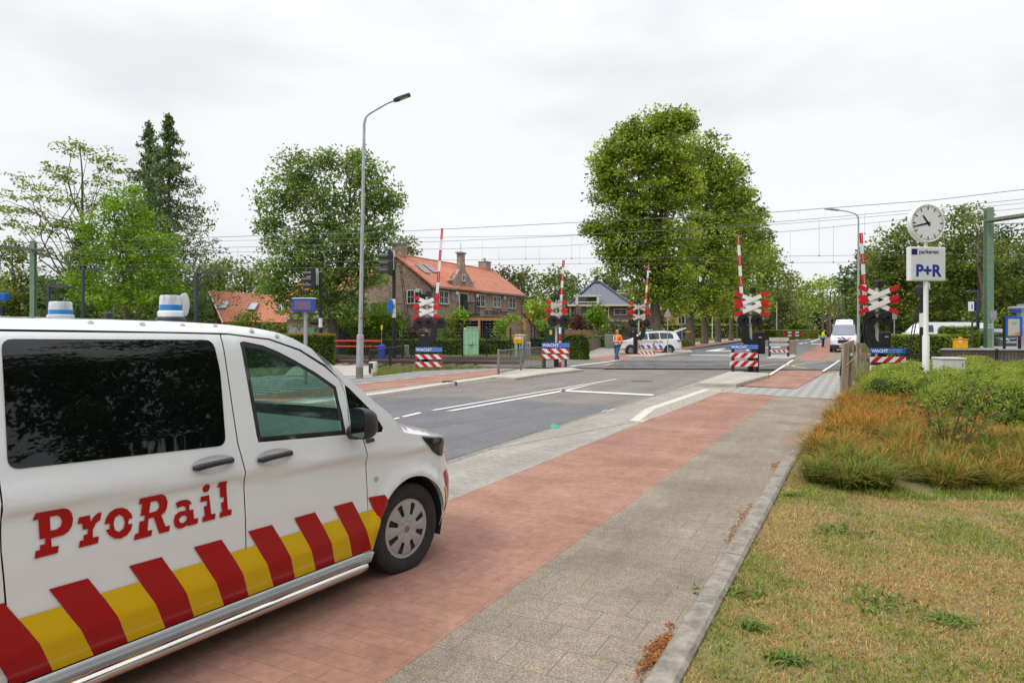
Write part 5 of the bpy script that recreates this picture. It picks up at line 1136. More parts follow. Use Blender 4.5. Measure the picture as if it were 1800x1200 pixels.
# ---- railway light signals on black masts with ladders
def rsignal(label, px, Y, yt, yb, ls, ladder, hood=3, plate=None, face=-1, hw=.32):
    t = thing('railway_signal', label, 'railway signal', (XX(px, Y), Y), 0); h = ZZ(yt + (yb - yt) * .8, Y)
    m = MB(); m.lathe([(.1, 0), (.095, ZZ(yb, Y) + 1)], 12); m.build('mast', M_black, t, smooth=True)
    zt, zb = ZZ(yt, Y), ZZ(yb, Y); x0 = ls
    m = MB(); m.plate(rnd([(x0 - .12, zb), (x0 + .13, zb), (x0 + .13, zt - .25), (x0 - .05, zt), (x0 - .12, zt - .1)], .05), -hw, hw); hd = m.build('signal_head', M_black, t)
    m = MB(); m.box((x0 + .16, 0, (zb + zt) / 2 + .1), (.03, hw * 1.4, (zt - zb) * .75)); m.build('rear_plate', mat('pale signal back', (.6, .62, .6), .5), hd)
    for i in range(hood):
        z = zt - (zt - zb) * (.28 + .27 * i); m = MB(); m.lathe([(.13, 0), (.14, .55), (.125, .55), (.115, 0)], 14, (x0 - .1, 0, z), (-1, 0, 0)); m.build('hood', mat('hood grey', (.08, .085, .1), .4), hd, smooth=True)
    if ladder:
        m = MB(); 
        for dx in (0, .16): m.tube([(ladder[0] + dx * .5, .0, zt - .9), (ladder[1] + dx, -.1, 0)], .022, 5)
        for i in range(14): q = i / 14; x = ladder[0] * (1 - q) + ladder[1] * q; z = (zt - .9) * (1 - q); m.tube([(x, 0, z), (x + .13, 0, z)], .012, 4)
        for z in (1.2, 3.2, 5.2):
            q = 1 - z / (zt - .9)
            if 0 < q < 1: m.tube([(0, 0, z), (ladder[0] * (1 - q) + ladder[1] * q, 0, z)], .018, 5)
        m.build('ladder', M_black, t)
    m = MB(); m.lathe([(.108, 0), (.108, .55)], 12, (0, 0, ZZ(558, Y) if plate else 1.9)); m.build('white_band', M_white, t, smooth=True)
    return t
rs = rsignal('tall black railway signal with ladder before the brick gable', 692.5, 37., 437, 484, -.15, (.3, 1.0), 3, True)
m = MB(); m.box((0, -.13, ZZ(537, 37.)), (.2, .02, .7)); pl = m.build('number_plate', M_white, rs); text('lettering', '174', .2, M_navy, pl, (.07, -.145, ZZ(544, 37.)), (R(90), R(-90), 0))
rsignal('shorter railway signal left of the tall street lamp', 563.5, 40., 470, 509, -.35, (.25, .85), 3)
rs3 = rsignal('black signal mast with ladder behind the P+R board', 1621, 27.0, 500, 520, .0, (-.2, -.85), 0)
bs = thing('blue_panel_sign', 'narrow blue sign on the tall railway signal', 'sign', (XX(686, 36.8), 36.8, 0)); m = MB(); m.box((0, 0, ZZ(539, 36.8)), (.26, .12, .7), bev=.01); m.build('panel', M_blue, bs); m = MB(); m.box((.17, 0, ZZ(539, 36.8)), (.12, .05, .05)); m.build('bracket', M_dark, bs)
# ---- departure display on grey pole
Yd = 22.5; dd = thing('departure_display', 'blue departure display box on a grey pole behind the front van', 'display', (XX(536.5, Yd), Yd), R(6)); k = Yd / FPX
m = MB(); m.tube([(0, .05, 0), (0, .05, ZZ(547, Yd))], .06, 10); m.build('pole', M_steel, dd, smooth=True)
m = MB(); m.box((-.05, .05, ZZ(536, Yd)), (.70, .34, .43), bev=.015); bx = m.build('case', mat('display blue', (.01, .07, .5), .35), dd)
m = MB(); m.box((-.06, -.123, ZZ(536.5, Yd)), (.54, .006, .29)); m.build('screen', mat('unlit display', (.16, .11, .22), .25, var=.15), bx)
m = MB(); m.box((-.03, .05, ZZ(525.5, Yd) + .02), (.73, .38, .03), bev=.006); m.build('rain_cover', M_white, bx)
# ---- blue bin, concrete block, cabinets, boxes
t = thing('litter_bin', 'blue litter bin behind the black railing', 'litter bin', gx(671.5, 639)); m = MB(); m.box((0, 0, .6), (.36, .3, .75), bev=.04); m.build('bin', mat('bin blue', (.008, .05, .38), .5), t); m = MB(); m.tube([(0, .2, 0), (0, .2, 1.1)], .03, 8); m.build('post', M_dark, t)
t = thing('marker_post', 'thin yellow topped marker stake near the blue bin', 'marker', gx(671, 634)); m = MB(); m.tube([(0, 0, 0), (0, 0, 1.75)], .02, 6); m.build('stake', M_wood, t); m = MB(); m.box((0, 0, 1.9), (.11, .04, .26), bev=.01); m.build('yellow_cap', M_yellow, t)
t = thing('concrete_block', 'small white concrete block with dark patches at the railing foot', 'block', gx(655, 658.5)); m = MB(); m.box((0, .1, .26), (.30, .3, .52), bev=.03); m.build('block', mat('stained white concrete', (.55, .53, .48), .85, var=.25), t); m = MB(); m.box((-.06, -.055, .36), (.16, .008, .2)); m.box((-.1, -.055, .16), (.08, .008, .2)); m.build('dark_patch', M_dark, t)
def cabinet(label, px0, px1, yt, yb, col, dd_=.6, slope=0., lid=None, vent=False, name='equipment_cabinet', Y=None):
    Y = Y or 2220 / (yb - 577); w = (px1 - px0) * Y / FPX; h = ZZ(yt, Y); t = thing(name, label, 'cabinet', (XX((px0 + px1) / 2, Y), Y + dd_ / 2), 0)
    mm = mat(label[:20], col, .6, var=.12, vs=4, stretch=(1, 1, .3)); m = MB(); m.box((0, 0, h / 2), (w, dd_, h), bev=.05); b = m.build('body', mm, t)
    if lid: m = MB(); m.box((w * .12, 0, h + .02), (w * .85, dd_ + .06, .06), bev=.02); m.build('lid', mat(label[:20] + 'lid', lid, .6), t)
    m = MB(); m.box((0, -dd_ / 2 - .004, h * .5), (.012, .006, h * .9)); m.build('door_seam', M_dark, b)
    m = MB(); m.box((0, -dd_ / 2 - .05, h * .47), (w * .22, .1, h * .12), bev=.01); m.build('lock_box', mm, b)
    return t
cabinet('tall mint green cabinet before the clipped hedge', 814.5, 841, 576, 623.5, (.30, .55, .34), .7, lid=(.4, .55, .43), Y=45.2)
cabinet('grey graffitied cabinet behind the yellow box', 905, 920, 587.5, 614, (.42, .46, .5), .5, Y=42.)
cabinet('slim blue grey cabinet at the side of the graffitied one', 920, 925, 587.5, 617, (.25, .36, .45), .6, Y=42.4)
cabinet('low pale grey cabinet right of the graffitied one', 925.5, 933, 601, 614, (.5, .5, .48), .4, Y=43.)
cabinet('small olive box near the foot of the hedge', 705, 717.5, 606, 619, (.2, .24, .16), .4, Y=41.)
t = thing('yellow_box', 'yellow orange box on a post beyond the grey railing', 'box', gx(911.5, 631)); Yy = 41.; m = MB(); m.box((0, 0, .55), (.09, .09, 1.1)); m.box((.14, 0, .5), (.07, .07, 1)); m.build('post', M_dark, t); m = MB(); m.box((0, -.1, 1.18), (.62, .3, .48), bev=.02); m.box((0, -.1, 1.43), (.68, .34, .05)); yb_ = m.build('box', mat('orange yellow', (.8, .4, .005), .45), t); m = MB(); m.box((0, -.253, 1.28), (.42, .004, .13)); m.build('sticker', M_white, yb_)
t = thing('yellow_box', 'yellow orange grit box beside the hedge on the right platform', 'box', (XX(1688, 36), 36., .78)); m = MB(); m.box((0, 0, .25), (.56, .4, .5), bev=.03); m.box((0, 0, .51), (.62, .45, .04)); m.box((0, 0, .57), (.12, .1, .1)); yb_ = m.build('box', mat('orange yellow', (.8, .4, .005)), t); m = MB(); m.box((-.13, -.203, .40), (.18, .004, .08)); m.build('sticker', M_white, yb_); text('lettering', '1', .18, M_navy, yb_, (.02, -.204, .28))
t = thing('white_cabinet', 'low white cabinet marked 1 in the green bushes', 'cabinet', (XX(1681, 17), 17.3, .0), R(-10)); m = MB(); m.box((0, 0, .55), (.56, .5, 1.08), bev=.03); b = m.build('body', mat('cabinet white', (.62, .62, .6), .5), t); m = MB(); m.box((0, 0, 1.10), (.6, .54, .03)); m.build('lid', M_white, b); text('lettering', '1', .16, M_navy, b, (.18, -.252, .88))
# ---- wooden post with dark board near the path edge
t = thing('wooden_post', 'pair of weathered wooden posts at the footpath edge', 'post', gx(1487, 692)); 
for i, (x, w, h) in enumerate(((-.07, .16, 1.42), (.13, .15, 1.47))):
    m = MB(); n = 9
    vs = []; ring = [(-w / 2, -w / 2), (w / 2, -w / 2), (w / 2, w / 2), (-w / 2, w / 2)]
    for j in range(n + 1):
        z = h * j / n
        for a, b in ring: vs.append((x + a + .06 * j / n + rng.uniform(-.004, .004), b + i * .12, z + (.05 * (a > 0) if j == n else 0)))
    m.add(vs, [(j * 4 + k_, j * 4 + (k_ + 1) % 4, (j + 1) * 4 + (k_ + 1) % 4, (j + 1) * 4 + k_) for j in range(n) for k_ in range(4)] + [(4 * n, 4 * n + 1, 4 * n + 2, 4 * n + 3)]); m.build('post', M_wood, t)
m = MB(); m.plate([(-.17, .52), (-.08, .50), (-.02, 1.0), (-.10, 1.05)], .02, .05); m.build('dark_board', mat('dark green board', (.03, .05, .04), .5), t)
m = MB(); m.tube([(-.05, -.09, .80), (.32, -.02, 1.1)], .012, 5); m.build('wire_tie', mat('rope', (.4, .33, .25), .8), t)
m = MB(); m.lathe([(.0, 0), (.055, .0), (.05, .04), (0, .055)], 12, (.15, .03, 1.1), (0, -1, .2)); m.build('reflector', mat('pale blue reflector', (.45, .55, .62), .3), t, smooth=True)
t = thing('wooden_fence', 'low weathered wooden fence with rails left of the largest WACHT panel', 'fence', (XX(1508, 26), 26))
for px, y0_, y1_ in ((1508, 602, 634.5), (1519.5, 620, 632)): m = MB(); m.box((XX(px, 26) - XX(1508, 26), 0, (ZZ(y0_, 26)) / 2), (.1, .1, ZZ(y0_, 26))); m.build('post', M_wood, t)
for z in (1.18, .78): m = MB(); m.box((.35, 0, z), (.75, .06, .17), bev=.01); m.build('rail', M_wood, t)
# low red-white boards behind it and across the far road
def flatboard(label, px0, px1, rows, Y, n=5):
    t = thing('road_barrier', label, 'road barrier', (XX((px0 + px1) / 2, Y), Y), 0, 'red and white block barriers'); w = (px1 - px0) * Y / FPX
    for a, b in rows:
        m = MB(); z0, z1 = ZZ(b, Y), ZZ(a, Y)
        for i in range(n): m.m = 1 if i % 2 == 0 else 0; m.box((-w / 2 + w * (i + .5) / n, 0, (z0 + z1) / 2), (w / n, .04, z1 - z0))
        m.build('board', [M_white, M_red], t)
    for x in (-w * .45, w * .45): m = MB(); m.box((x, .05, ZZ(rows[0][0], Y) / 2), (.06, .06, ZZ(rows[0][0], Y))); m.build('post', M_steel, t)
flatboard('red and white barrier boards by the hedge across the far road', 1378, 1411, ((582.5, 585.6), (588, 591)), 100.)
flatboard('smaller red and white barrier left of the policeman', 1418, 1437, ((574.8, 577.3), (578, 580)), 160.)
flatboard('low red and white boards behind the wooden fence at right', 1504, 1534, ((621.5, 626.5),), 30., 7)
# ---- triangular sign seen from behind, other signs
def rsign(label, px, yb, yt, shape, Y=None, col=None, wpx=14, hpx=16, mt=None, z0=0):
    Y = Y or 2220 / (yb - 577); k = Y / FPX; t = thing('traffic_sign', label, 'traffic sign', (XX(px, Y), Y, z0)); h = ZZ(yt, Y) - z0
    m = MB(); m.tube([(0, 0, 0), (0, 0, h - .05)], .03, 8); m.build('pole', M_steel, t, smooth=True)
    w, hh = wpx * k, hpx * k; m = MB()
    if shape == 'tri': m.plate(rnd([(-w / 2, h - hh), (w / 2, h - hh), (0, h)], .06), -.045, -.03)
    elif shape == 'rect': m.plate(rnd([(-w / 2, h - hh), (w / 2, h - hh), (w / 2, h), (-w / 2, h)], .03), -.045, -.03)
    else: m.lathe([(w / 2, 0), (w / 2, .015)], 24, (0, -.03, h - w / 2), (0, -1, 0))
    m.build('sign_plate', mt or mat('bare aluminium', (.42, .45, .48), .4, .5, var=.05), t)
    return t
rsign('triangular sign seen from behind in front of the police car', 1173.5, 619.5, 541, 'tri', 46.)
rsign('grey rectangular sign plate seen from behind by the green mast', 1745.5, 612, 546, 'rect', 36.5, wpx=11, hpx=15, z0=.78)
rsign('small round sign on the far verge by the poster board', 1369, 582, 562, 'round', 130., wpx=4, hpx=4)
rsign('round grey sign behind the lamp discs of the island signal', 1295.5, 597, 556, 'round', 80., wpx=9, hpx=9)
rsign('rectangular sign behind the rightmost signal lamps', 1572, 592, 547, 'rect', 40., wpx=8, hpx=14)
t = thing('blue_sign_column', 'narrow blue sign column beside the lamp pole at the linden row', 'sign', (XX(1195.5, 68), 68)); m = MB(); m.box((0, 0, ZZ(590, 68)), (.22, .1, 2.4 * .5 + .2), bev=.02); m.build('panel', mat('column blue', (.01, .06, .42), .4), t); m = MB(); m.box((0, 0, .3), (.1, .1, .6)); m.build('foot', M_dark, t)
# platform at the right
pz = .78; PLM = mat('stained platform wall', (.14, .115, .09), .9, var=.35, vs=2.5, stretch=(1, 1, .3)); 
pf = thing('station_platform', 'raised station platform with dark stained concrete edge wall at right', 'platform', (0, 0))
pl0, pl1 = XX(1652, 30.5), 60; c0 = 35.3 - 1.8
m = MB(); a = [(pl0, cy(30.6, pl0) ), (pl1, cy(30.6, pl1)), (pl1, cy(28.3, pl1) + 12), (pl0, cy(28.3, pl0) + 9)]
m.prism([(22.2, 35.3), (60, 29.2), (64, 36), (26.5, 41.0)], 0, pz - .06); m.build('edge_wall', PLM, pf)
m = MB(); m.prism([(22.1, 35.25), (60, 29.1), (64.1, 36), (26.5, 41.1)], pz - .058, pz); m.build('deck', mat('platform paving', (.3, .29, .27), .9, var=.15), pf)
def barfence(label, p0, p1, h, step, mtl, z=0, posts=()):
    t = thing('bar_fence', label, 'fence', (p0[0], p0[1], z)); d = Vector((p1[0] - p0[0], p1[1] - p0[1], 0)); n = int(d.length / step); m = MB()
    for i in range(n): q = d * i / n; m.box((q.x, q.y, h / 2), (.012, .012, h))
    tag(m.build('bars', mtl, t), kind='stuff'); m = MB()
    for zz in (.06, h * .5, h - .03): m.tube([(0, 0, zz), d + Vector((0, 0, zz))], .012, 4)
    m.build('wires', mtl, t)
    for f in posts: q = d * f; m = MB(); m.box((q.x, q.y, (h + .12) / 2), (.09, .09, h + .12), bev=.02); m.lathe([(.07, 0), (.05, .06), (0, .08)], 10, (q.x, q.y, h + .1)); m.build('post', M_black, t)
    return t
barfence('dark wire mesh fence with round headed posts before the platform wall', (XX(1600, 24.5), 24.8), (XX(1830, 24.5), 22.6), .98, .1, mat('fence black', (.02, .022, .028), .5), 0, (.0, .53, 1))
barfence('green mesh fence in front of the clipped hedge beyond the tracks', (XX(560, 41), 41.6), (XX(935, 41), 39.6), 1.75, .22, mat('fence green', (.012, .04, .022), .5), 0, (.2, .4, .68, .79, .9))
barfence('tall dark green gate fence beside the carport', (XX(934, 44), 44.), (XX(990, 44), 43.4), 1.95, .13, mat('fence green', (.012, .04, .022)), 0, (0, .1, .45, .6, 1))
t = thing('equipment_cabinet', 'dark green cabinet with a yellow sticker behind the second signal', 'cabinet', (XX(972, 43), 43.)); m = MB(); m.box((.1, 0, .95), (1.1, .5, 1.9), bev=.03); b = m.build('body', mat('deep green', (.01, .035, .025), .5), t); m = MB(); m.box((-.15, -.256, 1.6), (.16, .01, .28)); m.build('sticker', M_yellow, b)
# platform furniture
t = thing('platform_sign', 'white platform sign with blue 1 on a brown post', 'sign', (XX(1706, 37), 37., pz), R(-18)); m = MB(); m.tube([(.08, 0, 0), (.08, 0, ZZ(548, 37) - pz)], .05, 8); m.build('post', mat('brown post', (.07, .05, .045), .6), t)
zc2 = ZZ(538.5, 37) - pz; m = MB(); m.box((.05, 0, zc2), (.42, .24, .53), bev=.01); b = m.build('sign_box', M_navy, t); m = MB(); m.box((-.01, -.125, zc2), (.27, .006, .51)); m.build('sign_face', M_white, b); text('lettering', '1', .34, M_navy, b, (-.05, -.13, zc2 - .13), bold=.008)
t = thing('map_board', 'blue framed route map board with yellow border on the platform', 'map board', (XX(1782, 35.5), 35.5, pz)); w, z0, z1 = .88, ZZ(592, 35.5) - pz, ZZ(556, 35.5) - pz
for x in (-w / 2 - .02, w / 2 - .1): m = MB(); m.box((x, .05, z1 / 2), (.1, .1, z1)); m.build('post', M_black, t)
m = MB(); m.box((0, 0, (z0 + z1) / 2), (w, .06, z1 - z0), bev=.01); b = m.build('board', M_blue, t)
m = MB(); m.box((-.02, -.033, (z0 + z1) / 2 - .03), (w * .68, .005, (z1 - z0) * .8)); m.build('yellow_border', M_yellow, b)
m = MB(); m.box((-.02, -.037, (z0 + z1) / 2), (w * .62, .005, (z1 - z0) * .76)); m.build('map_sheet', mat('map paper', (.6, .62, .6), .5, var=.2, vs=5, col2=(.62, .55, .35)), b)
m = MB(); m.plate([(-.1, z1 - .45), (.12, z1 - .42), (.16, z1 - .28), (0, z1 - .33), (-.12, z1 - .3)], -.042, -.040); m.build('map_area', mat('map green', (.2, .45, .35), .5), b)
m = MB(); m.box((.25, -.1, z0 + .2), (.5, .03, .03)); m.box((.25, -.1, z0 - .1), (.5, .03, .03)); m.build('red_rail', M_red, t)
t = thing('ticket_pillar', 'grey and blue ticket canopy above the map board', 'canopy', (XX(1795, 37.5), 37.5, pz)); m = MB(); m.box((0, 0, 1.2), (.28, .28, 2.4)); m.build('pillar', M_steel, t); m = MB(); m.box((-.15, 0, ZZ(541, 37.5) - pz), (.85, .5, .14), bev=.03); m.build('roof', M_steel, t); m = MB(); m.box((-.35, -.1, ZZ(547, 37.5) - pz), (.38, .3, .2), bev=.02); m.build('blue_box', mat('display blue', (.01, .07, .5)), t)
# far left platform sign
t = thing('platform_sign', 'blue topped platform sign at the left edge of the photo', 'sign', (XX(3, 32), 32)); m = MB(); m.box((0, 0, 2.4), (.22, .2, 1.0)); m.build('post', M_black, t); m = MB(); m.box((-.1, 0, ZZ(522, 32)), (.72, .3, .36), bev=.02); m.build('sign_box', M_blue, t)
# far poster board, flag pole
t = thing('poster_board', 'white framed poster board by the far hedge', 'poster board', (XX(1359, 125), 125)); m = MB(); m.box((0, 0, ZZ(569, 125)), (1.4, .08, 1.7)); b = m.build('frame', mat('poster frame', (.45, .5, .52), .5), t); m = MB(); m.box((0, -.045, ZZ(569.5, 125)), (1.05, .01, 1.2)); m.build('poster', mat('poster print', (.15, .3, .15), .5, var=.6, vs=3, col2=(.4, .5, .6)), b)
for x in (-.6, .6): m = MB(); m.box((x, 0, .7), (.1, .1, 1.4)); m.build('post', M_steel, t)
for px, yt, lab in ((1365.5, 532, 'white flag pole by the far poster board'), (1252, 556, 'white post among the linden trunks')):
    t = thing('flag_pole', lab, 'pole', (XX(px, 110), 110)); m = MB(); m.lathe([(.07, 0), (.05, ZZ(yt, 110))], 8); m.build('pole', M_white, t, smooth=True); m = MB(); m.lathe([(.07, 0), (.08, .08), (0, .15)], 8, (0, 0, ZZ(yt, 110))); m.build('finial', M_steel, t)
# ================================================================== buildings
def brick(name, c1, c2, mort, sc=1., axis='xz'):
    m = bpy.data.materials.new(name); m.use_nodes = True; t = m.node_tree; L = t.links.new; p = t.nodes['Principled BSDF']; p.inputs['Roughness'].default_value = .9
    tc = nd(t, 'ShaderNodeTexCoord'); s_ = nd(t, 'ShaderNodeSeparateXYZ'); L(tc.outputs['Object'], s_.inputs[0]); ad = nd(t, 'ShaderNodeMath', operation='ADD'); L(s_.outputs[0], ad.inputs[0]); L(s_.outputs[1], ad.inputs[1])
    cb = nd(t, 'ShaderNodeCombineXYZ'); L(ad.outputs[0], cb.inputs[0]); L(s_.outputs[2], cb.inputs[1])
    b = nd(t, 'ShaderNodeTexBrick'); b.inputs['Scale'].default_value = sc; b.inputs['Brick Width'].default_value = .22; b.inputs['Row Height'].default_value = .065; b.inputs['Mortar Size'].default_value = .008
    b.inputs[1].default_value = c1 + (1,); b.inputs[2].default_value = c2 + (1,); b.inputs[3].default_value = mort + (1,); L(cb.outputs[0], b.inputs['Vector'])
    n = nd(t, 'ShaderNodeTexNoise'); n.inputs['Scale'].default_value = 3.5; n.inputs['Detail'].default_value = 8; n.inputs['Roughness'].default_value = .75; L(tc.outputs['Object'], n.inputs['Vector'])
    r = nd(t, 'ShaderNodeValToRGB'); r.color_ramp.elements[0].position = .34; r.color_ramp.elements[1].position = .66; r.color_ramp.elements[0].color = (.62,) * 3 + (1,); r.color_ramp.elements[1].color = (1.25,) * 3 + (1,); L(n.outputs[0], r.inputs[0])
    x = nd(t, 'ShaderNodeMix', data_type='RGBA', blend_type='MULTIPLY'); x.inputs[0].default_value = 1; L(b.outputs[0], x.inputs[6]); L(r.outputs[0], x.inputs[7]); L(x.outputs[2], p.inputs['Base Color'])
    return m
def tilemat(name, c, dk, sx, sy, rough=.6, coat=0.):
    """roof tiles: rows down the slope (z) and waves along the ridge (x)"""
    m = bpy.data.materials.new(name); m.use_nodes = True; t = m.node_tree; L = t.links.new; p = t.nodes['Principled BSDF']; p.inputs['Roughness'].default_value = rough
    if coat: p.inputs['Coat Weight'].default_value = coat
    tc = nd(t, 'ShaderNodeTexCoord'); w1 = nd(t, 'ShaderNodeTexWave', wave_type='BANDS', bands_direction='Z', wave_profile='SAW'); w1.inputs['Scale'].default_value = sy
    w2 = nd(t, 'ShaderNodeTexWave', wave_type='BANDS', bands_direction='X', wave_profile='SIN'); w2.inputs['Scale'].default_value = sx
    L(tc.outputs['Object'], w1.inputs[0]); L(tc.outputs['Object'], w2.inputs[0])
    n = nd(t, 'ShaderNodeTexNoise'); n.inputs['Scale'].default_value = 2.; n.inputs['Detail'].default_value = 6; L(tc.outputs['Object'], n.inputs['Vector'])
    r = nd(t, 'ShaderNodeValToRGB'); r.color_ramp.elements[0].position = .0; r.color_ramp.elements[1].position = .3; r.color_ramp.elements[0].color = dk + (1,); r.color_ramp.elements[1].color = c + (1,); L(w1.outputs[1], r.inputs[0])
    r2 = nd(t, 'ShaderNodeValToRGB'); r2.color_ramp.elements[0].position = .0; r2.color_ramp.elements[1].position = .5; r2.color_ramp.elements[0].color = (.68,) * 3 + (1,); r2.color_ramp.elements[1].color = (1.05,) * 3 + (1,); L(w2.outputs[1], r2.inputs[0])
    r3 = nd(t, 'ShaderNodeValToRGB'); r3.color_ramp.elements[0].position = .3; r3.color_ramp.elements[1].position = .7; r3.color_ramp.elements[0].color = (.8,) * 3 + (1,); r3.color_ramp.elements[1].color = (1.15,) * 3 + (1,); L(n.outputs[0], r3.inputs[0])
    def mul(a, b): x = nd(t, 'ShaderNodeMix', data_type='RGBA', blend_type='MULTIPLY'); x.inputs[0].default_value = 1; L(a, x.inputs[6]); L(b, x.inputs[7]); return x.outputs[2]
    L(mul(mul(r.outputs[0], r2.outputs[0]), r3.outputs[0]), p.inputs['Base Color']); return m
BR1 = brick('brown brick', (.25, .145, .11), (.5, .34, .265), (.38, .34, .3)); BR2 = brick('dark mauve brick', (.16, .10, .095), (.21, .135, .12), (.17, .15, .14))
TL1 = tilemat('orange roof tiles', (.58, .195, .095), (.24, .07, .04), 1.1, 1.45); TL2 = tilemat('glazed blue grey roof tiles', (.085, .10, .155), (.02, .025, .045), 1.05, 1.05, .3, .4)
M_glassw = mat('window pane', (.035, .045, .05), .06, var=.5, vs=1.5, spec=.9); M_gut = mat('grey gutter', (.25, .255, .26), .5); M_cream = mat('cream paint', (.70, .66, .56), .5, var=.05)
def window(par, x, y, z, w, h, mull=2, bars=1, rz=0., sill=True, frame=None, dep=.05):
    """frame proud of the wall at local (x,y), facing -y after rz"""
    M = Matrix.Translation((x, y, z)) @ Matrix.Rotation(rz, 4, 'Z'); frame = frame or M_white; t = .07
    m = MB()
    m.box((0, -dep / 2 - .003, h / 2 - t / 2), (w, dep, t), M=M); m.box((0, -dep / 2 - .003, -h / 2 + t / 2), (w, dep, t), M=M)
    for s in (-1, 1): m.box((s * (w / 2 - t / 2), -dep / 2 - .003, 0), (t, dep, h - 2 * t), M=M)
    for i in range(1, mull): m.box((-w / 2 + w * i / mull, -dep / 2 - .001, 0), (t * 1.3, dep * .9, h - 2 * t), M=M)
    for i in range(mull):
        cx_ = -w / 2 + w * (i + .5) / mull
        for j in range(bars): m.box((cx_, -dep * .4, -h / 2 + h * (j + 1) / (bars + 1)), (w / mull - t * 1.3, dep * .5, .03), M=M)
        if bars: m.box((cx_, -dep * .41, 0), (.03, dep * .48, h - 2 * t), M=M)
    f = m.build('window', frame, par)
    m = MB(); m.box((0, -.012, 0), (w - t, .01, h - t), M=M); m.build('pane', M_glassw, f)
    if sill: m = MB(); m.box((0, -.06, -h / 2 - .05), (w + .12, .12, .07), M=M); m.build('sill', mat('sill brick', (.2, .13, .11), .8), f)
    return f
# ---- long brick house with orange roof, front face along local +x
H1 = thing('brick_house', 'long brown brick house with orange tiled roof and stepped dormer gable', 'house', (-5.96, 50.0), R(90 - 25.6))
def slab(a, b, c, d, th, name, mtl, par):     # roof plane with thickness: a,b eave, c,d ridge
    a, b, c, d = map(Vector, (a, b, c, d)); n = (b - a).cross(d - a).normalized(); n = n if n.z > 0 else -n; m = MB(); up = [a + n * th, b + n * th, c + n * th, d + n * th]
    m.add([a, b, c, d] + up, [(3, 2, 1, 0), (4, 5, 6, 7), (0, 1, 5, 4), (1, 2, 6, 5), (2, 3, 7, 6), (3, 0, 4, 7)]); return m.build(name, mtl, par)
Lh, Wh, EVE, RDG = 15.9, 6.0, 4.85, 7.25
m = MB(); m.box((Lh / 2, Wh / 2, EVE / 2), (Lh, Wh, EVE)); 
for x0, x1 in ((0, .25), (Lh - .25, Lh)): m.add([(x0, 0, EVE), (x1, 0, EVE), (x1, Wh, EVE), (x0, Wh, EVE), (x0, Wh / 2, RDG - .05), (x1, Wh / 2, RDG - .05)], [(0, 4, 3), (1, 2, 5), (0, 1, 5, 4), (3, 4, 5, 2)])
m.build('wall', BR1, H1)
rf = slab((-.18, -.35, EVE - .05), (Lh + .15, -.35, EVE - .05), (Lh + .15, Wh / 2, RDG), (-.18, Wh / 2, RDG), .14, 'roof', TL1, H1)
slab((-.18, Wh + .35, EVE - .05), (Lh + .15, Wh + .35, EVE - .05), (Lh + .15, Wh / 2, RDG), (-.18, Wh / 2, RDG), .14, 'roof', TL1, H1)
m = MB(); m.tube([(-.2, Wh / 2, RDG + .12), (Lh + .15, Wh / 2, RDG + .12)], .12, 8); m.build('ridge_tiles', mat('ridge tile orange', (.5, .15, .08), .7, var=.2), rf, smooth=True)
for x, y, w, h0, h1 in ((.45, Wh / 2, .85, 6.8, ZZ(431, 52.)), (Lh - 1.4, Wh / 2 + .2, 1.0, 6.6, ZZ(462, 64) + .05)):
    m = MB(); m.box((x, y, (h0 + h1) / 2), (w, w * .8, h1 - h0)); c = m.build('chimney', BR1, rf); m = MB(); m.box((x, y, h1 + .06), (w + .1, w * .8 + .1, .1)); m.lathe([(.1, .1), (.1, .45)], 8, (x, y, h1)); m.build('chimney_cap', M_gut, c)
for a, b in ((-.3, 2.7), (6.65, Lh + .2)): m = MB(); m.box(((a + b) / 2, -.42, EVE + .02), (b - a, .16, .14)); m.build('gutter', M_gut, H1)
for x in (.14, 6.8, Lh - .12): m = MB(); m.tube([(x, -.35, EVE), (x, -.1, EVE - .35), (x, -.1, 0)], .055, 8); m.build('downpipe', M_gut, H1, smooth=True)
# dormer gable flush with the front
DG = [(2.93, 3.9), (6.38, 3.9), (6.38, ZZ(496.5, 55.2)), (6.18, ZZ(494, 55.)), (5.05, 6.55), (5.02, 7.0), (4.98, 7.05), (4.98, 7.75), (4.30, 7.75), (4.30, 7.05), (4.26, 6.95), (4.2, 6.55), (3.2, ZZ(493, 53)), (2.93, ZZ(491, 53))]
m = MB(); m.plate(DG, -.06, .30); dg_w = m.build('dormer_gable', BR1, H1)
m = MB(); m.box((4.64, .12, 7.82), (.9, .5, .12)); m.tube([(4.6, .1, 7.8), (4.6, .1, 8.6)], .02, 5); m.build('gable_chimney_cap', M_gut, dg_w)
zs = ZZ(493, 53)
for s, x0 in ((-1, 2.93), (1, 6.38)):
    m = MB(); a = Vector((x0, .3, zs - .1)); b = Vector((4.65, .3, 6.75)); c = Vector((4.65, 2.6, 6.9)); d = Vector((x0, 1.2, zs - .1)); m.add([a, b, c, d, a + Vector((0, 0, .12)), b + Vector((0, 0, .12)), c + Vector((0, 0, .12)), d + Vector((0, 0, .12))], [(0, 1, 2, 3), (4, 5, 6, 7), (0, 1, 5, 4), (1, 2, 6, 5), (2, 3, 7, 6), (3, 0, 4, 7)]); m.build('dormer_roof', TL1, rf)
m = MB()
for s, x0 in ((-1, 2.9), (1, 6.4)): m.box((x0, .05, zs + .05), (.3, .45, .18))
m.build('kneeler_stone', mat('pale stone', (.5, .47, .42), .8), dg_w)
def sx(px, y=0.):                                    # along-facade position of a photo column
    u = (px - 900) / FPX; return (u * 50 + 5.96) / (.432 - .902 * u)
def fz(py, s): return ZZ(py, 50 + .902 * s)
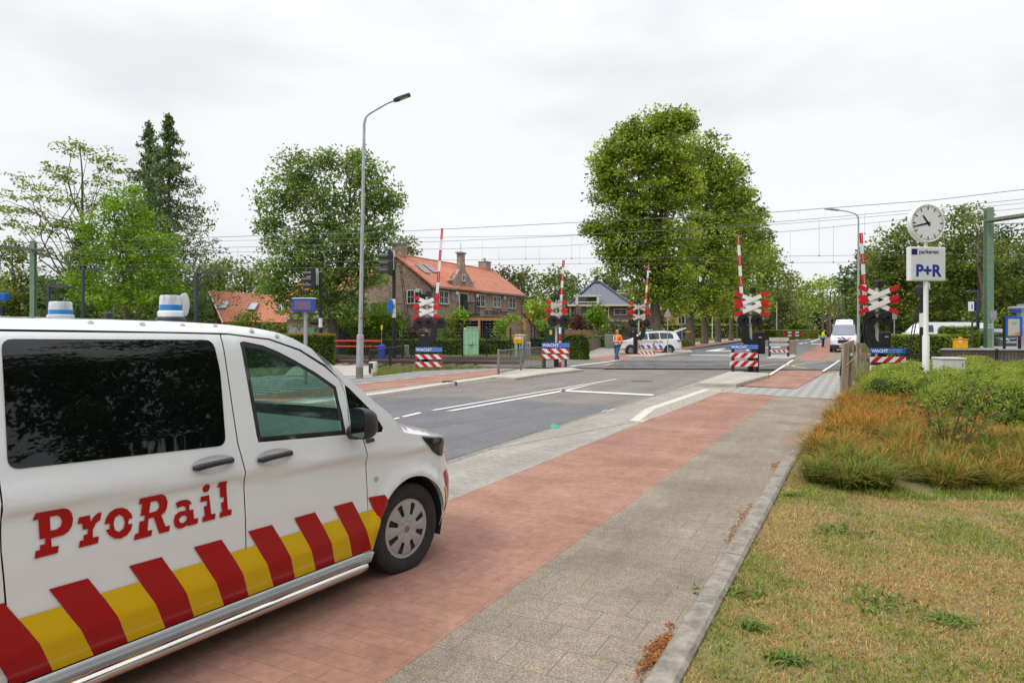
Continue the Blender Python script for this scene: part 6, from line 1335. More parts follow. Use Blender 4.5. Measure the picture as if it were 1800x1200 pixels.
for px0, px1, y0, y1, mu in ((771.5, 787.5, 511, 534.5, 2), (836.5, 852, 517.5, 539.5, 2), (866, 879.5, 520.5, 541, 2), (893.5, 906, 522.5, 542.5, 2)):
    a, b = sx(px0), sx(px1); s = (a + b) / 2; window(H1, s, 0 if not 2.93 < s < 6.38 else -.06, (fz(y0, s) + fz(y1, s)) / 2, (b - a), fz(y0, s) - fz(y1, s), mu)
s = sx(813); m = MB(); w, z0, z1 = sx(821) - sx(805), fz(547, s), fz(514.5, s); 
m.box((s, -.09, (z0 + z1) / 2), (w, .06, z1 - z0)); fr = m.build('balcony_door', M_white, H1); m = MB(); m.box((s, -.125, (z0 + z1) / 2), (w - .2, .02, z1 - z0 - .15)); m.build('pane', M_glassw, fr)
m = MB(); m.box((s + .3, -.45, fz(553, s)), (2.2, .8, .15)); 
for i in range(12): m.box((s - .75 + i * .19, -.82, fz(553, s) + .5), (.03, .03, .9))
m.box((s + .3, -.82, fz(553, s) + .95), (2.2, .05, .05)); m.build('balcony', M_dark, H1)
window(H1, sx(813.5), -.06, 5.85, .42, .55, 1, 0)
for px, py in ((799.5, 515), (836, 519.5), (884, 523)): s = sx(px); m = MB(); m.box((s, -.15, fz(py, s)), (.34, .2, .32), bev=.05); m.build('wall_lamp', M_white, H1)
s0 = sx(851); lt_ = text('lettering', '·DE ZUIDER POORT·', .52, M_dark, H1, (s0, -.012, fz(553.5, sx(870))), ext=.012, bold=.006)
# arched ground floor windows
s = sx(854); m = MB(); aw = sx(868) - sx(840); z0 = fz(566, s)
arcp = [(s - aw / 2, .6)] + [(s - aw / 2 * math.cos(R(a)), z0 + .42 * math.sin(R(a))) for a in range(0, 181, 15)] + [(s + aw / 2, .6)]
m.plate(arcp, -.05, 0); wd_ = m.build('arched_window', M_white, H1)
for i in range(4):
    m = MB(); x0 = s - aw / 2 + .12 + i * (aw - .2) / 4; x1 = x0 + (aw - .2) / 4 - .1; m.plate([(x0, .7), (x1, .7), (x1, z0 + .2), (x0, z0 + .2)], -.062, -.052); m.build('pane', M_glassw, wd_)
m = MB(); m.plate([(a[0], a[1] + .12) for a in arcp[1:-1]] + [(a[0] * .94 + s * .06, a[1]) for a in arcp[1:-1]][::-1], -.02, -.003); m.build('arch_lintel', mat('arch brick', (.2, .12, .1), .9), H1)
# gable end facing left-front: faces local -x
def gwin(px, py, w, h, **k):                          # on the gable plane x=0, at photo column px
    u = (px - 900) / FPX; wy = (-5.96 - u * 50) / (.902 + .432 * u); z = ZZ(py, 50 + .432 * wy); return window(H1, 0, wy, z, w, h, rz=R(-90), **k)
gwin(729, 521.5, 1.35, 1.05)
m = MB(); m.box((-.1, 1.05, ZZ(511, 50.4)), (.2, .34, .28), bev=.04); m.build('wall_lamp', M_white, H1)
m = MB(); m.box((-.12, .55, ZZ(522, 50.3)), (.22, .4, .4)); m.build('wall_box', M_dark, H1)
for y0_, y1_ in ((-.38, Wh / 2), (Wh + .38, Wh / 2)):
    m = MB(); m.tube([(-.2, y0_, EVE + .02), (-.2, y1_, RDG + .1)], .09, 6); m.build('verge_tiles', mat('ridge tile orange', (.5, .15, .08)), rf)
# side wing running back to the left
wx0, wx1, wy0, wy1, we, wr = .9, 6.5, 6.02, 14.5, 4.55, 6.75
m = MB(); m.box(((wx0 + wx1) / 2, (wy0 + wy1) / 2, we / 2), (wx1 - wx0, wy1 - wy0, we)); m.build('wing_wall', BR1, H1)
slab((wx0 - .35, wy0 - 1.0, we - .05), (wx0 - .35, wy1 + .2, we - .05), ((wx0 + wx1) / 2, wy1 + .2, wr), ((wx0 + wx1) / 2, wy0 - 3.0, wr), .13, 'wing_roof', TL1, H1)
slab((wx1 + .35, wy0 - 1.0, we - .05), (wx1 + .35, wy1 + .2, we - .05), ((wx0 + wx1) / 2, wy1 + .2, wr), ((wx0 + wx1) / 2, wy0 - 3.0, wr), .13, 'wing_roof', TL1, H1)
m = MB(); m.box((wx0 - .42, (wy0 + wy1) / 2, we), (.15, wy1 - wy0, .14)); m.build('gutter', M_gut, H1)
for y in (7.4, 9.6, 11.8): window(H1, wx0, y, 3.7, 1.2, 1.1, rz=R(-90)); window(H1, wx0, y, 1.5, 1.4, 1.3, rz=R(-90))
m = MB(); m.box((-.8, 7.2, 2.75), (1.8, 5.5, .14)); m.build('canopy', M_cream, H1)
m = MB(); m.box((-.6, 3.4, 2.9), (1.2, 1.6, .14)); m.build('porch_roof', M_cream, H1)
window(H1, 0, 3.3, 1.5, 1.2, 1.6, rz=R(-90)); window(H1, 0, 4.6, 3.3, 1.4, .9, rz=R(-90), frame=M_dark, bars=0)
# lean-to at the right end
m = MB(); q = [(Lh + .02, .3, 0), (Lh + 4.0, .3, 0), (Lh + 4.0, 5.6, 0), (Lh + .02, 5.6, 0), (Lh + .02, .3, 3.6), (Lh + 4.0, .3, 1.75), (Lh + 4.0, 5.6, 1.75), (Lh + .02, 5.6, 3.6)]
m.add(q, [(0, 1, 5, 4), (1, 2, 6, 5), (2, 3, 7, 6), (4, 5, 6, 7)]); m.build('annex_wall', BR1, H1)
slab((Lh + 4.15, .15, 1.72), (Lh + 4.15, 5.8, 1.72), (Lh + .02, 5.8, 3.65), (Lh + .02, .15, 3.65), .1, 'annex_roof', TL1, H1)
# skylights on the main slope
for s, t_ in ((1.15, .55), (2.6, .62)):
    y = -.35 + t_ * (Wh / 2 + .35); z = EVE - .05 + t_ * (RDG - EVE + .05); m = MB(); Mq = Matrix.Translation((s, y - .06, z + .18)) @ Matrix.Rotation(math.atan2(RDG - EVE, Wh / 2 + .35), 4, 'X'); m.box((0, 0, 0), (.7, 1.1, .08), M=Mq); m.build('skylight', mat('skylight glass', (.12, .18, .24), .1, var=.3), rf)
# ---- hipped modern house
Yh = 84.; H2 = thing('modern_house', 'dark brick house with glazed grey hipped roof and tall white framed window', 'house', (XX(1054, Yh), Yh, 0), R(-4)); lx = lambda p: (p - 1054) * Yh / FPX
zE, zR = ZZ(536, Yh), ZZ(496, Yh + 4)
x0, x1 = lx(1001.5), lx(1106); m = MB(); m.box(((x0 + x1) / 2, 5, zE / 2), (x1 - x0, 9, zE)); m.build('wall', BR2, H2)
ra, rb = lx(1047), lx(1060); e0, e1, yf, yb = lx(998.5), lx(1110.5), .0, 10.
m = MB(); V = [(e0, yf, zE), (e1, yf, zE), (e1, yb, zE), (e0, yb, zE), (ra, 5, zR), (rb, 5, zR)]; m.add(V, [(0, 1, 5, 4), (1, 2, 5), (2, 3, 4, 5), (3, 0, 4), (3, 2, 1, 0)]); r2 = m.build('roof', TL2, H2)
m = MB(); m.box(((e0 + e1) / 2, -.05, zE - .02), (e1 - e0 + .1, .14, .24)); m.build('gutter', M_cream, H2)
m = MB(); 
for a, b in (((e0, yf, zE), (ra, 5, zR)), ((e1, yf, zE), (rb, 5, zR)), ((ra, 5, zR), (rb, 5, zR))): m.tube([Vector(a) + Vector((0, 0, .08)), Vector(b) + Vector((0, 0, .1))], .13, 6)
m.build('ridge_tiles', mat('ridge blue grey', (.06, .07, .11), .4), r2)
m = MB(); a, b = lx(1012), lx(1053); zt = ZZ(520, Yh)
m.box(((a + b) / 2, .3, zt), (b - a + .5, 1.2, .22)); m.box((a + .15, .2, (zt + zE) / 2), (.3, 1, zt - zE)); m.box((b - .15, .2, (zt + zE) / 2), (.3, 1, zt - zE)); m.box(((a + b) / 2, -.2, (zt + zE) / 2 - .2), (b - a, .1, .12)); bay = m.build('bay_frame', M_cream, H2)
m = MB(); m.box(((a + b) / 2, .35, (zt + zE) / 2), (b - a - .4, .8, zt - zE - .1)); m.build('pane', M_glassw, bay)
m = MB(); m.box((lx(1017), .2, zE / 2 - .1), (lx(1022) - lx(1012.5), .8, zE - .2)); m.box((lx(1047), .2, zE / 2 - .1), (lx(1052) - lx(1043), .8, zE - .2)); m.build('brick_pier', BR2, H2)
m = MB(); m.box((lx(1032.5), .42, ZZ(553, Yh)), (lx(1043) - lx(1022), .04, ZZ(537, Yh) - ZZ(568, Yh))); tw_ = m.build('tall_window', mat('greenish pane', (.16, .22, .19), .12, var=.4, vs=.6), H2)
m = MB()
for p in (1029, 1036): m.box((lx(p), .39, ZZ(553, Yh)), (.07, .04, 2.2))
m.box((lx(1032.5), .385, ZZ(566, Yh)), (1.5, .05, .08)); m.build('window_bars', M_dark, tw_)
m = MB(); m.box((lx(1032.5), .42, ZZ(578, Yh)), (lx(1043) - lx(1022), .04, 1.4)); m.build('ground_window', M_glassw, H2)
window(H2, lx(1091), .5, ZZ(548, Yh), lx(1103) - lx(1080), ZZ(543.5, Yh) - ZZ(553.5, Yh), 1, 1, sill=False); window(H2, lx(1082), .5, ZZ(577, Yh), 1.6, .9, 1, 0, sill=False); window(H2, lx(1010), .5, ZZ(551, Yh), .35, 1.6, 1, 0, sill=False, frame=M_dark)
for p in (1003, 1070): m = MB(); m.box((lx(p), .42, zE / 2), (.12, .1, zE - .2)); m.build('downpipe', M_cream, H2)
m = MB(); m.box((lx(1087), .44, ZZ(563.5, Yh)), (lx(1108) - lx(1066), .1, .1)); m.build('band_course', M_cream, H2)
m = MB(); cxx = lx(1099); zc1 = ZZ(505, Yh); m.box((cxx, 5.5, (zE + zc1) / 2), (lx(1106.5) - lx(1092), .9, zc1 - zE)); ch = m.build('chimney', BR2, r2); m = MB()
for dz in (-.12, -.45): m.box((cxx, 5.5, zc1 + dz), (lx(1107) - lx(1091.5) + .05, 1.0, .16))
m.build('chimney_band', M_cream, ch)
# ---- low house with orange roof, left
Yo = 60.; H3 = thing('low_house', 'low house with one big orange roof and skylights behind the hedge', 'house', (XX(430, Yo), Yo), 0); ox = lambda p, Y=Yo: XX(p, Y) - XX(430, Yo)
a = (ox(394), 0, ZZ(568, Yo)); b = (ox(520), 0, ZZ(569, Yo)); c = (ox(520, 64), 4, ZZ(522, 64)); d = (ox(369, 64), 4, ZZ(513, 64))
r3 = slab(a, b, c, d, .15, 'roof', TL1, H3)
m = MB(); m.prism([(a[0] + .4, .4), (b[0], .4), (b[0], 7), (a[0] + .4, 7)], 0, a[2] - .05); m.build('wall', mat('timber wall', (.1, .08, .06), .9), H3)
slab((ox(380, 68), 8, a[2]), (b[0], 8, b[2]), c, d, .12, 'roof', TL1, H3)
m = MB(); m.tube([Vector(a) + Vector((-.1, -.05, .05)), Vector(d) + Vector((-.1, -.05, .05))], .07, 6); m.build('verge_board', M_white, r3)
for px, py in ((395.5, 538.5), (446, 541), (496, 543)):
    f = (568 - py) / 55; Ys = Yo + 4 * f; m = MB(); Mq = Matrix.Translation((ox(px, Ys), 4 * f - .12, ZZ(py, Ys) + .14)) @ Matrix.Rotation(math.atan2(c[2] - b[2], 4), 4, 'X'); m.box((0, 0, 0), (.75, 1.3, .08), M=Mq); s_ = m.build('skylight', mat('skylight frame', (.15, .17, .18), .4), r3); m = MB(); m.box((0, 0, .045), (.6, 1.1, .01), M=Mq); m.build('pane', mat('skylight pane', (.42, .5, .53), .1), s_)
for px, py0, py1 in ((443, 516, 504), (512, 523, 512)): m = MB(); m.tube([(ox(px, 63), 3, ZZ(py0, 63)), (ox(px + 8, 63), 3, ZZ(py1, 63))], .06, 6); m.build('roof_pole', M_white, r3)
# ---- graffitied shed
Yg = 49.; G1 = thing('graffiti_shed', 'flat roofed shed with silver and green graffiti on its wall', 'shed', (XX(590, Yg), Yg), R(-3)); w = (590 - 503) * Yg / FPX; zt = ZZ(561, Yg)
sh_ = mat('dirty render', (.33, .29, .23), .9, var=.15, vs=2)
m = MB(); m.box((-w / 2, 1.2, zt / 2), (w, 2.4, zt)); m.prism([(.0, .0), (.75, .3), (.75, 2.4), (0, 2.4)], 0, zt); m.build('wall', sh_, G1)
m = MB(); m.prism([(-w - .15, -.15), (.05, -.15), (.92, .2), (.92, 2.5), (-w - .15, 2.5)], zt, zt + .16); m.build('roof', mat('cream roof edge', (.6, .57, .48), .7), G1)
m = MB(); m.box((.4, .12, 1.1), (.5, .06, 2.1), rz=R(21)); m.build('door', mat('dark steel door', (.1, .12, .14), .5, var=.4), G1)
m = MB(); m.box((-1.35, -.01, zt - .3), (1.1, .02, .16)); m.build('vent', M_dark, G1)
m = MB(); m.box((-.12, -.015, 1.75), (.12, .01, .2)); m.build('small_blue_sign', M_blue, G1)
gm = MB(); gk = MB(); gg = MB()
def blobp(cx_, cz, rx, rz_, a0=0, n=16, wob=.12): return [(cx_ + rx * math.cos(2 * math.pi * i / n + a0) * (1 + wob * math.sin(3 * i)), cz + rz_ * math.sin(2 * math.pi * i / n + a0) * (1 + wob * math.cos(2 * i))) for i in range(n)]
for i, (x, z, rx, rz_) in enumerate(((-3.05, 1.45, .42, .55), (-2.35, 1.5, .3, .5), (-1.75, 1.4, .3, .55), (-1.15, 1.4, .28, .5), (-.6, 1.35, .42, .55))):
    gk.plate(blobp(x, z, rx + .05, rz_ + .05, i), -.008, -.002); gm.plate(blobp(x, z, rx, rz_, i), -.014, -.008)
gg.plate([(-2.2, 1.9), (-1.5, 2.0), (-1.6, 1.5), (-1.9, 1.2), (-2.0, 1.6)], -.018, -.014); gg.plate([(-3.45, .9), (-3.35, 2.0), (-3.2, 2.1), (-3.38, .9)], -.018, -.014)
for i in range(4): gk.plate([(-3.0 + i * .6, 1.0), (-2.97 + i * .6, 1.0), (-2.85 + i * .6, 1.7), (-2.9 + i * .6, 1.75)], -.017, -.0145)
gk.build('graffiti_outline', M_black, G1); gm.build('graffiti_fill', mat('silver spray', (.42, .42, .42), .5, var=.2), G1); gg.build('graffiti_shade', mat('green spray', (.25, .55, .35), .6), G1)
# ---- orange-yellow building behind the lindens
H4 = thing('ochre_building', 'ochre rendered building partly hidden behind the linden trunks', 'house', (XX(1189, 130), 130)); m = MB(); m.box((0, 3, 2.6), (4.6, 6, 5.2)); m.build('wall', mat('ochre render', (.62, .33, .11), .85, var=.08), H4)
window(H4, 1.0, 0, 3.5, 1.3, 1.5, 2, 0); window(H4, -1.2, 0, 4.4, .7, .5, 1, 0); m = MB(); m.box((0, 3, 5.3), (5, 6.6, .25)); m.build('roof', M_gut, H4)
# white shelter behind the trees
H5 = thing('white_shelter', 'small white and blue roofed shelter between the linden trunks', 'shelter', (XX(1280, 140), 140)); m = MB(); m.box((0, 0, 3.6), (4, 2.5, .6)); m.build('roof', M_white, H5); m = MB(); m.box((0, -1.27, 3.85), (4.02, .04, .25)); m.build('fascia', M_blue, H5)
for x in (-1.8, 1.8): m = MB(); m.box((x, 0, 1.65), (.15, .15, 3.3)); m.build('post', M_white, H5)
# ---- wooden carport before the brick house
Yk = 48.8; kx = lambda p, Y=Yk: XX(p, Y); K1 = thing('wooden_carport', 'open orange timber carport with dark slatted back wall', 'carport', (kx(797), Yk), 0); ox_ = kx(797)
wd = mat('fresh orange timber', (.55, .25, .07), .7, var=.2, vs=4); zt = ZZ(561.5, Yk)
for p in (797, 842.5, 891.5): m = MB(); m.box((kx(p) - ox_, 0, zt / 2), (.15, .15, zt)); m.build('post', wd, K1)
m = MB(); m.box((kx(922.5, 51.8) - ox_, 3, zt / 2), (.15, .15, zt)); m.build('post', wd, K1)
m = MB(); m.box(((kx(797) + kx(893)) / 2 - ox_, 0, zt + .06), (kx(893) - kx(797) + .3, .12, .2)); m.tube([(kx(891) - ox_, 0, zt + .05), (kx(926, 51.8) - ox_, 3, zt + .03)], .1, 4); m.build('beam', wd, K1)
for a_, b_ in (((kx(891.5) - ox_ + .05, .05, zt - .7), (kx(891.5) - ox_ + .5, .6, zt)), ((kx(922.5, 51.8) - ox_, 2.9, zt - .9), (kx(922.5, 51.8) - ox_ - .7, 2.4, zt))): m = MB(); m.tube([a_, b_], .06, 4); m.build('brace', wd, K1)
m = MB(); 
for i in range(11): m.box(((kx(797) + kx(889)) / 2 - ox_, 1.2, .25 + i * .205), (kx(889) - kx(797), .03, .17))
m.build('slat_wall', mat('dark stained slats', (.028, .03, .036), .8, var=.3), K1)
m = MB(); m.box(((kx(797) + kx(900)) / 2 - ox_, 1.2, zt + .2), (kx(905) - kx(797), 2.6, .05)); m.build('roof_sheet', mat('bitumen', (.08, .08, .085), .8), K1)
# low wooden fence and walls at the far side of the crossing
t = thing('wooden_fence', 'low dark wooden paling fence running beside the far left pavement', 'fence', gx(1028, 621)); o = gx(1028, 621); e = gx(1058, 610)
m = MB(); d = Vector((e[0] - o[0], e[1] - o[1], 0))
for i in range(30): q = d * (i / 29); m.box((q.x, q.y, .5), (.15, .05, 1.0 + .05 * (i % 3)), rz=math.atan2(d.y, d.x))
m.build('paling', mat('grey brown palings', (.13, .10, .08), .9, var=.3), t)
t = thing('low_wall', 'low brown garden wall below the silver hatchback', 'wall', (XX(1012, 70), 70)); m = MB(); m.box((0, 0, ZZ(590, 70)), (3.6, .3, 1.2)); m.box((0, 0, .35), (3.6, .28, .7)); m.build('wall', mat('tan wall', (.26, .17, .12), .9, var=.2), t)
for i in range(3): m = MB(); m.box((-1.2 + i * 1.25, -.17, ZZ(588, 70)), (.95, .06, .7)); m.build('wooden_panel', mat('garden wood', (.33, .2, .12), .8, var=.2), t)
t = thing('compost_bin', 'grey weathered barrel between the fence and the police car', 'bin', gx(1074, 612)); m = MB(); m.lathe([(.55, 0), (.6, .6), (.58, 1.25), (.5, 1.3)], 20); m.build('barrel', mat('grey barrel', (.2, .2, .19), .8, var=.3), t, smooth=True)
# ================================================================== people
def skin(name, pts, edges, rad, mtl, parent, sub=2, root=0):
    me = bpy.data.meshes.new(name); me.from_pydata([tuple(p) for p in pts], edges, []); me.update()
    o = bpy.data.objects.new(name, me); COL.objects.link(o)
    sk = o.modifiers.new('s', 'SKIN'); sk.use_smooth_shade = True; ss = o.modifiers.new('u', 'SUBSURF'); ss.levels = ss.render_levels = sub
    if not me.skin_vertices: pass
    for i, v in enumerate(me.skin_vertices[0].data): r = rad[i]; v.radius = (r, r) if not hasattr(r, '__len__') else r; v.use_root = (i == root)
    dg_ = bpy.context.evaluated_depsgraph_get(); dg_.update(); m2 = bpy.data.meshes.new_from_object(o.evaluated_get(dg_)); bpy.data.objects.remove(o)
    m2.name = name; m2.materials.clear(); m2.materials.append(mtl); m2.polygons.foreach_set('use_smooth', [True] * len(m2.polygons))
    q = bpy.data.objects.new(name, m2); COL.objects.link(q); q.parent = parent; return q
M_skin = mat('skin', (.56, .32, .23), .5, var=.06)
def person(label, loc, rz, J, jacket, trousers, shoes, hair, extra=None, hatless=True):
    """J: joints of a 1.8 m figure facing -y; x to its left"""
    t = thing('person', label, 'person', loc, rz)
    g = lambda k: Vector(J[k])
    names = ['pel', 'chest', 'neck', 'head', 'hipL', 'kneL', 'ankL', 'toeL', 'hipR', 'kneR', 'ankR', 'toeR', 'shL', 'elL', 'wrL', 'haL', 'shR', 'elR', 'wrR', 'haR']
    rad = [(.13, .10), (.16, .11), .055, .075, .085, .058, .042, .036, .085, .058, .042, .036, .058, .042, .028, .03, .058, .042, .028, .03]
    P = [g(n) for n in names]; ed = [(0, 1), (1, 2), (2, 3), (0, 4), (4, 5), (5, 6), (6, 7), (0, 8), (8, 9), (9, 10), (10, 11), (1, 12), (12, 13), (13, 14), (14, 15), (1, 16), (16, 17), (17, 18), (18, 19)]
    # fingers grow from the hands so the body stays one mesh
    for h, w, s in ((15, 14, 1), (19, 18, -1)):
        d = (P[h] - P[w]).normalized(); sd = Vector((0, 1, 0)).cross(d); sd = sd.normalized() if sd.length > .1 else Vector((0, 1, 0)); sd2 = d.cross(sd).normalized()
        for i, (o_, L_) in enumerate(((-.03, .065), (-.01, .078), (.01, .074), (.03, .06))):
            b = P[h] + sd2 * o_ + d * .03; k = len(P); P += [b, b + d * L_ * .55 + sd * .008 * s, b + d * L_ * .85 + sd * .026 * s]; rad += [.0105, .0095, .0085]; ed += [(h, k), (k, k + 1), (k + 1, k + 2)]
        k = len(P); b = P[w].lerp(P[h], .55) - sd2 * .035; P += [b, b - sd2 * .02 + d * .04]; rad += [.013, .01]; ed += [(h, k), (k, k + 1)]
    body = skin('body', P, ed, rad, M_skin, t, 1)
    # head with a face
    hc = g('head'); fd = (Vector(J.get('face', (0, -1, 0)))).normalized(); rt = fd.cross(Vector((0, 0, 1))).normalized(); up = rt.cross(fd)
    MH = Matrix((( rt.x, -fd.x, up.x, hc.x), (rt.y, -fd.y, up.y, hc.y), (rt.z, -fd.z, up.z, hc.z), (0, 0, 0, 1)))
    m = MB(); vs = []; nu, nv = 20, 14
    for j in range(nv + 1):
        th = math.pi * j / nv
        for i in range(nu):
            ph = 2 * math.pi * i / nu; x = .078 * math.sin(th) * math.cos(ph); y = .098 * math.sin(th) * math.sin(ph); z = .118 * math.cos(th)
            f = max(0, -math.sin(ph)) * math.sin(th)
            if z < 0: x *= 1 - .28 * (-z / .118); y *= 1 - .12 * (-z / .118) * (y > 0)
            if f > .93 and -.035 < z < .018: y -= .022 * (1 - abs(z + .018) / .04)
            if .6 < f < .93 and 0 < z < .025: y += .006
            vs.append((x, y, z))
    m.add(vs, [(j * nu + i, j * nu + (i + 1) % nu, (j + 1) * nu + (i + 1) % nu, (j + 1) * nu + i) for j in range(nv) for i in range(nu)], MH); hd = m.build('head', M_skin, t, smooth=True)
    m = MB()
    for s in (-1, 1): m.lathe([(0, -.004), (.011, 0), (0, .005)], 10, (s * .03, -.088, .012), (0, -1, 0), MH)
    m.build('eyes', M_black, hd); m = MB(); m.box((0, -.086, -.05), (.045, .012, .01), M=MH); m.build('mouth', mat('lips', (.35, .12, .1), .5), hd)
    m = MB()
    for s in (-1, 1): m.box((s * .079, .005, 0), (.016, .035, .055), M=MH, bev=.006)
    m.build('ears', M_skin, hd)
    m = MB(); vs = []; 
    for j in range(8):
        th = math.pi * .5 * j / 7 * 1.12
        for i in range(nu):
            ph = 2 * math.pi * i / nu; cut = 1 if math.sin(ph) > -.35 else .62; a = th * cut; vs.append((.086 * math.sin(a) * math.cos(ph), .107 * math.sin(a) * math.sin(ph) + .004, .128 * math.cos(a)))
    m.add(vs, [(j * nu + i, j * nu + (i + 1) % nu, (j + 1) * nu + (i + 1) % nu, (j + 1) * nu + i) for j in range(7) for i in range(nu)], MH); m.build('hair', hair, hd, smooth=True)
    # jacket, trousers, shoes
    J2 = ['pel', 'chest', 'neck', 'shL', 'elL', 'wrL', 'shR', 'elR', 'wrR']; Q = [g(n) for n in J2]; Q[0] = Q[0] + Vector((0, 0, -.08)); Q[2] = Q[1].lerp(g('neck'), .75); Q[5] = Q[4].lerp(Q[5], .93); Q[8] = Q[7].lerp(Q[8], .93); Q.append(Q[0].lerp(Q[1], .5))
    jk = skin('jacket', Q, [(0, 9), (9, 1), (1, 2), (1, 3), (3, 4), (4, 5), (1, 6), (6, 7), (7, 8)], [(.21, .165), (.215, .17), .085, .092, .072, .062, .092, .072, .062, (.205, .16)], jacket, t, 2)
    J3 = ['pel', 'hipL', 'kneL', 'ankL', 'hipR', 'kneR', 'ankR']; Q = [g(n) for n in J3]
    skin('trousers', Q, [(0, 1), (1, 2), (2, 3), (0, 4), (4, 5), (5, 6)], [(.17, .135), .118, .088, .072, .118, .088, .072], trousers, t, 2)
    for a, b in (('ankL', 'toeL'), ('ankR', 'toeR')):
        A = g(a); B_ = g(b); m = MB(); d = (B_ - A); d.z = 0; d.normalize(); hz = A.z - .075; C_ = Vector((A.x, A.y, hz))
        m.tube([C_ - d * .07 + Vector((0, 0, .0)), C_ + d * .02 + Vector((0, 0, .02)), C_ + d * .12, C_ + d * .2 + Vector((0, 0, B_.z - A.z + .05 if False else -.01))], [.045, .055, .05, .03], 10); m.build('shoe', shoes, t, smooth=True)
    return t, jk
def bands(t, mtl, spec):
    for (c, r, h, sy) in spec:
        m = MB(); m.lathe([(r, -h / 2), (r * 1.01, 0), (r, h / 2)], 20, c, M=Matrix.Diagonal((1, sy, 1, 1)) if False else None)
        for i, v in enumerate(m.v): m.v[i] = (v[0], c[1] + (v[1] - c[1]) * sy, v[2])
        m.build('reflective_band', mtl, t, smooth=True)
M_refl = mat('silver reflective tape', (.6, .62, .64), .3); M_hvo = mat('orange high visibility cloth', (.85, .2, .015), .7, var=.12, vs=9); M_hvy = mat('yellow high visibility cloth', (.62, .75, .02), .7, var=.12, vs=9)
M_jean = mat('blue jeans', (.05, .10, .2), .85, var=.25, vs=14); M_navyc = mat('dark navy cloth', (.015, .02, .035), .85, var=.3)
base = dict(pel=(0, 0, .98), chest=(0, -.01, 1.32), neck=(0, 0, 1.52), head=(0, -.02, 1.67), hipL=(.10, 0, .93), kneL=(.13, -.18, .53), ankL=(.12, -.22, .10), toeL=(.12, -.36, .04), hipR=(-.10, 0, .93), kneR=(-.10, .02, .50), ankR=(-.10, .26, .14), toeR=(-.10, .14, .05),
            shL=(.20, 0, 1.42), elL=(.27, .06, 1.16), wrL=(.22, -.12, 1.0), haL=(.19, -.18, .97), shR=(-.20, 0, 1.42), elR=(-.28, .03, 1.16), wrR=(-.24, .02, .92), haR=(-.23, 0, .85))
# walker: crosses towards the left
pA = gx(1085.5, 635.5); wj = dict(base); wj.update(kneL=(.10, -.14, .52), ankL=(.09, -.30, .10), toeL=(.09, -.44, .07), kneR=(-.10, -.04, .50), ankR=(-.10, .22, .10), toeR=(-.10, .08, .04), elR=(-.27, .05, 1.17), wrR=(-.14, -.17, 1.08), haR=(-.09, -.22, 1.08), face=(0, -1, -.08))
w1, jk = person('man in orange high visibility jacket and jeans walking across the road', (pA[0], pA[1], .0), R(-50), wj, M_hvo, M_jean, mat('brown shoes', (.12, .06, .04), .7), mat('grey hair', (.25, .22, .2), .9))
bands(w1, M_refl, [((0, 0, .98), .24, .06, .8), ((0, 0, 1.14), .238, .06, .8)])
m = MB()
for x in (-.12, .12): m.box((x, -.19, 1.33), (.05, .02, .24)); m.box((x, .175, 1.33), (.05, .02, .24))
m.build('reflective_strap', M_refl, w1)
# policeman by the panel van, head bowed, hands in front
pB = gx(1446.5, 611); pj = dict(base); pj.update(kneL=(.12, -.03, .5), ankL=(.13, .0, .1), toeL=(.14, -.15, .04), kneR=(-.12, -.02, .5), ankR=(-.14, .04, .1), toeR=(-.15, -.1, .04), chest=(0, -.05, 1.31), neck=(0, -.09, 1.5), head=(0, -.15, 1.62), face=(0, -1, -.6),
    elL=(.26, -.08, 1.13), wrL=(.1, -.28, 1.16), haL=(.04, -.32, 1.18), elR=(-.26, -.08, 1.13), wrR=(-.1, -.28, 1.16), haR=(-.04, -.32, 1.18))
w2, jk = person('policeman in yellow jacket looking down in front of the panel van', (pB[0], pB[1], 0), R(55), pj, M_hvy, M_navyc, M_black, mat('sandy hair', (.3, .17, .09), .9)); bands(w2, M_refl, [((0, -.01, .98), .235, .06, .8)])
# officer behind the police car
pC = (XX(1167.5, 53.5), 53.5); w3, jk = person('officer in yellow jacket standing behind the police car', (pC[0], pC[1], 0.08), R(-30), dict(base), M_hvy, M_navyc, M_black, mat('dark hair', (.05, .03, .02), .9))
pD = (XX(1271, 115), 115); w4, jk = person('pedestrian in dark coat walking between the linden trunks', (pD[0], pD[1], .0), R(40), dict(base), M_navyc, M_navyc, M_black, mat('fair hair', (.5, .3, .15), .9))
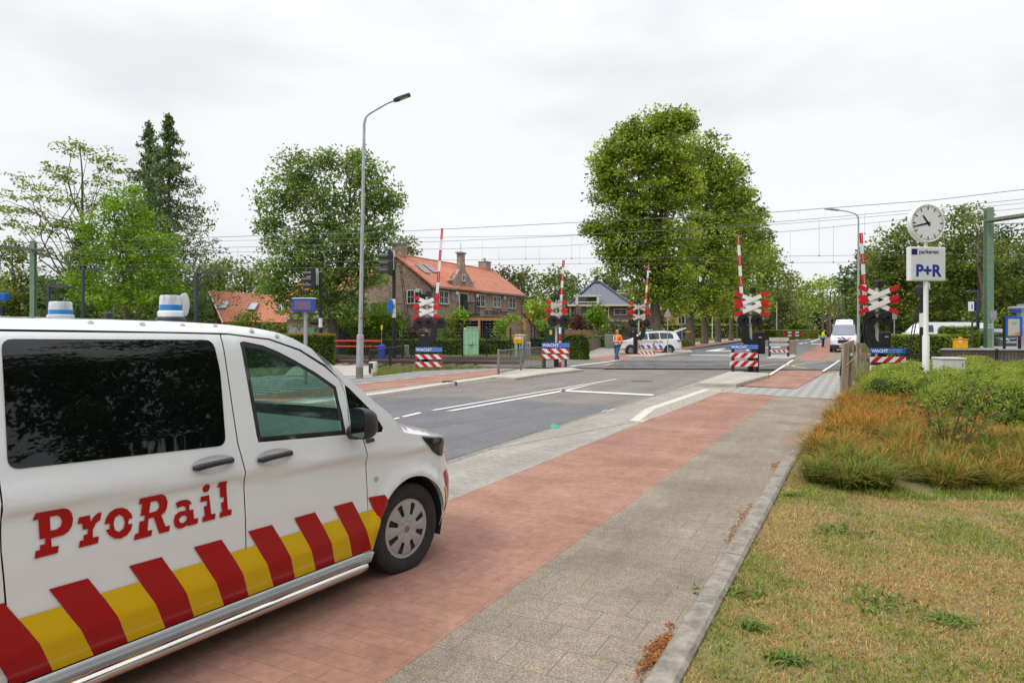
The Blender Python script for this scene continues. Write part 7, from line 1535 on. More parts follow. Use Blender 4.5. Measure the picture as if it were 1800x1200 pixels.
# ================================================================== trees, hedges, grass
tree('locust_tree', 'tall open crowned tree with feathery foliage and crooked limbs at far left', 66, 150, [(140, 262, 48, 20), (105, 300, 40, 20), (185, 285, 38, 20), (60, 322, 40, 18), (140, 318, 40, 18), (40, 372, 40, 14), (95, 350, 45, 16), (150, 352, 40, 18), (15, 392, 32, 14), (110, 395, 50, 16), (70, 405, 40, 12), (205, 315, 28, 22), (195, 360, 28, 18), (10, 365, 20, 10), (60, 440, 45, 12), (25, 345, 18, 9)], 'locust', .38, dens=1.5, leaves=16, size=.25, cr=.85, fork=3.5, lean_px=152, flat=.35, depth=2.6)
def spruce(name, label, Y, px, ytop, ybot, wpx, pal, group=None, dens=1., tr=.22, asym=0.):
    k = Y / FPX; X0 = XX(px, Y); t = thing(name, label, 'tree', (X0, Y), 0, group); zt = ZZ(ytop, Y); zb = max(.3, ZZ(ybot, Y)); H = zt - zb; Rm = wpx * k
    P = []; K = []; tb = MB(); tb.tube([(0, 0, -.1), (0, 0, zb + H * .5), (0, 0, zt - .2)], [tr, tr * .7, .03], 8)
    nb = int(190 * dens)
    for i in range(nb):
        q = rng.random() ** .85; z = zb + H * q; L = Rm * min(1, (1 - q) * 1.6) * rng.uniform(.35, 1.2) + .2; a = rng.uniform(0, 2 * math.pi); L *= 1 + asym * math.cos(a)
        n = max(14, int(75 * L / Rm + 14)); s_ = rng.random(n) ** .7; dr = .22 * L
        x = np.cos(a) * L * s_; y = np.sin(a) * L * s_; zz = z - dr * np.sin(s_ * 2.2) + .16 * L * s_ ** 3
        w = (.10 + .16 * (1 - s_)) * max(.8, L * .5); p = np.stack([x + rng.normal(size=n) * w, y + rng.normal(size=n) * w, zz + rng.normal(size=n) * .1 - rng.random(n) * .55 * s_ * max(.5, L * .3)], 1)
        P.append(p); K.append(np.full(n, rng.random()))
        if i % 3 == 0: tb.tube([(0, 0, z + .1), (math.cos(a) * L * .5, math.sin(a) * L * .5, z - dr * .8), (math.cos(a) * L * .92, math.sin(a) * L * .92, z - dr * .7)], [.05, .035, .015], 5)
    P = np.concatenate(P); K = np.concatenate(K); foliage('crown', P, K, .21 * Y / 62, PAL[pal], t, up=.1, droop=1.2); tb.build('trunk', M_bark, t, smooth=True); return t
spruce('spruce_tree', 'taller dark spruce with drooping tiers, right of the pair at far left', 60, 297, 203, 560, 98, 'fir', dens=1.9, asym=.0)
spruce('spruce_tree', 'shorter dark spruce, left of the pair at far left', 63, 262, 214, 560, 74, 'fir', dens=1.6)
spruce('spruce_tree', 'low dark spruce below the feathery tree at far left', 58, 145, 400, 566, 75, 'fir', dens=1.2)
tree('maple_tree', 'bright yellow green maple in front of the spruces', 47, 228, [(195, 350, 40, 26), (235, 365, 40, 26), (180, 395, 45, 30), (240, 410, 55, 35), (290, 430, 35, 28), (170, 440, 45, 30), (225, 460, 70, 40), (290, 475, 45, 35), (150, 490, 40, 22), (210, 515, 70, 35), (285, 525, 50, 35), (135, 515, 25, 12), (150, 400, 18, 10), (232, 335, 10, 8)], 'bright', .2, dens=2.1, leaves=24, size=.2, cr=.75, fork=1.6)
tree('chestnut_tree', 'flowering chestnut with pale blossom candles behind the tall street lamp', 46, 583, [(525, 300, 48, 42), (575, 285, 40, 28), (640, 300, 48, 38), (500, 350, 50, 45), (570, 360, 60, 50), (650, 350, 50, 45), (690, 350, 26, 32), (478, 400, 34, 38), (540, 430, 70, 50), (620, 420, 70, 50), (675, 410, 34, 30), (500, 470, 52, 42), (580, 490, 70, 45), (650, 470, 45, 40), (540, 530, 60, 32), (610, 540, 55, 30), (480, 505, 30, 28), (630, 270, 20, 14)], 'chest', .34, dens=3.6, leaves=22, size=.2, cr=.72, fork=3.0)
tree('linden_tree', 'nearest tall linden, its broad crown above the police car', 60, 1152, [(1160, 222, 60, 34), (1062, 300, 28, 36), (1190, 208, 42, 20), (1110, 235, 35, 25), (1045, 400, 26, 14), (1075, 440, 30, 20), (1205, 215, 25, 22), (1095, 275, 55, 42), (1165, 280, 65, 50), (1075, 330, 42, 40), (1140, 350, 75, 50), (1190, 330, 50, 50), (1090, 400, 55, 38), (1160, 420, 75, 48), (1050, 405, 30, 16), (1120, 455, 60, 30), (1180, 480, 55, 40), (1140, 510, 42, 28), (1095, 450, 28, 20), (1185, 530, 35, 25), (1085, 478, 14, 8)], 'linden', .50, 'lindens along the far road', dens=4.4, leaves=28, size=.24, cr=.85, fork=3.4)
for i, (px, Y, bl, tr_) in enumerate((
    (1212, 72, [(1230, 262, 50, 34), (1288, 300, 24, 30), (1300, 345, 26, 26), (1255, 300, 50, 42), (1215, 320, 50, 50), (1270, 360, 48, 45), (1240, 400, 60, 55), (1220, 460, 55, 50), (1265, 450, 45, 45), (1215, 520, 45, 30), (1250, 515, 40, 30)], .5),
    (1238, 82, [(1290, 330, 25, 30), (1322, 372, 20, 26), (1338, 410, 18, 22), (1295, 380, 42, 45), (1300, 440, 45, 45), (1270, 500, 45, 40), (1255, 540, 35, 20)], .42),
    (1262, 92, [(1325, 395, 25, 32), (1325, 440, 28, 30), (1300, 480, 42, 38), (1285, 530, 35, 28)], .38),
    (1285, 104, [(1340, 440, 24, 25), (1345, 480, 32, 30), (1330, 520, 38, 30), (1310, 545, 25, 18)], .36))):
    tree('linden_tree', ('second linden of the row with a thick bare trunk', 'third linden of the row with a leaning forked trunk', 'fourth linden of the row, slimmer', 'fifth and farthest linden of the row')[i], Y, px, bl, 'linden', tr_, 'lindens along the far road', dens=3.6, leaves=24, fork=3.2)
tree('young_linden', 'paler olive green tree at the right end of the linden row', 120, 1330, [(1350, 455, 32, 26), (1375, 490, 22, 20), (1350, 510, 40, 35), (1330, 545, 30, 20), (1378, 530, 22, 25)], 'olive', .3, dens=2.2)
# individual background trees
bg = [(385, 75, [(385, 470, 40, 30), (360, 510, 50, 40)], 'mid'), (430, 82, [(430, 485, 42, 32), (400, 530, 45, 30)], 'mid'), (465, 90, [(465, 500, 35, 35)], 'dark'), (700, 78, [(720, 430, 22, 18), (705, 450, 30, 25)], 'olive'),
      (30, 60, [(20, 440, 45, 25), (40, 500, 60, 45), (20, 545, 60, 35)], 'mid'), (95, 62, [(95, 520, 45, 45), (110, 550, 50, 30)], 'dark'), (340, 70, [(335, 540, 45, 30), (380, 560, 40, 20)], 'dark'),
      (885, 95, [(882, 478, 16, 16), (890, 510, 28, 30), (905, 490, 20, 20)], 'pine'), (930, 100, [(925, 490, 28, 22), (925, 525, 35, 30)], 'mid'), (975, 92, [(975, 490, 32, 24), (975, 520, 45, 35), (960, 555, 40, 25)], 'mid'),
      (1010, 105, [(1000, 500, 35, 20), (1010, 530, 40, 30)], 'pine'), (1065, 112, [(1058, 485, 35, 20), (1075, 510, 35, 28)], 'mid'), (1105, 108, [(1100, 510, 30, 25), (1115, 540, 35, 28)], 'pine'), (945, 80, [(945, 545, 35, 28), (940, 570, 30, 16)], 'linden'), (985, 84, [(1000, 560, 18, 20)], 'mid'),
      (1385, 150, [(1390, 490, 22, 14), (1385, 520, 30, 26)], 'mid'), (1415, 170, [(1418, 500, 28, 14), (1415, 530, 34, 26)], 'linden'), (1455, 180, [(1455, 500, 30, 16), (1450, 530, 34, 24)], 'linden'), (1490, 160, [(1485, 505, 26, 18), (1490, 540, 26, 20)], 'mid'),
      (1375, 120, [(1378, 545, 24, 18), (1350, 565, 30, 10)], 'olive'), (1515, 95, [(1530, 455, 32, 26), (1525, 500, 34, 32), (1515, 545, 34, 28)], 'dark'),
      (1560, 72, [(1600, 470, 50, 45), (1540, 520, 40, 40), (1580, 415, 42, 26), (1560, 450, 50, 40), (1575, 500, 60, 45), (1570, 545, 60, 30)], 'linden'), (1640, 68, [(1620, 400, 36, 22), (1640, 450, 60, 45), (1650, 510, 65, 45), (1630, 555, 50, 25)], 'mid'),
      (1690, 62, [(1655, 480, 50, 45), (1740, 500, 50, 50), (1690, 378, 42, 20), (1680, 420, 60, 36), (1700, 470, 62, 45), (1700, 530, 65, 40)], 'linden'), (1765, 66, [(1755, 420, 48, 30), (1780, 465, 55, 45), (1770, 520, 60, 45), (1790, 560, 50, 25)], 'dark'), (1815, 60, [(1815, 440, 40, 40), (1820, 510, 50, 50)], 'mid'), (1730, 58, [(1718, 385, 18, 14), (1745, 445, 40, 30), (1735, 560, 55, 20)], 'linden')]
BGL = ['green tree left of the orange skylight roof', 'tree rising behind the low orange roof', 'dark tree behind the roof of the low house', 'small pale tree behind the brick chimney', 'broad tree at the left edge behind the green mast', 'dark tree low behind the platform lamps at far left', 'dark bushy tree beside the low orange roof',
       'slim pine right of the brick house chimney', 'tree just right of the long brick house', 'rounded green tree above the second signal', 'flat topped pine left of the grey hipped roof', 'tree directly behind the hipped roof ridge', 'pine behind the modern house chimney', 'low light green tree by the gate fence', 'small tree at the left wall of the modern house',
       'far tree left of the distant road lamps', 'far tree behind the two thin road lamps', 'far tree above the policeman', 'far tree above the white panel van', 'olive shrubby tree by the poster board', 'dark tree behind the rightmost barrier boom',
       'broad tree left of the station clock', 'tree behind the P+R board', 'tallest tree right of the station clock', 'dark tree behind the green mast beam', 'tree at the right edge of the photo', 'leafy tree low behind the platform sign']
for (px, Y, bl, pal), lab in zip(bg, BGL):
    if px > 1500 and pal == 'linden': pal = 'mid'
    tree('background_tree', lab, Y, px, bl, pal, .28, 'background trees', dens=2.9, leaves=20, up=.3, limbs=Y < 100)
# far wood: one mass beyond the road
def wood(name, px0, px1, Y, ytop, ybot, n, pal):
    Bl = []
    for i in range(n):
        px = px0 + (px1 - px0) * (i + .5) / n; r = (px1 - px0) / n * 1.1; Bl.append(((XX(px, Y), Y + rng.uniform(-4, 4), ZZ(ytop + rng.uniform(0, 18), Y) - 3), (r * Y / FPX, 5, 3.6))); Bl.append(((XX(px, Y), Y, ZZ(ybot, Y) * .5 + 1.5), (r * Y / FPX, 4, max(2.5, ZZ((ytop + ybot) / 2, Y) * .8))))
    P, K = crown_pts(Bl, 2.0, 14, Y * .012, (0, 0, 0), .5); P[:, 2] = np.abs(P[:, 2]); o = foliage(name, P, K, Y * .0046, PAL[pal], None); return tag(o, kind='stuff')
wood('far_wood', 1340, 1830, 190, 505, 575, 22, 'mid'); wood('left_wood', -60, 560, 110, 485, 575, 20, 'mid'); wood('middle_wood', 700, 1420, 135, 522, 575, 26, 'mid')
wood('right_wood', 1500, 1900, 84, 430, 570, 12, 'dark')
# pine trunks in the far wood
for i in range(9):
    px = 1448 + i * 9 + rng.uniform(-3, 3); t = thing('pine_trunk', 'bare dark pine trunk in the far wood behind the white panel van', 'tree', (XX(px, 150), 150), 0, 'pine trunks in the far wood'); m = MB(); m.tube([(0, 0, 0), (rng.uniform(-.3, .3), 0, 6), (0, 0, 10)], [.22, .18, .12], 6); m.build('trunk', M_bark, t, smooth=True)
SPI = [(.10, .15, .025), (.20, .28, .035), (.34, .42, .05), (.46, .52, .09)]
# hedges: box filled with leaves
def hedge(name, label, p0, p1, w, h, pal, size=.07, dens=900, tip=None, cat='hedge', z=0, inner=True, round_=False):
    t = thing(name, label, cat, (p0[0], p0[1], z)); d = Vector((p1[0] - p0[0], p1[1] - p0[1], 0)); L = d.length; u = d / L; v = Vector((-u.y, u.x, 0)); N = int(dens * (L * h * 2 + L * w + w * h * 2))
    a = rng.random(N) * L; f = rng.random(N); b = (rng.random(N) - .5) * w; c = rng.random(N) * h; k = rng.integers(0, 5, N); e = rng.normal(size=N) * .035 * (1 + h) + .02 * np.sin(a * 5) 
    b = np.where(k <= 1, -w / 2 + np.abs(e), np.where(k == 2, w / 2 - np.abs(e), b)); c = np.where((k == 3), h - np.abs(e) * 1.2, c); a = np.where(k == 4, np.where(f < .5, np.abs(e), L - np.abs(e)), a)
    if round_: c = c * (1 - .25 * (np.abs(b) / (w / 2)) ** 3) 
    P = np.stack([u.x * a + v.x * b, u.y * a + v.y * b, c], 1); K = np.clip(rng.random(N) * .5 + .25 * np.sin(a * 3.1 + c * 4) + .15, 0, 1)
    o = foliage('leaf_mass', P, K, size, PAL[pal] if isinstance(pal, str) else pal, t, up=.2)
    if tip:
        n = int(L * w * dens * .9); a = rng.random(n) * L; b = (rng.random(n) - .5) * w; P = np.stack([u.x * a + v.x * b, u.y * a + v.y * b, h - .03 + rng.random(n) * .09], 1); foliage('young_shoots', P, rng.random(n), size, tip, t, up=.2)
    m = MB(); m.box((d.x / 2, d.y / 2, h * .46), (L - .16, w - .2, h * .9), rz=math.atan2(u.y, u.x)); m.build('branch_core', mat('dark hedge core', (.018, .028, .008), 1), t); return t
q0 = gx(597, 642)
hedge('clipped_hedge', 'square clipped beech hedge with orange young shoots behind the front van', (q0[0] - .5, q0[1] + .4), (q0[0] - 6.5, q0[1] - 3.0), 1.3, 1.52, 'hedge', .085, 700, [(.25, .2, .03), (.45, .2, .04), (.2, .25, .03)])
hedge('clipped_hedge', 'long dark clipped hedge beyond the railway before the brick house', (XX(612, 47.5), 47.6), (XX(905, 46.5), 46.8), 1.0, 1.12, 'mid', .11, 300)
hedge('clipped_hedge', 'short dark hedge right of the grey cabinets', (XX(934, 46), 46.2), (XX(960, 46), 46.0), 1.0, 1.2, 'dark', .11, 330)
hedge('red_tipped_hedge', 'rounded reddish hedge right of the second WACHT panel', (XX(1003, 40), 40.3), (XX(1022, 40), 40.8), 1.6, 1.45, 'hedge', .1, 500, [(.2, .1, .03), (.25, .14, .04)], round_=True)
hedge('low_hedge', 'low light green hedge along the far road by the poster', (XX(1345, 108), 108), (XX(1420, 122), 122), 3.5, 1.6, 'lime', .25, 60, round_=True)
hedge('green_hedge', 'light green clipped hedge before the two white vans', (XX(1568, 38), 38.5), (XX(1690, 38), 37.6), 1.6, 1.52, SPI, .085, 500, cat='hedge')
hedge('beech_hedge', 'darker leafy hedge between the vans and the green mast', (XX(1678, 37), 38.2), (XX(1733, 37), 37.8), 1.1, 1.20, 'linden', .1, 420, z=.78, round_=True)
hedge('low_hedge', 'low hedge behind the map board and parked car', (XX(1740, 42), 43.5), (XX(1850, 42), 43.0), 1.0, 1.6, 'mid', .12, 250, z=.0)
hedge('low_hedge', 'low shrubs at the foot of the linden trunks', (XX(1195, 62), 66), (XX(1228, 70), 74), 1.4, .7, 'lime', .14, 250, round_=True)
hedge('yellow_shrubs', 'yellow green ground shrubs before the modern house', (XX(1038, 66), 66), (XX(1085, 66), 67), 1.6, 1.15, 'bright', .14, 220, round_=True)
shrub('garden_shrub', 'green garden shrub in front of the brick gable', 48.8, 668, [(668, 556, 42, 30), (640, 570, 38, 28), (700, 575, 25, 22), (615, 565, 30, 22), (655, 590, 40, 18), (690, 545, 20, 10)], 'bright', dens=1.8)
shrub('garden_shrub', 'bright leafy shrub right of the leftmost crossing signal', 48.7, 798, [(800, 560, 24, 20), (790, 590, 18, 18), (812, 552, 10, 8)], 'bright', dens=2)
shrub('garden_shrub', 'dark reddish shrubs behind the leftmost signal', 48.7, 705, [(700, 600, 20, 14), (725, 590, 20, 18)], 'purple', dens=2)
shrub('garden_shrub', 'shrub before the low orange roof', 52, 440, [(440, 560, 28, 18), (410, 575, 25, 14), (475, 575, 28, 14), (500, 580, 20, 14)], 'mid', dens=2)
hedge('garden_hedge', 'low green hedge behind the linden trunks', (XX(1160, 125), 125), (XX(1350, 125), 125), 3, 2.6, 'linden', .3, 30, round_=True)
tree('sapling', 'slim sapling before the wooden carport', 47.6, 884, [(885, 566, 14, 8), (880, 580, 14, 12), (890, 596, 14, 12), (900, 558, 16, 5)], 'bright', .03, dens=1.2, fork=1.2, size=.14)
tree('sapling', 'yellow green sapling in front of the modern house', 70, 1052, [(1052, 545, 8, 10), (1050, 560, 16, 12), (1045, 553, 10, 6), (1055, 570, 12, 8)], 'bright', .06, dens=2.4, fork=1.2)
tree('purple_shrub', 'small purple leaved tree left of the modern house entrance', 72, 1017, [(1017, 562, 6, 12), (1016, 572, 10, 10)], 'purple', .05, dens=2, fork=.8)
shrub('garden_shrub', 'brownish shrub behind the farthest crossing signal', 66, 1100, [(1100, 575, 22, 14), (1082, 570, 12, 18)], 'pine', dens=2)
shrub('garden_shrub', 'green shrub beside the silver hatchback', 72, 1072, [(1070, 582, 12, 10)], 'mid', dens=2)
shrub('garden_shrub', 'green bushes left of the modern house', 75, 960, [(955, 570, 20, 14), (975, 578, 18, 12)], 'bright', dens=2)
shrub('road_shrub', 'low round shrub behind the rightmost signal drive', 34, 1530, [(1532, 600, 9, 10)], 'hedge', dens=3, size=.1)
# trees behind the camera, seen only as reflections in the van's side
for x, y, s in ((14, -3, 0), (20, 1.5, 1), (27, 6, 2), (15, -10, 3), (23, -6, 4), (36, 13, 5), (8, -12, 6), (20, -14, 7), (30, -1, 8), (44, 20, 9), (30, -9, 0), (18, 6, 0), (36, 5, 0)):
    t = thing('roadside_tree', 'tree behind the camera mirrored in the van windows', 'tree', (x, y), 0, 'trees behind the camera'); Bq = [((x + rng.uniform(-2.2, 2.2), y + rng.uniform(-2, 2), z), (3.1, 3.1, 2.1)) for z in (3, 4.5, 6, 7.5, 9, 10.5, 12, 13.5, 15)]
    P, K = crown_pts(Bq, 1.0, 22, .8, (x, y, 0), .5); foliage('crown', P, K, .24, PAL['dark'], t); m = MB(); m.tube([(0, 0, 0), (.1, 0, 3), (0, .2, 10)], [.3, .25, .1], 8); m.build('trunk', M_bark, t, smooth=True)
# ------------------------------------------------------------------ foreground planting at the right
def blades(name, pts, hgt, wid, pal, lean=.6, tips=None, kind='stuff', seg=3, parent=None, grp=None, dirs=None):
    """curved grass blades: pts (N,2) roots"""
    N = len(pts); a = rng.random(N) * 2 * np.pi if dirs is None else dirs + rng.normal(size=N) * .45; h = hgt * rng.uniform(.5, 1.25, N); ln = lean * rng.uniform(.2, 1.3, N); w = wid * rng.uniform(.6, 1.3, N)
    dx, dy = np.cos(a), np.sin(a); px, py = -dy, dx; V = np.zeros((N, 2 * seg + 1, 3)); C_ = np.zeros((N, 2 * seg + 1, 4)); C_[:, :, 3] = 1
    pal = np.array(pal); i = rng.integers(0, len(pal), N)
    if grp is not None: gr = rng.random(int(grp.max()) + 1)[grp]; i = np.clip(((gr * .7 + rng.random(N) * .3) * len(pal)).astype(int), 0, len(pal) - 1); h = h * (.7 + .6 * gr)
    base = pal[i] * rng.uniform(.75, 1.25, (N, 1)); tipc = base if tips is None else np.array(tips)[rng.integers(0, len(tips), N) if grp is None else np.clip(((1 - gr) * .6 + rng.random(N) * .4) * len(tips), 0, len(tips) - 1).astype(int)] * rng.uniform(.8, 1.2, (N, 1))
    z0 = pts[:, 2] if pts.shape[1] > 2 else np.zeros(N)
    for j in range(seg + 1):
        t = j / seg; r = h * ln * t ** 1.8; z = h * (t - .35 * ln * t ** 2.4) + z0; ww = w * (1 - t * .92) / 2; cx_ = pts[:, 0] + dx * r; cy_ = pts[:, 1] + dy * r; col = base * (1 - t) ** .8 + tipc * (1 - (1 - t) ** .8)
        if j < seg:
            V[:, 2 * j] = np.stack([cx_ - px * ww, cy_ - py * ww, z], 1); V[:, 2 * j + 1] = np.stack([cx_ + px * ww, cy_ + py * ww, z], 1); C_[:, 2 * j, :3] = col; C_[:, 2 * j + 1, :3] = col
        else: V[:, 2 * j] = np.stack([cx_, cy_, z], 1); C_[:, 2 * j, :3] = col
    nv = 2 * seg + 1; o_ = np.arange(N)[:, None] * nv; F = []
    lp = []; st = []; k = 0
    q = np.concatenate([np.stack([o_[:, 0] + 2 * j, o_[:, 0] + 2 * j + 1, o_[:, 0] + 2 * j + 3, o_[:, 0] + 2 * j + 2], 1) for j in range(seg - 1)], 0).ravel()
    tr_ = np.stack([o_[:, 0] + 2 * seg - 2, o_[:, 0] + 2 * seg - 1, o_[:, 0] + 2 * seg], 1).ravel()
    me = bpy.data.meshes.new(name); me.vertices.add(N * nv); me.vertices.foreach_set('co', V.reshape(-1, 3).astype(np.float32).ravel())
    nq, ntr = N * (seg - 1), N; me.loops.add(nq * 4 + ntr * 3); me.loops.foreach_set('vertex_index', np.concatenate([q, tr_]).astype(np.int32))
    me.polygons.add(nq + ntr); me.polygons.foreach_set('loop_start', np.concatenate([np.arange(nq) * 4, nq * 4 + np.arange(ntr) * 3]).astype(np.int32)); me.update(calc_edges=True)
    at = me.color_attributes.new('Col', 'FLOAT_COLOR', 'POINT'); at.data.foreach_set('color', np.clip(C_, 0, 1).astype(np.float32).ravel()); me.materials.append(M_blade)
    o = bpy.data.objects.new(name, me); COL.objects.link(o); o['kind'] = kind
    if parent: o.parent = parent
    return o
def scatter(poly, n):
    xs = [p[0] for p in poly]; ys = [p[1] for p in poly]; o = np.zeros((0, 2)); P = np.array(poly)
    while len(o) < n:
        q = np.stack([rng.uniform(min(xs), max(xs), n * 2), rng.uniform(min(ys), max(ys), n * 2)], 1); c = np.zeros(len(q), bool); j = len(P) - 1
        for i in range(len(P)):
            a, b = P[i], P[j]; cond = ((a[1] > q[:, 1]) != (b[1] > q[:, 1])) & (q[:, 0] < (b[0] - a[0]) * (q[:, 1] - a[1]) / (b[1] - a[1] + 1e-12) + a[0]); c ^= cond; j = i
        o = np.concatenate([o, q[c]])
    return o[:n]
def vnoise(p, s, seed=0):
    r = np.random.default_rng(seed); v = np.zeros(len(p))
    for k in range(5): f = s * 1.7 ** k; a = r.uniform(0, 2 * np.pi); v += np.sin(p[:, 0] * f * np.cos(a) + p[:, 1] * f * np.sin(a) + r.uniform(0, 6)) / 1.3 ** k
    return v / 3.2
lawn = [RL(-.85, 1.8), RL(-.85, 9.4), gx(1425, 815), gx(1500, 850), gx(1650, 880), gx(2000, 880), (8.5, 1.2), RL(1, 1)]
DRY = [(.6, .39, .15), (.52, .3, .11), (.66, .48, .22), (.46, .38, .1), (.4, .2, .07)]; GRN = [(.19, .27, .035), (.28, .34, .05), (.13, .21, .03), (.36, .38, .08)]
p = scatter(lawn, 240000); d_ = np.hypot(p[:, 0], p[:, 1]); p = p[(rng.random(len(p)) < np.clip(7 / d_ ** 1.1, .25, 1)) & (rng.random(len(p)) < np.clip(1.15 + .9 * vnoise(p, 3.1, 21), .25, 1))]; g_ = vnoise(p, 1.9, 3) * .9 + .55 * vnoise(p, 7, 4) + rng.normal(size=len(p)) * .3; isg = g_ > .2
zof = lambda q: np.concatenate([q, np.full((len(q), 1), .004)], 1)
blades('dry_lawn_grass', zof(p[~isg]), .034, .0062, DRY, 1.5, seg=2); blades('green_lawn_grass', zof(p[isg]), .042, .0065, GRN, 1.1, seg=2)
# rosettes, clover and small purple flowers
def rosette(label, px, py, r, n, pal):
    x, y = gx(px, py); pts = np.stack([x + rng.normal(size=n) * r, y + rng.normal(size=n) * r * .7, np.full(n, .008)], 1); t = thing('weed', label, 'weed', (0, 0)); blades('leaves', pts, .055, .02, pal, 1.6, parent=t)
for i, (px, py, r, lab) in enumerate(((1672, 1095, .09, 'largest dark green weed patch in the lawn'), (1380, 1162, .05, 'green weed near the kerb in the lower lawn'), (1392, 872, .04, 'weed growing against the kerb below the tall grass'), (1290, 1045, .12, 'green clover patch along the kerb'), (1322, 1105, .03, 'small yellow green weed by the kerb'), (1475, 935, .13, 'flowering weed patch in the upper lawn'), (1550, 1060, .16, 'wide weed patch in the middle of the lawn'))): rosette(lab, px, py, r, 150, [(.11, .19, .035), (.16, .24, .045), (.22, .3, .06)])
fl = np.concatenate([np.stack([np.full(n, X_) + rng.normal(size=n) * s, np.full(n, Y_) + rng.normal(size=n) * s], 1) for (X_, Y_), n, s in ((gx(1480, 930), 26, .16), (gx(1470, 995), 18, .22), (gx(1545, 962), 10, .12), (gx(1460, 1060), 14, .25), (gx(1555, 1010), 10, .15), (gx(1530, 1170), 8, .2))])
n_ = rdir(len(fl)); n_[:, 2] = 1.2; n_ /= np.linalg.norm(n_, axis=1)[:, None]; u_ = rdir(len(fl)); u_ -= n_ * (u_ * n_).sum(1)[:, None]
tag(quads('purple_flowers', np.concatenate([fl, np.full((len(fl), 1), .055)], 1), n_, u_, np.full(len(fl), .013), np.full(len(fl), .013), np.tile((.38, .2, .6), (len(fl), 1)), M_leaf), kind='stuff')
# grass edges and weeds between tiles, dry leaves in the gutter
def litter(name, pts, sz, cols, z=.03):
    N = len(pts); n = rdir(N); n[:, 2] = np.abs(n[:, 2]) + .8; n /= np.linalg.norm(n, axis=1)[:, None]; u = rdir(N); u -= n * (u * n).sum(1)[:, None]; u /= np.linalg.norm(u, axis=1)[:, None]; c = np.array(cols)[rng.integers(0, len(cols), N)] * rng.uniform(.7, 1.2, (N, 1))
    return tag(quads(name, np.concatenate([pts, z + rng.random((N, 1)) * .012], 1), n, u, sz * rng.uniform(.4, 1, N), sz * rng.uniform(.8, 1.6, N), c, M_leaf), kind='stuff')
ORL = [(.5, .2, .05), (.42, .16, .05), (.55, .3, .1), (.3, .12, .05)]
s_ = rng.uniform(1.5, 10, 900); cl_ = np.sin(s_ * 2.1) + .5 * np.sin(s_ * 5.3) > .35; s_ = s_[cl_]; Ld = -1.03 - np.abs(rng.normal(size=len(s_))) * .035; litter('dry_leaves_along_kerb', np.array([RL(a, b) for a, b in zip(Ld, s_)]), .022, ORL, .018)
pc_ = gx(1168, 1150); q_ = rng.normal(size=(1500, 2)) * (.035, .10); Rm = np.array([[EY, -EX], [EX, EY]]); litter('dry_leaf_pile', np.array([[pc_[0] - .02 + a * EY + b * EX, pc_[1] - a * EX + b * EY] for a, b in q_]), .02, ORL, .02)
lw = scatter(lawn, 5000); litter('dry_thatch', lw, .02, [(.45, .24, .09), (.5, .34, .16), (.32, .17, .08), (.55, .42, .24)], .012)
litter('paving_crumbs', np.array([RL(rng.uniform(-4.1, -1.0), rng.uniform(2.5, 12)) for _ in range(70)]), .012, [(.5, .45, .4), (.2, .16, .12), (.35, .25, .1)], .02)
pt_ = []
for L_ in np.arange(-2.37, -1.0, .3):
    for s0 in np.arange(2.4, 12, .3):
        if rng.random() < .20: n = rng.integers(10, 30); s1 = s0 + rng.uniform(0, .2); pt_ += [RL(L_ + rng.normal() * .004, s1 + rng.uniform(0, .12)) for _ in range(n)] if rng.random() < .5 else [RL(L_ + rng.uniform(0, .14), s0 + rng.normal() * .004) for _ in range(n)]
# (joint moss itself is in the tile material; these are the loose tufts along the red edge)
pt2 = [RL(-2.372 + rng.normal() * .006, s) for s in rng.uniform(2.2, 9, 420) if math.sin(s * 4.3) + math.sin(s * 9.1) > .6]
blades('moss_along_tile_edge', np.concatenate([np.array(pt2), np.full((len(pt2), 1), .016)], 1), .008, .006, [(.25, .3, .03), (.16, .22, .03)], 1.2, seg=2)
# ornamental grass, green below and rust orange at the tips
og = [gx(1412, 848), gx(1434, 790), gx(1458, 750), gx(1482, 716), gx(1500, 697), gx(1560, 696), gx(1620, 705), gx(1660, 745), gx(1800, 780), gx(2080, 790), gx(2080, 868), gx(1700, 866), gx(1560, 862), gx(1450, 858)]
cen = scatter(og, 500); cen = cen + rng.normal(size=cen.shape) * .04; NB = 130; nB = len(cen) * NB; GI = np.repeat(np.arange(len(cen)), NB)
an_ = rng.random(nB) * 2 * np.pi; rr_ = np.abs(rng.normal(size=nB)) * .06; P = np.stack([cen[GI, 0] + np.cos(an_) * rr_, cen[GI, 1] + np.sin(an_) * rr_, np.zeros(nB)], 1)
rust = (.38 + .38 * np.clip((P[:, 1] - 9.3) / 3.5, -.6, .8) + .5 * vnoise(cen, 1.3, 9)[GI] + rng.normal(size=nB) * .3) > .42
GO = [(.08, .14, .02), (.12, .19, .025), (.17, .22, .035), (.06, .11, .015)]; OT = [(.58, .2, .03), (.5, .15, .025), (.6, .3, .06), (.42, .3, .05), (.38, .11, .02)]
blades('tall_grass_rust', P[rust], .32, .025, [(.16, .2, .03), (.28, .24, .04), (.2, .24, .035)], 1.25, OT, seg=3, grp=GI[rust], dirs=an_[rust])
blades('tall_grass_green', P[~rust], .34, .023, GO, 1.25, [(.16, .25, .035), (.27, .3, .05), (.48, .22, .05), (.12, .2, .025)], seg=3, grp=GI[~rust], dirs=an_[~rust])
e_ = scatter([gx(1392, 880), gx(1408, 820), gx(1450, 852), gx(2050, 868), gx(2050, 884), gx(1500, 880)], 5000); e_ = e_[vnoise(e_, 3, 5) > 0]; blades('grass_fringe', zof(e_), .09, .008, GRN, .9, seg=2)
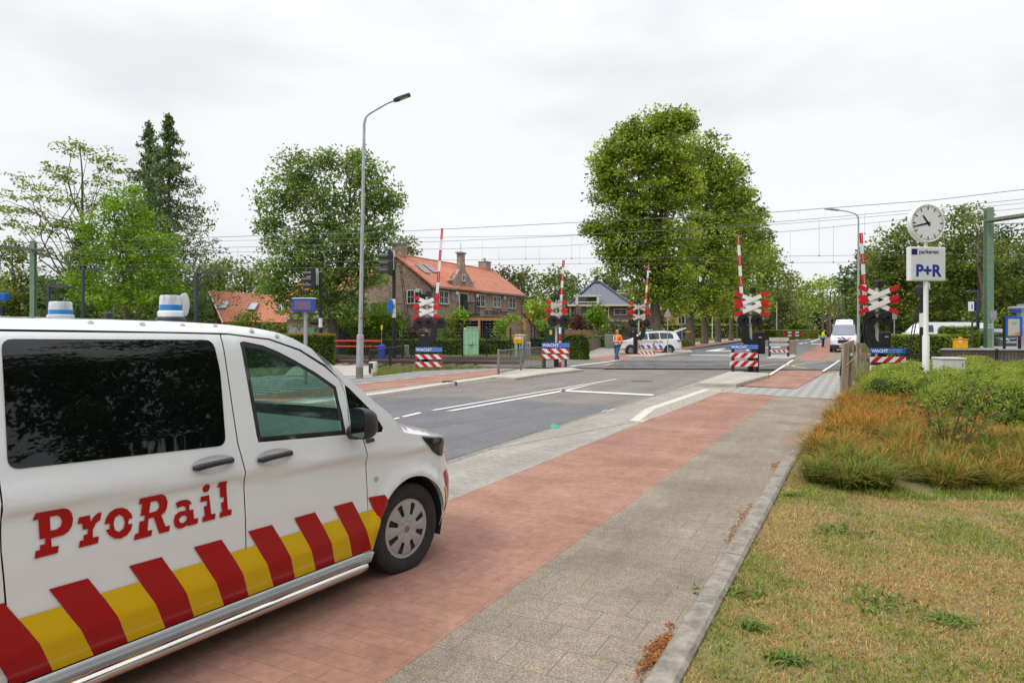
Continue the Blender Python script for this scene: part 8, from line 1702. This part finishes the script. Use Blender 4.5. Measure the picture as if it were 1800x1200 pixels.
# green mounded shrubs
def mound(name, label, cs, pal, size, nper, stems=True):
    t = thing(name, label, 'shrub', (cs[0][0], cs[0][1])); P = []; K = []; o = np.array((cs[0][0], cs[0][1], 0))
    for x, y, z, rx, ry, rz_ in cs:
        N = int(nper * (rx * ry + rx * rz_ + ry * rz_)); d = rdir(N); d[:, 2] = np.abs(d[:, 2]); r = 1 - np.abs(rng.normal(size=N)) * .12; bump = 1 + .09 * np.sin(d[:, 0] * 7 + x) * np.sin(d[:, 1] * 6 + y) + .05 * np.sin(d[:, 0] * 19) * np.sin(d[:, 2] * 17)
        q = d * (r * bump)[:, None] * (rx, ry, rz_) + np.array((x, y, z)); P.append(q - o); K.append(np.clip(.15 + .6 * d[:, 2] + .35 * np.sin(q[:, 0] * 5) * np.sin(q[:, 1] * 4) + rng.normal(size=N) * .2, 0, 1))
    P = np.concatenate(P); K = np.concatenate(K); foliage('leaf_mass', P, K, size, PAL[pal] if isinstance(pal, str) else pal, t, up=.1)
    n = len(P) // 14; idx = rng.choice(len(P), n); hi = idx[P[idx, 2] > .45]; tw = P[hi]; blades('shoot_tips', tw, .12, .012, [(.28, .38, .04), (.38, .46, .07)], .5, seg=2, parent=t)
    m = MB()
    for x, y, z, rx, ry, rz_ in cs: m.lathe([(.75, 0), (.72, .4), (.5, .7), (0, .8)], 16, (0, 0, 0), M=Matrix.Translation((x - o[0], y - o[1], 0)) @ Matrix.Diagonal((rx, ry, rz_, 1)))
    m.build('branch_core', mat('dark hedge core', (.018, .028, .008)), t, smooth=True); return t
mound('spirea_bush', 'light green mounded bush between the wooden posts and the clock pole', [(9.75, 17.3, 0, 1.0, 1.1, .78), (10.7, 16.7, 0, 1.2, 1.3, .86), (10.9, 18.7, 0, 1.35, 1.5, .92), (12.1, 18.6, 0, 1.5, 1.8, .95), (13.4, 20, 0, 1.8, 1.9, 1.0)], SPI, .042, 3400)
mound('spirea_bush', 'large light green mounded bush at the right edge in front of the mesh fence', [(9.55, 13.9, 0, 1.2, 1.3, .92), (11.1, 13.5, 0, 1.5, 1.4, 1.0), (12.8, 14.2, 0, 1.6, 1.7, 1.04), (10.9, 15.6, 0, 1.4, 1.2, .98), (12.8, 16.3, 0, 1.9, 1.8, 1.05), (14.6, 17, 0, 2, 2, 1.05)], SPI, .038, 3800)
# thin twiggy bush in front
tb = thing('twiggy_bush', 'sparse twiggy bush with thorny stems growing in the orange grass', 'shrub', gx(1680, 800)); bx_, by_ = gx(1680, 800); m = MB(); tips_ = []
for px, py in ((1625, 668), (1668, 662), (1702, 648), (1722, 655), (1748, 655), (1600, 700), (1770, 720), (1690, 690), (1735, 690), (1645, 720), (1585, 690), (1765, 708)):
    Yq = by_ + rng.uniform(-.5, .6); e = PP(px, py, Yq); e = (e[0] - bx_, e[1] - by_, e[2]); b = bend((rng.uniform(-.06, .06), rng.uniform(-.05, .05), .02), e, .02, 6, .05); m.tube(b, [.009, .008, .007, .006, .005, .004, .003], 5)
    for k_ in range(2, 7):
        tips_ += [np.array(b[k_]) + rng.normal(size=3) * .05 for _ in range(5)]
        if rng.random() < .6: q = np.array(b[k_]); e2 = q + rng.normal(size=3) * (.12, .1, .08) + (0, 0, .08); m.tube([tuple(q), tuple(e2)], [.004, .002], 4); tips_ += [e2 + rng.normal(size=3) * .03 for _ in range(4)]
m.build('stems', mat('reddish twig bark', (.13, .07, .06), .8, var=.3), tb, smooth=True); T_ = np.array(tips_); foliage('leaves', T_, rng.random(len(T_)), .07, [(.09, .17, .02), (.16, .26, .03), (.35, .22, .05)], tb, up=.3)
# weeds around posts and in the far verges
def verge(name, poly, n, h, w, pal): blades(name, zof(scatter(poly, n)), h, w, pal, .8, seg=2)
verge('left_verge_grass', gv[:1] + [gx(740, 651.6), gx(862, 646.6), gx(800, 646.6), gx(664, 646.5)], 9000, .16, .022, [(.25, .27, .05), (.16, .22, .04), (.36, .3, .1), (.2, .24, .04)])
fv_ = [(XX(600, 40.6), 40.6), (XX(980, 40.4), 39.9), (XX(985, 45), 44), (XX(960, 48), 47), (XX(600, 41.8), 42.4)]; verge('far_verge_grass', fv_, 22000, .17, .03, [(.33, .27, .08), (.4, .32, .12), (.2, .22, .05), (.28, .26, .07)])
verge('hedge_foot_grass', [gx(1005, 628), gx(1010, 622), gx(1035, 617), gx(1030, 622)], 2500, .25, .04, [(.25, .33, .04), (.16, .22, .03)])
verge('post_foot_grass', [gx(1498, 668), gx(1500, 635), gx(1560, 632), gx(1600, 660), gx(1530, 690)], 9000, .28, .02, [(.17, .23, .03), (.24, .26, .05), (.36, .28, .1)])
verge('ballast_weeds', band(31.7, 32.6, 17, 40), 5000, .3, .02, [(.17, .23, .03), (.3, .26, .06)])
verge('linden_foot_grass', [gx(1200, 604), gx(1340, 589), gx(1350, 587.5), gx(1240, 592), gx(1205, 598)], 14000, .25, .09, [(.2, .2, .04), (.15, .18, .035), (.26, .22, .07)])
verge('far_right_verge_grass', [gx(1496, 634), gx(1500, 606), gx(1502, 596), gx(1560, 606), gx(1640, 630), gx(1600, 640)], 12000, .2, .04, [(.2, .24, .04), (.15, .19, .03), (.28, .25, .07)])
